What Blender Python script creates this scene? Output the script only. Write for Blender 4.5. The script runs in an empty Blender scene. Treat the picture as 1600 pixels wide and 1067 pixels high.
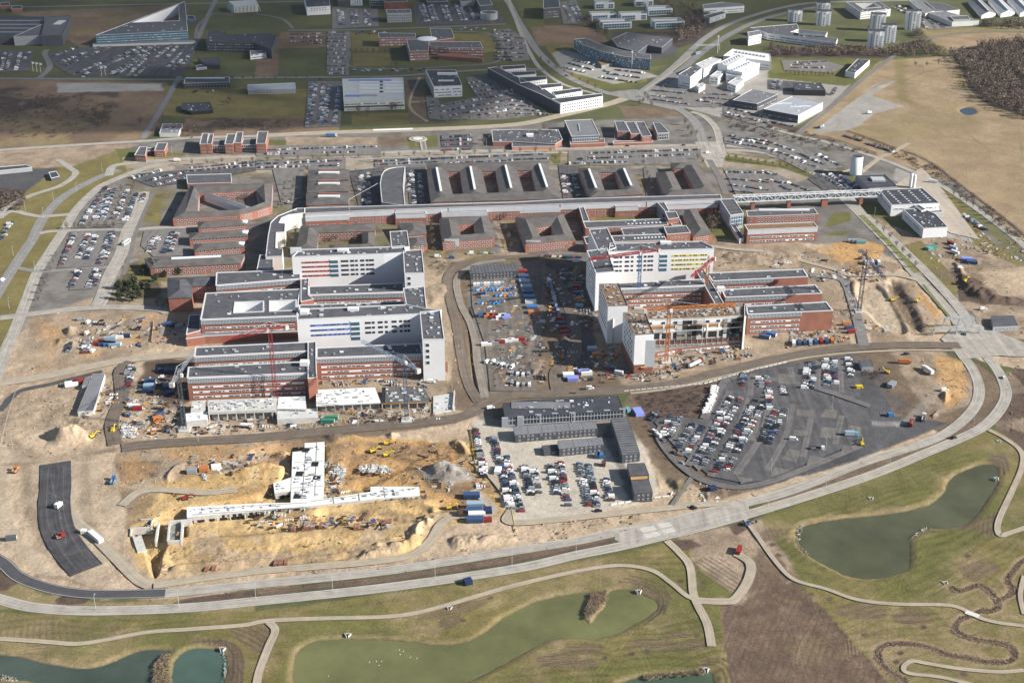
import bpy, math, random
import numpy as np
from mathutils import Vector
from mathutils.geometry import tessellate_polygon
random.seed(7)
C = bpy.context.scene.collection
S = bpy.context.scene
R = math.radians
# ------------------------------------------------------------- camera
FPX, TH, H = 2003.0, R(25.5), 420.0
cam = bpy.data.objects.new('camera', bpy.data.cameras.new('camera'))
C.objects.link(cam); S.camera = cam
cam.location = (0, 0, H); cam.rotation_euler = (R(90) - TH, 0, 0)
cam.data.lens = 36.0 * FPX / 1600; cam.data.sensor_width = 36
cam.data.clip_start = 1; cam.data.clip_end = 40000
# ------------------------------------------------------------- light
SUN_EL, SUN_AZ = 28.0, -14.0          # azimuth measured from +X towards -Y (towards the camera)
w = bpy.data.worlds.new('World'); S.world = w; w.use_nodes = True
nt = w.node_tree; nt.nodes.clear()
sky = nt.nodes.new('ShaderNodeTexSky'); sky.sky_type = 'NISHITA'; sky.sun_disc = False
sky.sun_elevation = R(SUN_EL); sky.sun_rotation = R(90 - SUN_AZ); sky.altitude = 200
bg = nt.nodes.new('ShaderNodeBackground'); bg.inputs[1].default_value = 0.06
wo = nt.nodes.new('ShaderNodeOutputWorld')
nt.links.new(sky.outputs[0], bg.inputs[0]); nt.links.new(bg.outputs[0], wo.inputs[0])
sl = bpy.data.lights.new('sun', 'SUN'); sl.energy = 4.8; sl.angle = R(0.5); sl.color = (1.0, 0.945, 0.87)
so = bpy.data.objects.new('sun', sl); C.objects.link(so)
sdir = Vector((math.cos(R(SUN_EL)) * math.cos(R(SUN_AZ)), math.cos(R(SUN_EL)) * math.sin(R(SUN_AZ)), math.sin(R(SUN_EL))))
so.rotation_euler = sdir.to_track_quat('Z', 'Y').to_euler(); so.location = (900, 600, 900)
S.view_settings.view_transform = 'Standard'; S.view_settings.look = 'None'
S.view_settings.exposure = 1.0; S.view_settings.gamma = 1.0
# ------------------------------------------------------------- pixel of the photograph (1600x1067) -> point on the plane at height z
CT, ST = math.cos(TH), math.sin(TH)
def at(px, py, z=0.0):
    a = px - 800.0; b = 533.5 - py
    dy = FPX * CT + b * ST; dz = -FPX * ST + b * CT
    t = (z - H) / dz
    return Vector((a * t, dy * t, z))
def scl(py, z=0.0):                    # pixels per metre at that row
    return (FPX * ST - (533.5 - py) * CT) / (H - z)
# ------------------------------------------------------------- materials
MAT = {}
def lin(c):
    c = c / 255.0
    return c / 12.92 if c <= 0.04045 else ((c + 0.055) / 1.055) ** 2.4
def hx(s):
    return tuple(lin(int(s[i:i+2], 16)) for i in (0, 2, 4))
def mat(name, col, rough=0.85, var=0.18, scale=0.3, metal=0.0, fine=None, spec=0.3):
    if name in MAT: return MAT[name]
    m = bpy.data.materials.new(name); m.use_nodes = True; n = m.node_tree; L = n.links
    b = n.nodes['Principled BSDF']
    b.inputs['Roughness'].default_value = rough; b.inputs['Metallic'].default_value = metal
    b.inputs['Specular IOR Level'].default_value = spec
    if isinstance(col, str): col = hx(col)
    if var > 0:
        g = n.nodes.new('ShaderNodeNewGeometry')
        t = n.nodes.new('ShaderNodeTexNoise'); t.inputs['Scale'].default_value = scale
        t.inputs['Detail'].default_value = 5; t.inputs['Roughness'].default_value = 0.65
        L.new(g.outputs['Position'], t.inputs['Vector'])
        mr = n.nodes.new('ShaderNodeMapRange'); mr.inputs[1].default_value = 0.25; mr.inputs[2].default_value = 0.75
        mr.inputs[3].default_value = 1 - var; mr.inputs[4].default_value = 1 + var
        L.new(t.outputs['Fac'], mr.inputs[0])
        mx = n.nodes.new('ShaderNodeVectorMath'); mx.operation = 'SCALE'
        mx.inputs[0].default_value = col; L.new(mr.outputs[0], mx.inputs['Scale'])
        L.new(mx.outputs[0], b.inputs['Base Color'])
    else:
        b.inputs['Base Color'].default_value = (*col, 1)
    MAT[name] = m
    return m
M = {}
def defm(key, *a, **k): M[key] = mat(key, *a, **k)
defm('brick', (0.27, 0.115, 0.08), 0.9, 0.2, 0.12)
defm('brick_dark', (0.21, 0.085, 0.06), 0.9, 0.2, 0.15)
defm('brick_light', (0.42, 0.23, 0.16), 0.9, 0.15, 0.15)
defm('white_wall', (0.68, 0.69, 0.70), 0.7, 0.04, 0.1)
defm('offwhite_wall', (0.55, 0.55, 0.52), 0.8, 0.08, 0.1)
defm('grey_wall', (0.30, 0.31, 0.32), 0.8, 0.1, 0.1)
defm('dark_wall', (0.06, 0.065, 0.08), 0.6, 0.15, 0.1)
defm('felt', (0.078, 0.08, 0.09), 0.9, 0.38, 0.14)
defm('felt_light', (0.16, 0.165, 0.18), 0.9, 0.2, 0.08)
defm('felt_dark', (0.045, 0.048, 0.06), 0.85, 0.38, 0.08)
defm('tile_roof', (0.10, 0.092, 0.088), 0.9, 0.34, 0.12)
defm('metal_roof', (0.33, 0.35, 0.38), 0.6, 0.12, 0.08)
defm('pale_roof', (0.48, 0.49, 0.48), 0.8, 0.12, 0.08)
defm('brown_roof', (0.20, 0.12, 0.07), 0.95, 0.3, 0.2)
defm('coping', (0.56, 0.57, 0.58), 0.6, 0.05, 0.3)
defm('glass', (0.03, 0.04, 0.05), 0.15, 0.2, 0.05, spec=0.5)
defm('blue_glass', (0.05, 0.12, 0.17), 0.2, 0.3, 0.12, spec=0.5)
defm('frame', (0.70, 0.70, 0.70), 0.6, 0.03, 0.3)
defm('fin', (0.46, 0.49, 0.52), 0.5, 0.08, 0.2)
defm('fin_gap', (0.17, 0.20, 0.23), 0.4, 0.1, 0.2)
defm('skylight', (0.72, 0.76, 0.80), 0.3, 0.05, 0.2)
defm('concrete', (0.46, 0.45, 0.42), 0.9, 0.2, 0.25)
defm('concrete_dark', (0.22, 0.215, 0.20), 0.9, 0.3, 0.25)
defm('rust', (0.22, 0.11, 0.075), 0.9, 0.35, 0.35)
defm('timber', (0.42, 0.24, 0.09), 0.9, 0.3, 0.5)
defm('steel', (0.42, 0.44, 0.46), 0.5, 0.1, 0.5)
defm('black', (0.02, 0.02, 0.024), 0.6, 0.1, 0.5)
defm('tyre', (0.02, 0.02, 0.02), 0.9, 0.0)
for k, c in dict(white=(0.66,0.66,0.66), silver=(0.24,0.26,0.28), black_paint=(0.015,0.016,0.02), grey=(0.09,0.10,0.115), blue=(0.04,0.08,0.17),
                 red=(0.24,0.03,0.025), navy=(0.02,0.035,0.09), green=(0.05,0.22,0.14), yellow=(0.62,0.46,0.03), brown=(0.09,0.05,0.035),
                 skyblue=(0.05,0.15,0.32), orange=(0.42,0.16,0.05), lightblue=(0.26,0.36,0.45), teal=(0.12,0.33,0.36), purple_blue=(0.22,0.27,0.62)).items():
    defm(k, c, 0.35, 0.0)
# ------------------------------------------------------------- mesh building
class MB:
    def __init__(s): s.v = []; s.f = []; s.m = []; s.mats = []
    def mi(s, key):
        if key not in s.mats: s.mats.append(key)
        return s.mats.index(key)
    def quad(s, pts, key):
        i = len(s.v); s.v += [tuple(p) for p in pts]; s.f.append(tuple(range(i, i + len(pts)))); s.m.append(s.mi(key))
    def box(s, c, d, key, rz=0.0, top=None):
        cs, sn = math.cos(rz), math.sin(rz); i = len(s.v); k = s.mi(key); kt = s.mi(top) if top else k
        for z in (0, 1):
            for x, y in ((-.5, -.5), (.5, -.5), (.5, .5), (-.5, .5)):
                X, Y = x * d[0], y * d[1]
                s.v.append((c[0] + X * cs - Y * sn, c[1] + X * sn + Y * cs, c[2] + z * d[2]))
        for q in ((3, 2, 1, 0), (0, 1, 5, 4), (1, 2, 6, 5), (2, 3, 7, 6), (3, 0, 4, 7)):
            s.f.append(tuple(i + a for a in q)); s.m.append(k)
        s.f.append((i + 4, i + 5, i + 6, i + 7)); s.m.append(kt)
    def bar(s, p, q, t, key):            # square bar between two points
        p = Vector(p); q = Vector(q); d = (q - p)
        if d.length < 1e-4: return
        d.normalize(); u = d.cross(Vector((0, 0, 1)))
        if u.length < 0.05: u = Vector((1, 0, 0))
        u.normalize(); vv = d.cross(u); i = len(s.v); k = s.mi(key)
        for e in (p, q):
            for a, b in ((-1, -1), (1, -1), (1, 1), (-1, 1)):
                s.v.append(tuple(e + u * a * t / 2 + vv * b * t / 2))
        for a in range(4):
            b = (a + 1) % 4; s.f.append((i + a, i + b, i + 4 + b, i + 4 + a)); s.m.append(k)
        s.f.append((i + 3, i + 2, i + 1, i)); s.m.append(k); s.f.append((i + 4, i + 5, i + 6, i + 7)); s.m.append(k)
    def cyl(s, c, r, h, key, n=16, r2=None, top=None):
        r2 = r if r2 is None else r2; i = len(s.v); k = s.mi(key)
        for z, rr in ((0, r), (h, r2)):
            for a in range(n):
                t = 2 * math.pi * a / n; s.v.append((c[0] + rr * math.cos(t), c[1] + rr * math.sin(t), c[2] + z))
        for a in range(n):
            b = (a + 1) % n; s.f.append((i + a, i + b, i + n + b, i + n + a)); s.m.append(k)
        s.f.append(tuple(i + n + a for a in range(n))); s.m.append(s.mi(top) if top else k)
    def prism(s, poly, z0, z1, key, top=None, bottom=False):
        poly = ccw(poly); n = len(poly); k = s.mi(key)
        for a in range(n):
            p, q = poly[a], poly[(a + 1) % n]
            s.quad([(p[0], p[1], z0), (q[0], q[1], z0), (q[0], q[1], z1), (p[0], p[1], z1)], key)
        s.cap(poly, z1, top or key)
    def cap(s, poly, z, key):
        poly = ccw(poly); i = len(s.v); s.v += [(p[0], p[1], z) for p in poly]; k = s.mi(key)
        for t in tessellate_polygon([[Vector((p[0], p[1], 0)) for p in poly]]):
            a, b, c = (Vector(poly[j][:2] + (0,)) if isinstance(poly[j], tuple) else Vector((poly[j][0], poly[j][1], 0)) for j in t)
            if (b - a).cross(c - a).z < 0: t = (t[0], t[2], t[1])
            s.f.append(tuple(i + j for j in t)); s.m.append(k)
    def build(s, name, parent=None, org=(0, 0, 0), smooth=False):
        me = bpy.data.meshes.new(name)
        o = org; me.from_pydata([(a - o[0], b - o[1], c - o[2]) for a, b, c in s.v], [], s.f)
        for k in s.mats: me.materials.append(M[k])
        me.polygons.foreach_set('material_index', s.m)
        if smooth: me.polygons.foreach_set('use_smooth', [True] * len(s.f))
        me.update()
        ob = bpy.data.objects.new(name, me); C.objects.link(ob)
        if parent: ob.parent = parent
        else: ob.location = o
        return ob
def ccw(poly):
    poly = [tuple(p[:2]) if not isinstance(p, Vector) else (p.x, p.y) for p in poly]
    a = sum(poly[i][0] * poly[(i + 1) % len(poly)][1] - poly[(i + 1) % len(poly)][0] * poly[i][1] for i in range(len(poly)))
    return poly if a > 0 else poly[::-1]
def tag(o, label=None, cat=None, group=None, kind=None):
    if label: o['label'] = label
    if cat: o['category'] = cat
    if group: o['group'] = group
    if kind: o['kind'] = kind
    return o
def empty(name, loc, rz=0.0):
    o = bpy.data.objects.new(name, None); C.objects.link(o); o.location = loc; o.rotation_euler = (0, 0, rz); o.empty_display_size = 2
    return o
def part(name, mesh, parent, loc=(0, 0, 0), rz=0.0, sc=None):
    o = bpy.data.objects.new(name, mesh); C.objects.link(o); o.parent = parent; o.location = loc; o.rotation_euler = (0, 0, rz)
    if sc: o.scale = sc
    return o
def spline(pts, n=8, closed=False):     # Catmull-Rom
    out = []; N = len(pts); P = [Vector(p[:2]) for p in pts]
    for i in range(N if closed else N - 1):
        if closed: a, b, c, d = P[(i - 1) % N], P[i], P[(i + 1) % N], P[(i + 2) % N]
        else: a, b, c, d = P[max(i - 1, 0)], P[i], P[i + 1], P[min(i + 2, N - 1)]
        for k in range(n):
            t = k / n
            out.append(0.5 * ((2 * b) + (c - a) * t + (2 * a - 5 * b + 4 * c - d) * t * t + (3 * b - a - 3 * c + d) * t ** 3))
    if not closed: out.append(P[-1])
    return [(p.x, p.y) for p in out]

def inset(P, d):
    n = len(P); out = []
    for i in range(n):
        a, b, c = Vector(P[i - 1]), Vector(P[i]), Vector(P[(i + 1) % n])
        e1 = (b - a).normalized(); e2 = (c - b).normalized(); n1 = Vector((-e1.y, e1.x)); n2 = Vector((-e2.y, e2.x))
        m = n1 + n2; k = m.length
        if k < .3: out.append(tuple(b + n1 * d)); continue
        m /= k; out.append(tuple(b + m * d / max(m.dot(n1), .35)))
    return out
# ------------------------------------------------------------- clouds, high above the camera; their shade falls on the northern districts
def cloud(px, alt, thick, dens, name='cloud'):
    m = bpy.data.materials.new('cloud'); m.use_nodes = True; n = m.node_tree; n.nodes.clear(); o = n.nodes.new('ShaderNodeOutputMaterial'); mx = n.nodes.new('ShaderNodeMixShader')
    t = n.nodes.new('ShaderNodeBsdfTransparent'); d = n.nodes.new('ShaderNodeBsdfDiffuse'); d.inputs[0].default_value = (.9, .9, .92, 1)
    g = n.nodes.new('ShaderNodeNewGeometry'); nz = n.nodes.new('ShaderNodeTexNoise'); nz.inputs['Scale'].default_value = .004; nz.inputs['Detail'].default_value = 3; n.links.new(g.outputs['Position'], nz.inputs['Vector'])
    mr = n.nodes.new('ShaderNodeMapRange'); mr.inputs[1].default_value = .35; mr.inputs[2].default_value = .65; mr.inputs[3].default_value = dens - .15; mr.inputs[4].default_value = dens + .12; n.links.new(nz.outputs['Fac'], mr.inputs[0])
    n.links.new(mr.outputs[0], mx.inputs[0]); n.links.new(t.outputs[0], mx.inputs[1]); n.links.new(d.outputs[0], mx.inputs[2]); n.links.new(mx.outputs[0], o.inputs[0]); M['cloud'] = m
    off = sdir * (alt / sdir.z); W = spline([tuple((at(*q) + off)[:2]) for q in px], 6, True); W = ccw(W); r = random.Random(4); mb = MB()
    for k, (ins, z) in enumerate(((0, 0), (40, thick * .5), (110, thick * .85), (220, thick))):
        ring = inset(W, ins); 
        if k: 
            for i in range(len(W)): j = (i + 1) % len(W); a, b, c, e = prev[i], prev[j], ring[j], ring[i]; mb.quad([(a[0], a[1], alt + pz), (b[0], b[1], alt + pz), (c[0], c[1], alt + z), (e[0], e[1], alt + z)], 'cloud')
        prev, pz = ring, z
    mb.cap(ring, alt + thick, 'cloud')
    o = mb.build(name); o['kind'] = 'structure'
cloud([(-500,212),(0,210),(150,208),(300,205),(450,200),(600,196),(720,190),(800,150),(900,105),(1000,62),(1120,42),(1200,30),(1300,6),(1400,-40),(1700,-55),(1500,-140),(800,-150),(-200,-150),(-700,-60)], 1150, 160, .745)
# ============================================================= ground
rng = np.random.RandomState(3)
LAT = rng.rand(256, 256).astype(np.float32)
def vnoise(x, y, sc, seed=0):
    x = x / sc + seed * 17.3; y = y / sc + seed * 9.1
    xi = np.floor(x).astype(np.int64); yi = np.floor(y).astype(np.int64); fx = x - xi; fy = y - yi
    fx = fx * fx * (3 - 2 * fx); fy = fy * fy * (3 - 2 * fy)
    g = lambda a, b: LAT[(a + seed * 31) % 256, (b + seed * 57) % 256]
    return (g(xi, yi) * (1 - fx) + g(xi + 1, yi) * fx) * (1 - fy) + (g(xi, yi + 1) * (1 - fx) + g(xi + 1, yi + 1) * fx) * fy
def fbm(x, y, sc, seed=0, oct=4):
    a, s, t = 1.0, 0.0, 0.0
    for k in range(oct):
        s = s + a * vnoise(x, y, sc / 2 ** k, seed + k); t += a; a *= 0.55
    return s / t
NU, NV = 1190, 800
pyr = np.concatenate([[-60], np.linspace(-12, 1080, NV - 2), [1180]]); pxr = np.linspace(-70, 1670, NU)
PX, PY = np.meshgrid(pxr, pyr)
_a = PX - 800.0; _b = 533.5 - PY
_dy = FPX * CT + _b * ST; _dz = -FPX * ST + _b * CT; _t = -H / _dz
GX = (_a * _t); GY = (_dy * _t)
GZ = np.zeros_like(GX)
COL = np.zeros(GX.shape + (3,))
AMP = np.zeros_like(GX)
def wpoly(px): return np.array([(p.x, p.y) for p in (at(*q) for q in px)])
def sdist(poly, closed=True, pad=30.0, poly_is_line=False):
    """signed distance (m, positive inside) for grid points in the padded box; returns (slice mask, d)"""
    x0, y0 = poly.min(0) - pad; x1, y1 = poly.max(0) + pad
    m = (GX > x0) & (GX < x1) & (GY > y0) & (GY < y1)
    X = GX[m]; Y = GY[m]; best = np.full(X.shape, 1e9); ins = np.zeros(X.shape, bool); n = len(poly)
    for i in range(n if closed else n - 1):
        ax, ay = poly[i]; bx, by = poly[(i + 1) % n]
        ex, ey = bx - ax, by - ay; L2 = ex * ex + ey * ey + 1e-9
        t = np.clip(((X - ax) * ex + (Y - ay) * ey) / L2, 0, 1)
        best = np.minimum(best, (X - ax - t * ex) ** 2 + (Y - ay - t * ey) ** 2)
        if closed:
            c = ((ay > Y) != (by > Y)) & (X < (bx - ax) * (Y - ay) / (by - ay + 1e-12) + ax)
            ins ^= c
    d = np.sqrt(best)
    return m, (np.where(ins, d, -d) if closed else -d)
KIND = {  # colour a, colour b, noise scale, relief
 'dry':   ((.305,.23,.145), (.235,.175,.11), 26, .15),
 'dryol': ((.235,.19,.10), (.175,.145,.07), 22, .12),
 'olive': ((.18,.152,.062), (.14,.12,.047), 18, .12),
 'green': ((.125,.125,.042), (.10,.10,.036), 25, .05),
 'dgreen':((.10,.105,.048), (.075,.08,.038), 40, .0),
 'heath': ((.215,.15,.10), (.14,.10,.07), 35, .2),
 'shrub': ((.075,.058,.05), (.05,.042,.036), 12, .3),
 'sand':  ((.44,.345,.245), (.33,.255,.18), 20, .55),
 'orange':((.46,.285,.125), (.36,.215,.095), 18, .45),
 'clay':  ((.52,.375,.19), (.42,.285,.13), 14, .55),
 'dirt':  ((.32,.25,.18), (.21,.165,.118), 13, .35),
 'brown': ((.175,.13,.09), (.125,.093,.066), 14, .2),
 'soil':  ((.115,.082,.064), (.085,.062,.05), 8, .3),
 'redsoil':((.15,.108,.078), (.105,.074,.054), 7, .3),
 'gravel':((.46,.415,.345), (.40,.36,.30), 30, .0),
 'grey':  ((.19,.178,.16), (.12,.112,.105), 14, .0),
 'lgrey': ((.32,.305,.28), (.26,.25,.23), 20, .0),
 'asph':  ((.085,.085,.09), (.065,.065,.07), 20, .0),
 'pale':  ((.42,.35,.265), (.33,.27,.20), 18, .0),
 'white': ((.60,.58,.54), (.52,.50,.46), 10, .0),
}
def kcol(kind, X, Y):
    a, b, sc, amp = KIND[kind]
    n = fbm(X, Y, sc, 5, 5); n = np.clip((n - .3) / .4, 0, 1)[..., None]
    return np.array(b) * (1 - n) + np.array(a) * n
COL[:] = kcol('dgreen', GX, GY); 
def lay(kind, px, soft=1.5, wob=3.0, alpha=1.0, smooth=False, wsc=12.0):
    poly = wpoly(px)
    if smooth: poly = np.array(spline(poly, 6, True))
    m, d = sdist(poly)
    X = GX[m]; Y = GY[m]
    if wob: d = d + (fbm(X, Y, wsc, 11, 4) - .5) * 2 * wob
    w = np.clip(d / soft + .5, 0, 1) * alpha; w = w * w * (3 - 2 * w)
    COL[m] = COL[m] * (1 - w[:, None]) + kcol(kind, X, Y) * w[:, None]
    AMP[m] = AMP[m] * (1 - w) + KIND[kind][3] * w
def stroke(kind, px, width, soft=1.0, wob=0.5, alpha=1.0, smooth=True):
    poly = wpoly(px)
    if smooth: poly = np.array(spline(poly, 8, False))
    m, d = sdist(poly, closed=False)
    X = GX[m]; Y = GY[m]; d = d + width / 2
    if wob: d = d + (fbm(X, Y, 8, 23, 3) - .5) * 2 * wob
    w = np.clip(d / soft + .5, 0, 1) * alpha
    COL[m] = COL[m] * (1 - w[:, None]) + kcol(kind, X, Y) * w[:, None]
    AMP[m] = AMP[m] * (1 - w) + KIND[kind][3] * w
def blotch(kind, px, sc, thr, alpha=.8, seed=40, soft=.08):
    m, d = sdist(wpoly(px)); X = GX[m]; Y = GY[m]
    n = fbm(X, Y, sc, seed, 5)
    w = np.clip((n - thr) / soft, 0, 1) * alpha * np.clip(d / 10 + .5, 0, 1)
    COL[m] = COL[m] * (1 - w[:, None]) + kcol(kind, X, Y) * w[:, None]
def rows(kind, px, ang, pitch, duty=.45, alpha=.8, bend=0.0):   # planting rows inside an outline
    poly = np.array(spline(wpoly(px), 6, True)); m, d = sdist(poly); X = GX[m]; Y = GY[m]; c = poly.mean(0)
    u = (X - c[0]) * math.cos(ang) + (Y - c[1]) * math.sin(ang); v = -(X - c[0]) * math.sin(ang) + (Y - c[1]) * math.cos(ang)
    v = v + bend * u * u + (fbm(X, Y, 9, 3, 2) - .5) * .8
    ph = np.abs(((v / pitch) % 1.0) - .5) * 2
    w = np.clip((ph - (1 - duty)) / .25, 0, 1) * alpha * np.clip(d / 1.5 + .5, 0, 1)
    COL[m] = COL[m] * (1 - w[:, None]) + kcol(kind, X, Y) * w[:, None]
def tracks(px, n, sc, dark=.75, seed=1):   # faint wheel tracks between outline points
    poly = wpoly(px); r = random.Random(seed); lo = poly.min(0); hi = poly.max(0)
    for k in range(n):
        x, y = r.uniform(lo[0], hi[0]), r.uniform(lo[1], hi[1]); a = r.uniform(0, 6.28) ; L = []
        for j in range(7):
            L.append((x, y)); x += math.cos(a) * sc; y += math.sin(a) * sc; a += r.uniform(-.35, .35)
        L = np.array(spline(L, 5)); m, d = sdist(L, closed=False, pad=5); dd = np.abs(-d - 1.0)
        inside = (GX[m] > lo[0]) & (GX[m] < hi[0]) & (GY[m] > lo[1]) & (GY[m] < hi[1])
        w = np.clip(1 - dd / .7, 0, 1) * inside
        COL[m] = COL[m] * (1 - w[:, None] * (1 - dark))
def bump(px, h, soft, noise=.5, smooth=True, nsc=6.0):
    poly = wpoly(px)
    if smooth: poly = np.array(spline(poly, 6, True))
    m, d = sdist(poly, pad=3); X = GX[m]; Y = GY[m]
    d = d + (fbm(X, Y, nsc * 2, 61, 3) - .5) * soft * noise * 1.2
    w = np.clip(d / soft, 0, 1); w = w * w * (3 - 2 * w)
    GZ[m] += h * w * (1 - noise + noise * 1.6 * fbm(X, Y, nsc, 71, 4))
# ---- upper part: lawns, heath, fields
lay('heath', [(-70,123),(262,128),(250,195),(225,222),(-70,236)], 4)
blotch('shrub', [(-70,135),(190,140),(180,205),(-70,225)], 60, .50, .85)
blotch('dryol', [(-70,190),(240,180),(225,225),(-70,240)], 40, .5, .6)
lay('heath', [(10,20),(290,8),(290,25),(215,45),(150,55),(130,75),(100,60),(60,30)], 6)
blotch('olive', [(10,20),(290,8),(290,25),(215,45),(150,55),(130,75),(100,60)], 50, .5, .5)
lay('lgrey', [(90,130),(250,131),(255,142),(90,145)], 4, 4)
lay('heath', [(395,178),(530,190),(530,205),(280,215),(290,186)], 4)
blotch('shrub', [(300,180),(520,190),(520,205),(300,210)], 40, .5, .7)
lay('green', [(300,92),(340,95),(330,120),(285,122)], 3, 1)
lay('dgreen', [(330,20),(450,20),(450,50),(330,50)], 3, 1)
lay('olive', [(260,135),(485,140),(480,185),(300,184),(255,180)], 3, 2)
lay('olive', [(550,176),(640,176),(640,193),(550,195)], 2, 1)
lay('heath', [(400,78),(440,55),(440,118),(400,122)], 5)
lay('heath', [(437,50),(508,50),(508,80),(437,78)], 5)
lay('dgreen', [(436,76),(508,74),(508,118),(434,120)], 3, 1)
lay('olive', [(548,52),(592,54),(592,80),(550,80)], 2, 1); lay('olive', [(550,83),(612,83),(610,103),(552,104)], 2, 1)
lay('olive', [(705,53),(765,53),(778,82),(715,84)], 2, 1)
lay('brown', [(632,122),(662,120),(668,192),(640,192)], 2, 1); stroke('pale', [(655,122),(640,165),(668,190)], 3); stroke('pale', [(635,160),(668,158)], 3)
lay('heath', [(828,40),(930,40),(950,65),(860,72),(840,72)], 5)
lay('green', [(805,5),(850,5),(850,45),(825,42)], 3, 1)
lay('olive', [(850,68),(900,72),(1020,110),(1010,128),(935,140),(880,115)], 4, 2)
lay('green', [(905,118),(1040,102),(985,138),(940,138)], 3, 2)
lay('lgrey', [(880,78),(960,96),(1030,120),(960,132),(880,110),(862,84)], 3, 1)
lay('asph', [(955,45),(1060,50),(1060,85),(1020,95),(960,70)], 4, 1)
lay('shrub', [(910,25),(1000,20),(1130,20),(1100,62),(1060,75),(1000,55),(940,48)], 6, 8)
lay('dgreen', [(920,5),(1060,5),(1080,50),(930,50)], 4, 4)
lay('lgrey', [(1000,150),(1040,112),(1120,120),(1180,108),(1340,120),(1300,165),(1230,205),(1130,185)], 3, 1)
lay('green', [(1200,90),(1385,88),(1350,125),(1320,135),(1200,122)], 3, 2)
lay('shrub', [(1200,72),(1390,78),(1395,92),(1200,90)], 4, 6)
lay('dryol', [(1440,45),(1680,40),(1680,75),(1500,90),(1470,80)], 4, 3)
lay('dry', [(1245,212),(1300,165),(1375,95),(1480,88),(1680,180),(1680,420),(1600,380),(1500,300),(1400,262),(1300,230)], 4, 3)
lay('dry', [(1465,60),(1545,50),(1680,55),(1680,80),(1560,75),(1485,82)], 5, 4)
blotch('olive', [(1280,170),(1420,90),(1600,180),(1600,300),(1400,250)], 90, .55, .35)
lay('lgrey', [(1345,150),(1375,133),(1400,127),(1360,150),(1385,157),(1412,166),(1365,178),(1345,196),(1320,204),(1270,208),(1300,182)], 4, 2)
stroke('lgrey', [(1350,145),(1375,130),(1410,127),(1460,134),(1510,148),(1540,165),(1600,180)], 3.5, 1.5, .6, .7)
stroke('olive', [(1407,92),(1408,125),(1410,150),(1430,165)], 14, 8, 4, .7)
stroke('olive', [(1410,128),(1440,115),(1480,104)], 4, 3, 1, .6); stroke('olive', [(1360,118),(1405,126)], 4, 3, 1, .6)
lay('shrub', [(1480,80),(1560,66),(1680,60),(1680,190),(1600,185),(1540,165),(1510,135),(1500,105)], 6, 6)
stroke('dryol', [(1492,104),(1510,140),(1540,164),(1600,184)], 7, 3)
stroke('shrub', [(1325,205),(1400,232),(1450,252),(1500,290),(1560,335),(1620,385)], 5, 3, 1.5)
lay('brown', [(1125,178),(1200,205),(1290,212),(1370,238),(1370,250),(1290,240),(1200,222),(1135,205)], 3, 2)
lay('soil', [(1170,180),(1250,200),(1240,207),(1180,190)], 3, 2)
lay('brown', [(965,165),(1040,165),(1085,185),(1090,222),(1070,222),(1040,200),(980,185)], 3, 3)
for p in ([(1383,140),(1440,128)],[(1480,180),(1540,230),(1600,250)],[(1590,190),(1597,240)],[(1330,205),(1420,235),(1470,262)]): stroke('dryol', p, 3, 2, .5, .6)
# ---- campus strip
lay('grey', [(-70,236),(190,222),(1110,180),(1320,225),(1500,290),(1620,400),(1680,520),(1480,520),(1340,385),(1130,420),(700,420),(660,440),(250,450),(-70,600)], 4, 3)
lay('olive', [(-70,250),(185,228),(210,262),(150,300),(110,340),(60,430),(20,540),(-70,620)], 4, 3)
lay('dirt', [(60,232),(180,226),(215,226),(150,245),(110,262),(0,262),(-70,275),(-70,238)], 5, 5)
lay('asph', [(-20,268),(90,262),(115,285),(60,300),(-20,305)], 3, 2)
lay('shrub', [(-20,290),(50,300),(20,330),(-20,335)], 4, 4)
lay('olive', [(90,265),(180,268),(125,300),(85,330),(35,320),(40,300)], 4, 3)
lay('green', [(180,232),(290,240),(290,250),(190,255)], 2, 1)
lay('dirt', [(447,214),(590,215),(592,232),(447,236)], 3, 2)
lay('brown', [(590,214),(640,213),(640,228),(592,230)], 3, 2)
lay('green', [(418,218),(447,219),(447,236),(418,237)], 2, 1); lay('green', [(634,213),(684,212),(684,230),(640,231)], 2, 1)
lay('pale', [(190,246),(1100,226),(1300,268),(1200,300),(1100,262),(200,275)], 3, 2, .55)
lay('olive', [(820,237),(1095,237),(1095,262),(820,262)], 3, 2, .4)
lay('olive', [(1130,238),(1200,246),(1280,285),(1310,290),(1250,255),(1130,240)], 2, 1)
lay('green', [(1130,243),(1260,262),(1270,280),(1220,262),(1130,252)], 2, 1)
lay('green', [(855,240),(875,240),(876,258),(865,259)], 2, 1)
lay('pale', [(180,440),(300,450),(420,360),(180,370)], 4, 3, .4)
lay('olive', [(190,400),(262,425),(262,480),(185,470),(190,430)], 4, 3); lay('olive',[(225,305),(255,300),(250,350),(220,345)],3,2)
blotch('shrub', [(190,400),(262,425),(262,480),(185,470),(190,430)], 25, .5, .7)
lay('olive', [(590,330),(690,345),(690,405),(590,400)], 4, 3, .7); lay('dirt', [(690,395),(910,395),(905,410),(700,412)], 3, 3, .7)
lay('dirt', [(770,335),(805,335),(812,395),(785,398)], 3, 2)
lay('green', [(940,332),(1030,330),(1030,345),(930,345)], 2, 1); lay('green', [(1090,330),(1165,328),(1170,378),(1115,372)], 3, 2)
lay('green', [(1300,335),(1330,330),(1330,345),(1290,355)], 2, 2); lay('green', [(1300,362),(1325,362),(1320,368),(1290,368)], 2, 1)
lay('green', [(1300,255),(1330,268),(1345,292),(1330,295)], 2, 2)
lay('lgrey', [(1400,262),(1470,292),(1480,300),(1540,380),(1485,375),(1440,310),(1395,280)], 3, 2)
lay('olive', [(1440,290),(1475,292),(1510,325),(1540,370),(1600,410),(1600,460),(1560,430),(1500,350)], 3, 3)
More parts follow.
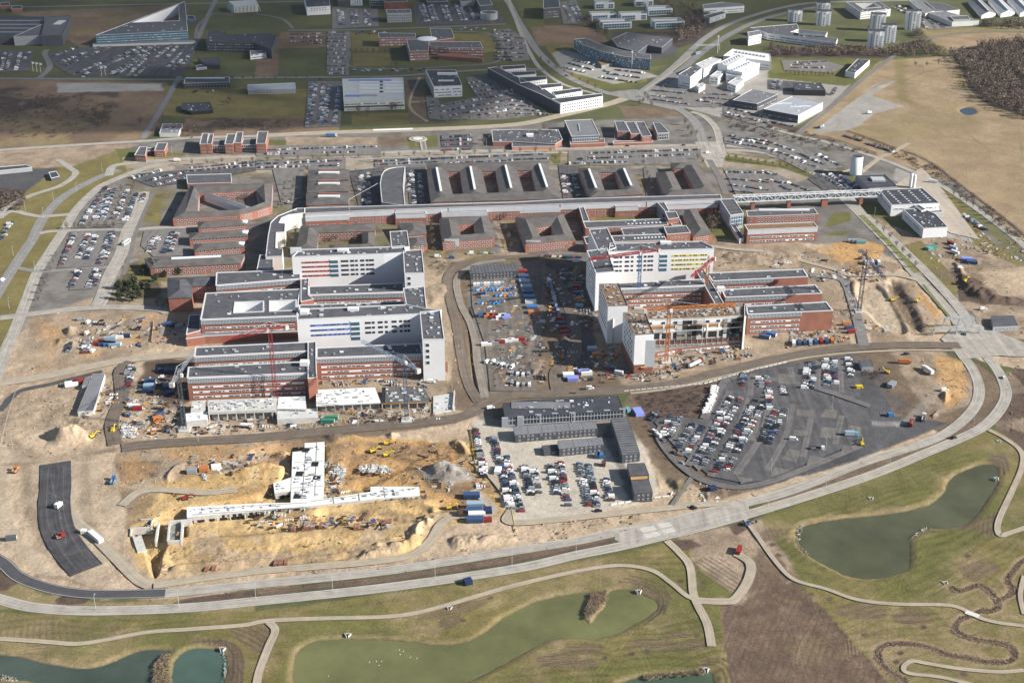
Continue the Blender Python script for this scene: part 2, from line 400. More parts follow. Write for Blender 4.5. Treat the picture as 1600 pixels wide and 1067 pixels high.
lay('green', [(1475,293),(1520,318),(1600,392),(1600,410),(1510,335)], 3, 3, .7)
lay('green', [(1335,315),(1395,320),(1440,372),(1395,375),(1350,340)], 3, 2)
lay('dirt', [(1370,340),(1395,352),(1440,372),(1500,372),(1600,420),(1600,500),(1500,480),(1440,440),(1400,400)], 4, 4)
lay('olive', [(1405,385),(1440,375),(1490,430),(1500,460),(1480,460)], 3, 2)
blotch('brown', [(1440,380),(1600,410),(1600,500),(1500,480)], 16, .5, .7)
lay('sand', [(1530,425),(1600,415),(1680,420),(1680,465),(1560,462)], 4, 3, .8)
lay('soil', [(1485,420),(1530,440),(1560,462),(1600,468),(1600,478),(1540,475),(1500,470)], 3, 5)
lay('dirt', [(1520,480),(1680,480),(1680,530),(1540,530)], 4, 3)
# ---- right construction strip
lay('sand', [(1110,385),(1340,378),(1400,405),(1480,470),(1500,510),(1480,545),(1330,540),(1310,500),(1300,460),(1265,425),(1115,425)], 4, 5)
blotch('orange', [(1130,390),(1400,385),(1400,425),(1130,420)], 30, .52, .7); blotch('brown', [(1120,388),(1400,400),(1480,540),(1300,540)], 22, .52, .6)
lay('orange', [(1300,380),(1345,372),(1385,385),(1370,405),(1300,410)], 4, 4)
lay('pale', [(1335,450),(1400,445),(1420,480),(1400,520),(1350,495)], 5, 5, .6)
lay('brown', [(1385,440),(1408,445),(1445,505),(1430,520),(1395,480)], 3, 3)
lay('orange', [(1428,452),(1440,456),(1472,492),(1462,497)], 1, .5)
lay('brown', [(1300,430),(1330,440),(1345,500),(1320,520),(1300,470)], 3, 2)
# ---- centre yard
lay('brown', [(690,415),(760,398),(905,400),(935,440),(935,495),(985,590),(960,612),(760,640),(700,640),(690,560),(660,430)], 4, 3)
lay('grey', [(735,410),(850,410),(850,470),(835,610),(765,615),(730,470)], 3, 2); lay('asph', [(845,405),(905,405),(930,470),(945,520),(890,600),(870,500)], 5, 5, .7)
lay('soil', [(722,480),(735,480),(748,600),(735,620),(725,560)], 2, 2); lay('dirt', [(664,480),(700,450),(715,500),(705,600),(690,620),(690,500)], 3, 3)
lay('soil', [(665,408),(700,405),(690,440),(668,440)], 3, 3)
blotch('brown', [(740,430),(860,430),(870,610),(760,610)], 14, .52, .6)
stroke('brown', [(755,404),(720,414),(700,427),(697,447),(710,480),(722,530),(735,600),(735,640)], 9, 2, 1)
# ---- left construction strip
lay('dirt', [(250,440),(700,390),(700,660),(280,690)], 4, 3)
lay('dirt', [(925,330),(1160,330),(1330,420),(1330,545),(990,612),(930,560)], 4, 3)
lay('grey', [(430,330),(700,330),(690,400),(420,420)], 3, 2); lay('green', [(440,345),(700,335),(690,395),(440,400)], 3, 2, .5); lay('green', [(940,332),(1030,330),(1030,345),(930,345)], 2, 1); lay('green', [(1090,330),(1165,328),(1170,378),(1115,372)], 3, 2)
blotch('brown', [(430,340),(690,340),(690,400),(430,400)], 18, .5, .6); blotch('shrub', [(200,240),(1120,235),(1120,420),(200,420)], 14, .6, .5); blotch('olive', [(200,240),(1300,235),(1120,420),(200,420)], 20, .56, .6, 47)
lay('sand', [(-70,600),(60,495),(150,480),(330,490),(300,640),(500,690),(700,640),(760,640),(800,690),(820,830),(960,830),(600,890),(300,935),(100,935),(0,880),(-70,800)], 6, 6)
lay('dirt', [(45,495),(180,455),(300,480),(290,520),(200,560),(60,580),(30,560)], 5, 5)
blotch('orange', [(60,490),(290,490),(200,560),(60,580)], 22, .55, .5)
blotch('dirt', [(0,580),(300,560),(300,690),(0,720)], 26, .46, .65); blotch('brown', [(100,570),(310,560),(310,690),(150,680)], 20, .53, .6)
lay('soil', [(225,565),(300,560),(296,625),(285,640),(215,600)], 4, 4)
lay('clay', [(370,700),(500,690),(520,680),(740,690),(780,720),(800,800),(700,820),(640,870),(400,895),(230,900),(200,870),(200,800),(260,740)], 5, 5)
lay('orange', [(510,690),(560,680),(700,690),(740,730),(780,790),(740,800),(680,780),(620,760),(540,760),(510,740)], 4, 4)
blotch('sand', [(220,820),(700,800),(700,880),(240,900)], 26, .48, .7); blotch('brown', [(380,760),(760,720),(760,820),(380,800)], 14, .55, .6)
lay('dirt', [(190,690),(330,690),(470,690),(470,720),(330,740),(200,760),(180,720)], 4, 4)
lay('brown', [(178,722),(255,718),(250,745),(190,755)], 3, 2); rows('dirt', [(178,722),(255,718),(250,745),(190,755)], .3, 2.2, .4, .7, .01)
lay('brown', [(400,690),(700,655),(720,660),(480,698)], 4, 3)
lay('pale', [(0,700),(150,720),(200,760),(200,850),(160,900),(230,925),(60,900),(-30,820)], 5, 4, .6)
lay('dirt', [(40,760),(68,745),(65,800),(100,880),(60,850)], 5, 4, .5)
lay('brown', [(640,730),(700,725),(750,745),(740,780),(680,770)], 4, 3, .6)
lay('lgrey', [(655,730),(720,725),(740,748),(700,755),(665,750)], 4, 4, .8)
lay('brown', [(185,760),(250,770),(220,830),(200,830)], 4, 4, .6)
stroke('dirt', [(0,725),(60,722),(140,708),(190,700)], 5, 2); stroke('dirt', [(0,640),(20,690),(60,712)], 6, 4)
stroke('sand', [(25,735),(30,790),(60,850),(110,905)], 9, 3, 1.5, .8); stroke('dirt', [(40,728),(45,790),(72,850),(120,900)], 5, 3, 1.5, .7); stroke('dirt', [(130,728),(135,800),(160,850),(200,890)], 7, 3, 2, .6); stroke('sand', [(165,735),(160,800),(190,860)], 8, 5, 2, .8); stroke('dirt', [(20,610),(10,680),(60,715),(150,705)], 8, 5, 2, .6); stroke('brown', [(60,900),(110,905),(160,925)], 3, 3, 2, .6)
stroke('dirt', [(60,620),(120,660),(180,700)], 6, 4, 2, .5); stroke('sand', [(30,560),(110,545),(200,540),(300,520)], 10, 5, 3, .6)
# ---- gravel lot with the site huts
lay('gravel', [(738,655),(1010,655),(1015,690),(1030,770),(1000,800),(880,812),(800,830),(770,740),(740,700)], 2, 1)
lay('grey', [(740,640),(1000,640),(1000,690),(760,665)], 3, 2, .7)
lay('asph', [(950,665),(975,720),(1000,760),(985,790),(962,730),(940,680)], 3, 2, .6)
lay('sand', [(1005,690),(1060,770),(1100,760),(1140,775),(1120,800),(990,820),(880,815),(985,790),(1030,770)], 4, 4)
lay('brown', [(1000,690),(1030,690),(1075,745),(1055,770),(1030,740)], 4, 3, .7)
lay('sand', [(1075,755),(1200,770),(1150,800),(1080,790)], 4, 4); blotch('brown', [(1060,750),(1130,755),(1130,785),(1070,780)], 12, .5, .7)
# ---- dark scrub and dark lot
lay('brown', [(985,612),(1115,575),(1200,560),(1300,545),(1470,540),(1530,600),(1500,670),(1200,760),(1120,780),(1060,740),(1000,690),(970,640)], 3, 2)
lay('soil', [(985,618),(1120,595),(1112,640),(1090,655),(1010,650)], 3, 2)
lay('asph', [(1012,660),(1030,648),(1095,655),(1120,600),(1180,575),(1340,552),(1375,600),(1400,650),(1480,660),(1350,715),(1190,765),(1120,755),(1050,700)], 2, 1)
lay('brown', [(1335,555),(1470,545),(1480,620),(1400,650),(1372,600)], 4, 3)
lay('dirt', [(1390,545),(1470,545),(1530,580),(1520,630),(1460,650),(1420,600)], 4, 4)
lay('orange', [(1458,552),(1500,560),(1512,590),(1508,620),(1480,640),(1465,600)], 4, 4, .75)
lay('soil', [(1330,575),(1375,580),(1375,593),(1335,592)], 2, 2)
blotch('asph', [(1330,555),(1480,600),(1440,660),(1330,640)], 20, .5, .6)
lay('sand', [(1175,766),(1330,722),(1460,672),(1470,676),(1335,728),(1190,775)], 2, 2, .8)
stroke('lgrey', [(1190,620),(1240,632),(1330,655),(1385,662),(1420,655),(1470,600)], 6, 3, 1, .45)
# ---- ring verge and meadow
lay('dryol', [(-70,880),(0,886),(60,925),(160,941),(400,930),(400,955),(160,960),(-70,950)], 3, 3)
lay('olive', [(-70,950),(160,966),(400,955),(700,915),(960,868),(1100,835),(1180,812),(1330,760),(1500,695),(1545,670),(1680,700),(1680,1200),(-70,1200)], 3, 2)
blotch('dryol', [(-70,960),(400,960),(960,870),(1100,850),(1330,770),(1550,690),(1680,700),(1680,1200),(-70,1200)], 38, .43, .85, 44, .14)
blotch('dry', [(-70,960),(400,960),(960,870),(1100,850),(1330,770),(1550,690),(1680,700),(1680,1200),(-70,1200)], 14, .54, .5, 48, .14)
blotch('green', [(-70,960),(400,960),(960,870),(1100,850),(1330,770),(1550,690),(1680,700),(1680,1200),(-70,1200)], 9, .58, .45, 50, .1)
blotch('green', [(0,960),(400,960),(960,880),(1100,900),(1330,770),(1550,690),(1680,700),(1680,1200),(0,1200)], 60, .53, .8, 52, .12)
lay('green', [(1190,800),(1330,765),(1500,700),(1560,705),(1575,740),(1540,720),(1480,740),(1430,790),(1300,800),(1240,820)], 5, 5, .6)
lay('green', [(1400,870),(1560,780),(1560,830),(1450,900)], 6, 5, .7)
lay('soil', [(1560,600),(1600,560),(1680,560),(1680,720),(1600,700),(1555,665)], 4, 5)
blotch('dirt', [(1560,600),(1600,560),(1680,560),(1680,700),(1555,665)], 16, .5, .6); lay('sand', [(1480,540),(1600,540),(1680,555),(1600,575),(1550,570)], 3, 3)
lay('redsoil', [(1125,930),(1240,905),(1250,912),(1400,1080),(1400,1180),(1160,1180),(1130,1000)], 2, 2)
blotch('dryol', [(1175,930),(1240,910),(1350,1067),(1260,1067)], 26, .55, .35)
lay('dirt', [(1065,838),(1190,812),(1250,905),(1230,912),(1180,870),(1180,930),(1150,945),(1095,920),(1080,860)], 4, 3)
lay('soil', [(1048,845),(1080,842),(1098,852),(1065,859)], 2, 1); lay('soil', [(1138,822),(1155,815),(1168,825),(1150,835)], 2, 1)
lay('green', [(1085,880),(1110,900),(1140,925),(1150,930),(1095,932)], 3, 2); rows('soil', [(1085,880),(1125,870),(1155,900),(1140,925)], -.9, 3, .5, .7)
lay('redsoil', [(1180,850),(1215,870),(1250,905),(1170,925),(1180,890)], 3, 3, .8)
# medians of the ring
lay('sand', [(790,815),(880,812),(990,788),(1080,785),(1000,826),(880,850),(800,860),(700,872)], 3, 3)
lay('brown', [(1180,790),(1262,762),(1350,728),(1450,697),(1500,672),(1530,640),(1540,600),(1515,562),(1560,590),(1565,620),(1545,655),(1480,690),(1340,744),(1200,790)], 2, 1)
lay('soil', [(262,944),(300,932),(400,921),(600,901),(800,869),(945,839),(965,841),(950,850),(800,880),(600,910),(400,932),(290,944)], 1.5, 1.2)
lay('brown', [(400,921),(600,901),(800,869),(945,839),(960,842),(800,878),(600,908),(400,930)], 1.5, 1, .6)
lay('brown', [(1260,758),(1300,747),(1400,714),(1470,690),(1510,664),(1545,634),(1552,610),(1540,585),(1530,568),(1522,570),(1532,600),(1530,630),(1500,660),(1440,690),(1340,722)], 1.5, 1)
lay('soil', [(86,937),(100,930),(125,930),(140,934),(130,942),(95,943)], 1, 1, smooth=True); lay('soil', [(-70,880),(0,888),(30,908),(10,922),(-70,930)], 2, 2)
rows('soil', [(1130,935),(1240,910),(1390,1075),(1395,1150),(1170,1150),(1135,1000)], 1.15, 3.4, .5, .45, .0003)
tracks([(0,960),(1100,860),(1100,1067),(0,1067)], 70, 22, .84, 21); tracks([(1180,800),(1600,690),(1600,1067),(1200,1067)], 70, 22, .84, 22); tracks([(0,960),(1600,860),(1600,1067),(0,1067)], 60, 25, 1.2, 23)
# planting rows in the meadow
RW = [('brown',[(0,960),(100,968),(190,980),(150,1000),(60,1003),(0,995)],1.9,3.2,.004),('brown',[(50,1005),(110,1003),(110,1020),(60,1018)],.1,2.5,0),
 ('soil',[(360,985),(420,978),(425,1000),(400,1020)],-.6,3.2,.002),('soil',[(300,998),(350,1000),(380,1030),(375,1067),(358,1067),(350,1020)],-1.2,2.6,.0),
 ('soil',[(650,965),(750,935),(758,945),(690,965)],.3,2,0),('soil',[(685,970),(715,960),(718,975),(690,980)],.3,2,0),
 ('soil',[(980,905),(1005,910),(1035,935),(1030,955),(1010,975),(1025,940)],-.9,2.2,.004),
 ('soil',[(882,1010),(935,1005),(938,1020),(880,1020)],0,1.8,.002),('soil',[(838,1028),(870,1020),(930,1032),(932,1043),(880,1042),(845,1038)],-.1,1.8,.002),
 ('soil',[(985,1000),(1050,1000),(1055,1014),(985,1012)],-.05,1.8,.002),('soil',[(1036,992),(1070,985),(1080,995),(1040,997)],.1,1.8,.0),('soil',[(1062,1000),(1100,1000),(1103,1014),(1065,1012)],-.1,1.8,.002),
 ('soil',[(1305,948),(1345,942),(1382,953),(1378,965),(1340,966),(1310,960)],-.05,1.7,.003),('soil',[(1395,960),(1425,952),(1457,963),(1450,974),(1400,972)],-.05,1.7,.003),
 ('soil',[(1503,888),(1530,876),(1558,882),(1560,892),(1530,905),(1508,902)],.5,1.7,.002),('soil',[(1495,820),(1530,808),(1535,820),(1500,828)],.6,1.7,0),('soil',[(1530,815),(1558,800),(1560,830),(1545,838),(1525,828)],1.2,2.6,0),
 ('soil',[(1190,830),(1215,825),(1232,832),(1215,842),(1190,845)],.3,1.8,0),('dryol',[(1320,1000),(1345,995),(1360,1010),(1345,1022),(1322,1018)],1.4,1.8,0),('green',[(1460,905),(1485,898),(1505,910),(1480,922),(1460,918)],.6,2.5,0),
 ('soil',[(1545,720),(1565,705),(1578,725),(1573,735)],-1,2.2,.0)]
for k, px, ang, pitch, bend in RW:
    if k == 'soil' : lay('brown', px, 2, .5, .55, True)
    rows(k, px, ang, pitch, .45, .75, bend)
for x, y in ((1062,908),(1098,910),(944,1027),(986,1021),(1010,1017),(1089,993),(1267,928),(1295,935),(1443,979),(1350,991),(1406,1019),(1400,1033),(1505,1052),(1511,868),(765,933),(723,968),(1216,866),(1207,850)):
    s_ = scl(y); lay('soil', [(x + 5.5 * math.cos(a) , y + 3.6 * math.sin(a)) for a in np.linspace(0, 5.4, 7)], 1.5, .3, .85, True)
for st_ in ([(300,1003),(335,1001),(356,1010),(364,1030),(362,1075)], [(325,1000),(350,1001),(366,1010),(371,1030),(369,1075)], [(340,999),(362,1004),(374,1015),(378,1040),(375,1075)], [(968,908),(1000,912),(1027,925),(1036,938),(1030,955),(1008,975)], [(975,903),(1004,908),(1033,922),(1042,938),(1036,958)], [(985,899),(1010,905),(1036,918),(1047,936)],
            [(1095,1032),(1125,1034),(1140,1050),(1145,1075)], [(1105,1028),(1132,1030),(1148,1046),(1153,1075)], [(1088,1037),(1118,1039),(1132,1055),(1137,1075)], [(1550,712),(1570,716),(1574,735)], [(1545,718),(1564,722),(1568,740)]): stroke('soil', st_, 1.4, .8, .4, .8)
stroke('dryol', [(1232,845),(1240,825),(1262,812),(1330,804),(1400,795),(1445,783),(1468,762),(1490,738)], 2.5, 1.5, .6, .8)
for pl, an in (([(0,958),(400,957),(700,918),(960,874),(1090,850),(1075,930),(980,890),(800,915),(420,968),(200,995),(0,992)], .05), ([(1190,835),(1350,770),(1500,705),(1560,740),(1430,900),(1240,880)], .45), ([(560,1060),(760,1060),(900,1000),(1100,960),(1120,1067),(800,1110)], .1), ([(1240,930),(1500,960),(1450,1067),(1380,1067)], .2), ([(1430,850),(1560,800),(1600,900),(1500,940),(1300,915)], .6)):
    m, d = sdist(np.array(spline(wpoly(pl), 4, True))); X = GX[m]; Y = GY[m]; v = -X * math.sin(an) + Y * math.cos(an) + (fbm(X, Y, 40, 7, 3) - .5) * 16
    w = (np.abs(((v / 5.2) % 1) - .5) < .2) * np.clip(d / 4, 0, 1) * (.06 + .18 * fbm(X, Y, 20, 9, 3)); COL[m] *= (1 - w)[:, None]
# streams (dark beds with pale reeds)
ST1 = [(1487,918),(1500,923),(1515,918),(1530,914),(1545,922),(1553,932),(1560,940),(1558,950),(1545,955),(1535,953),(1525,958),(1515,962),(1500,968),(1492,980),(1500,990),(1520,997),(1550,1003),(1575,1008),(1586,1022),(1575,1033),(1540,1033),(1515,1028),(1480,1022),(1450,1010),(1410,1005),(1380,1008),(1372,1022),(1380,1040),(1400,1055),(1415,1067),(1420,1100)]
ST2 = [(1558,940),(1575,930),(1583,920),(1575,905),(1585,890),(1600,875),(1640,860)]
for st in (ST1, ST2):
    stroke('dry', st, 6.5, 2, 1.5, .8); stroke('soil', st, 3.0, 1, .8, 1)
ground_mounds = [([(262,880),(300,872),(450,862),(600,850),(648,840),(655,848),(610,862),(450,880),(300,892),(262,892)], 4.5, 7, .5), ([(370,735),(420,722),(452,735),(440,745),(400,742)], 3, 5, .6), ([(420,705),(455,698),(458,730),(450,742),(440,720)], 3.5, 6, .5), ([(505,700),(512,695),(520,730),(512,745)], 3, 5, .5), ([(620,782),(650,776),(690,790),(660,800)], 2, 5, .6), ([(68,690),(75,672),(95,668),(140,668),(150,675),(148,690),(110,698),(80,698)], 9, 14, .45),
 ([(208,662),(225,655),(238,662),(225,670)], 4, 7, .4), ([(500,684),(520,676),(560,680),(590,690),(560,690),(520,692)], 3, 6, .6),
 ([(600,680),(612,674),(625,678),(612,688)], 5, 8, .3), ([(700,690),(720,684),(735,700),(728,710),(710,702)], 5, 8, .5),
 ([(662,745),(665,728),(700,722),(735,742),(735,752),(690,755)], 5, 9, .6), ([(255,748),(262,728),(290,720),(300,728),(275,740),(262,760)], 4, 8, .6),
 ([(640,832),(650,815),(665,812),(662,828),(650,842)], 5, 7, .5), ([(660,800),(672,802),(680,812),(668,822),(655,812)], 4, 7, .4), ([(580,845),(590,838),(600,842),(590,850)], 3, 5, .4),
 ([(700,838),(730,832),(800,838),(800,848),(720,860),(700,850)], 3, 7, .8), ([(560,862),(640,838),(660,845),(640,862),(560,880)], 3, 6, .8),
 ([(440,762),(460,755),(470,760),(450,772)], 3, 6, .5), ([(820,568),(850,560),(850,580),(830,590)], 2, 5, .6),
 ([(1466,615),(1480,610),(1488,622),(1475,632)], 4, 7, .3), ([(1450,648),(1465,640),(1468,650),(1458,656)], 2.5, 5, .3),
 ([(1500,430),(1535,445),(1560,462),(1600,470),(1560,474),(1510,465)], 4, 7, .8), ([(1490,410),(1512,425),(1505,445),(1492,430)], 4, 7, .7),
 ([(85,530),(120,525),(125,535),(90,540)], 3, 7, .7), ([(100,515),(118,510),(120,522),(102,524)], 4, 6, .4), ([(665,450),(700,445),(695,470),(670,478)], 2.5, 6, .6),
 ([(1095,770),(1130,762),(1135,775),(1105,785)], 2, 5, .7), ([(1330,440),(1345,445),(1340,470),(1325,455)], 2.5, 5, .7), ([(1020,440),(1023,436),(1030,440)], .1, 2, .1),
 ([(870,525),(890,512),(895,530),(880,545)], 2.5, 6, .5), ([(1135,395),(1230,395),(1250,408),(1180,415),(1140,408)], 2.5, 6, .8), ([(1040,752),(1065,748),(1075,765),(1055,772)], 3, 7, .6)]
for px, h, so_, nz in ground_mounds: bump(px, h, so_, nz)
pits = [([(265,795),(480,800),(660,800),(655,815),(480,826),(262,838)], -3, 4, .2), ([(560,700),(620,695),(700,700),(690,715),(600,712)], -1.5, 5, .3), ([(560,730),(640,745),(650,765),(560,770)], -1.2, 6, .3), ([(395,700),(505,688),(512,740),(470,790),(400,790),(300,800),(290,790),(400,770),(440,730),(400,725)], -3.5, 5, .25),
 ([(205,820),(285,805),(292,835),(262,850),(250,895),(236,900),(222,860),(212,840)], -6, 4, .25),
 ([(520,745),(540,700),(600,695),(700,690),(735,715),(700,722),(640,735),(560,770),(520,770)], -1.8, 8, .3),
 ([(265,842),(480,820),(620,822),(655,838),(610,862),(450,885),(268,893),(255,880)], -3, 7, .3),
 ([(510,790),(660,785),(660,805),(500,815)], -3, 4, .3), ([(1380,440),(1410,443),(1450,510),(1432,520),(1400,490)], -3.5, 9, .3),
 ([(1335,450),(1378,445),(1420,515),(1385,515),(1345,480)], -2.5, 5, .3), ([(640,785),(735,775),(745,790),(690,800),(650,800)], -2.5, 5, .4), ([(728,490),(738,490),(748,600),(738,610)], -1.5, 3, .3)]
for px, h, so_, nz in pits: bump(px, h, so_, nz)
# ponds : (outline, depth, banks)
ponds = {
 'big': [(463,1075),(462,1035),(466,1018),(480,1006),(500,1000),(540,997),(600,998),(640,1001),(680,1006),(720,1003),(750,992),(780,970),(800,957),(840,938),(880,929),(905,925),(920,926),(923,935),(915,948),(911,962),(918,971),(926,971),(935,958),(948,943),(950,930),(960,921),(980,920),(1000,926),(1020,935),(1025,945),(1015,957),(990,973),(960,987),(925,994),(880,993),(850,1000),(800,1026),(760,1048),(720,1067),(700,1090),(600,1110),(500,1110)],
 'right': [(1246,836),(1250,826),(1270,817),(1310,810),(1350,806),(1400,800),(1450,789),(1475,770),(1485,750),(1500,738),(1530,726),(1550,725),(1558,735),(1558,752),(1545,772),(1530,795),(1510,815),(1480,822),(1450,823),(1430,830),(1420,842),(1421,865),(1418,885),(1400,893),(1370,900),(1330,897),(1300,885),(1270,868),(1252,852)],
 'left': [(-60,1018),(0,1022),(40,1027),(80,1037),(125,1043),(160,1038),(200,1022),(230,1014),(262,1014),(258,1020),(245,1025),(237,1038),(234,1055),(235,1075),(100,1110),(60,1064),(0,1056),(-60,1050)],
 'leftround': [(272,1040),(278,1025),(295,1014),(320,1012),(345,1016),(352,1030),(352,1050),(345,1067),(330,1090),(280,1090),(270,1060)],
 'bottom': [(960,1075),(980,1062),(1010,1055),(1050,1052),(1090,1050),(1108,1048),(1112,1060),(1105,1090),(1000,1110),(960,1100)],
 'field': [(1500,172),(1508,168),(1518,168),(1524,174),(1520,178),(1508,178)]}
for k, px in ponds.items():
    poly = np.array(spline(wpoly(px), 5, True)); m, d = sdist(poly, pad=14); X = GX[m]; Y = GY[m]
    d = d + (fbm(X, Y, 5, 81, 3) - .5) * 1.2
    w = np.clip((2 - np.abs(d + 2.0)) / 2, 0, 1)     # reed fringe
    COL[m] = COL[m] * (1 - .4 * w[:, None]) + kcol('dry', X, Y) * .4 * w[:, None]
    w = np.clip((d + 1.3) / 1.2, 0, 1); COL[m] = COL[m] * (1 - w[:, None]) + np.array((.07, .06, .045)) * w[:, None]
    t = np.clip((d + 5) / 10, 0, 1); GZ[m] -= 2.6 * t * t * (3 - 2 * t)
blotch('brown', [(510,690),(780,685),(800,790),(540,790),(510,740)], 16, .52, .55, 60); blotch('brown', [(240,800),(700,800),(700,880),(240,900)], 18, .55, .45, 62); blotch('orange', [(190,690),(470,690),(470,800),(190,830)], 20, .5, .6, 63)
for st_ in ([(515,700),(560,690),(640,700),(700,695),(740,720),(720,745),(650,760),(560,775),(520,790)], [(540,745),(570,735),(560,715),(580,705),(640,715),(700,710)], [(270,850),(350,835),(500,825),(640,825)], [(265,880),(400,875),(560,860),(650,845)], [(560,790),(660,800),(720,790),(770,800)]): stroke('brown', st_, 5, 4, 2, .45)
tracks([(540,690),(780,690),(780,800),(540,760)], 46, 9, .80, 1); tracks([(250,835),(640,815),(640,880),(260,895)], 40, 10, .86, 2)
tracks([(0,590),(200,590),(200,900),(0,860)], 60, 14, .86, 3); tracks([(1110,385),(1340,385),(1340,420),(1110,420)], 30, 12, .8, 4); tracks([(1380,550),(1510,550),(1510,650),(1380,650)], 40, 9, .82, 5)
tracks([(1020,600),(1380,560),(1380,760),(1020,760)], 40, 16, 1.22, 6); tracks([(760,730),(1000,730),(960,830),(760,830)], 30, 12, .9, 7)
tracks([(1290,90),(1600,100),(1600,330),(1290,200)], 50, 40, .88, 8); tracks([(180,690),(480,690),(480,800),(180,760)], 40, 10, .82, 9); tracks([(850,400),(950,400),(950,600),(850,600)], 30, 10, .8, 10)
rel = fbm(GX, GY, 9, 91, 5); fine = fbm(GX, GY, 2.5, 95, 2)
GZ -= AMP * np.clip((rel - .3) * 2.5, 0, 1) + AMP * .35 * fine
GZ -= .02
n1 = fbm(GX, GY, 3.5, 97, 3); COL *= (0.86 + .28 * n1)[..., None]
GZ[0, :] = -2; GZ[-1, :] = np.minimum(GZ[-1, :], -1)
me = bpy.data.meshes.new('ground')
nv = NU * NV
co = np.stack([GX, GY, GZ], -1).reshape(-1, 3).astype(np.float32)
idx = np.arange(nv).reshape(NV, NU)
q = np.stack([idx[1:, :-1], idx[1:, 1:], idx[:-1, 1:], idx[:-1, :-1]], -1).reshape(-1).astype(np.int32)
nq = len(q) // 4
me.vertices.add(nv); me.vertices.foreach_set('co', co.ravel())
me.loops.add(nq * 4); me.loops.foreach_set('vertex_index', q)
me.polygons.add(nq); me.polygons.foreach_set('loop_start', np.arange(0, nq * 4, 4, dtype=np.int32))
try: me.polygons.foreach_set('loop_total', np.full(nq, 4, dtype=np.int32))
except Exception: pass
me.polygons.foreach_set('use_smooth', np.ones(nq, dtype=bool))
me.update(calc_edges=True)
at_ = me.color_attributes.new('soil_kind', 'FLOAT_COLOR', 'POINT')
at_.data.foreach_set('color', np.concatenate([COL.reshape(-1, 3), np.ones((nv, 1))], 1).astype(np.float32).ravel())
gm = bpy.data.materials.new('ground'); gm.use_nodes = True; n = gm.node_tree; L = n.links; b = n.nodes['Principled BSDF']
b.inputs['Roughness'].default_value = 1; b.inputs['Specular IOR Level'].default_value = 0.1
va = n.nodes.new('ShaderNodeAttribute'); va.attribute_name = 'soil_kind'
g = n.nodes.new('ShaderNodeNewGeometry'); t1 = n.nodes.new('ShaderNodeTexNoise'); t1.inputs['Scale'].default_value = .55; t1.inputs['Detail'].default_value = 6; t1.inputs['Roughness'].default_value = .8
L.new(g.outputs['Position'], t1.inputs['Vector'])
mr = n.nodes.new('ShaderNodeMapRange'); mr.inputs[1].default_value = .3; mr.inputs[2].default_value = .7; mr.inputs[3].default_value = .72; mr.inputs[4].default_value = 1.28
L.new(t1.outputs['Fac'], mr.inputs[0]); t3 = n.nodes.new('ShaderNodeTexNoise'); t3.inputs['Scale'].default_value = 1.9; t3.inputs['Detail'].default_value = 3; t3.inputs['Roughness'].default_value = .9; L.new(g.outputs['Position'], t3.inputs['Vector'])
mr3 = n.nodes.new('ShaderNodeMapRange'); mr3.inputs[1].default_value = .36; mr3.inputs[2].default_value = .62; mr3.inputs[3].default_value = .74; mr3.inputs[4].default_value = 1.2; L.new(t3.outputs['Fac'], mr3.inputs[0])
mu3 = n.nodes.new('ShaderNodeMath'); mu3.operation = 'MULTIPLY'; L.new(mr.outputs[0], mu3.inputs[0]); L.new(mr3.outputs[0], mu3.inputs[1]); mr = mu3
sc_ = n.nodes.new('ShaderNodeVectorMath'); sc_.operation = 'SCALE'
L.new(va.outputs['Color'], sc_.inputs[0]); L.new(mr.outputs[0], sc_.inputs['Scale']); L.new(sc_.outputs[0], b.inputs['Base Color'])
bp_ = n.nodes.new('ShaderNodeBump'); bp_.inputs['Strength'].default_value = .5; bp_.inputs['Distance'].default_value = .5; L.new(t1.outputs['Fac'], bp_.inputs['Height']); L.new(bp_.outputs[0], b.inputs['Normal'])
me.materials.append(gm)
go = bpy.data.objects.new('ground', me); C.objects.link(go); go['kind'] = 'structure'
# far ground out to the horizon (a frame around the detailed sheet)
defm('far_ground', (.09, .09, .05), 1, .4, .004)
mb = MB(); a0, a1, a2, a3 = at(-66, 1170), at(1666, 1170), at(1666, -56), at(-66, -56)
z = -1.6; B = 14000
mb.quad([(-B, -B, z), (B, -B, z), (a1.x, a1.y, z), (a0.x, a0.y, z)], 'far_ground'); mb.quad([(B, -B, z), (B, B * 2, z), (a2.x, a2.y, z), (a1.x, a1.y, z)], 'far_ground')
mb.quad([(B, B * 2, z), (-B, B * 2, z), (a3.x, a3.y, z), (a2.x, a2.y, z)], 'far_ground'); mb.quad([(-B, B * 2, z), (-B, -B, z), (a0.x, a0.y, z), (a3.x, a3.y, z)], 'far_ground')
tag(mb.build('terrain'), kind='structure')
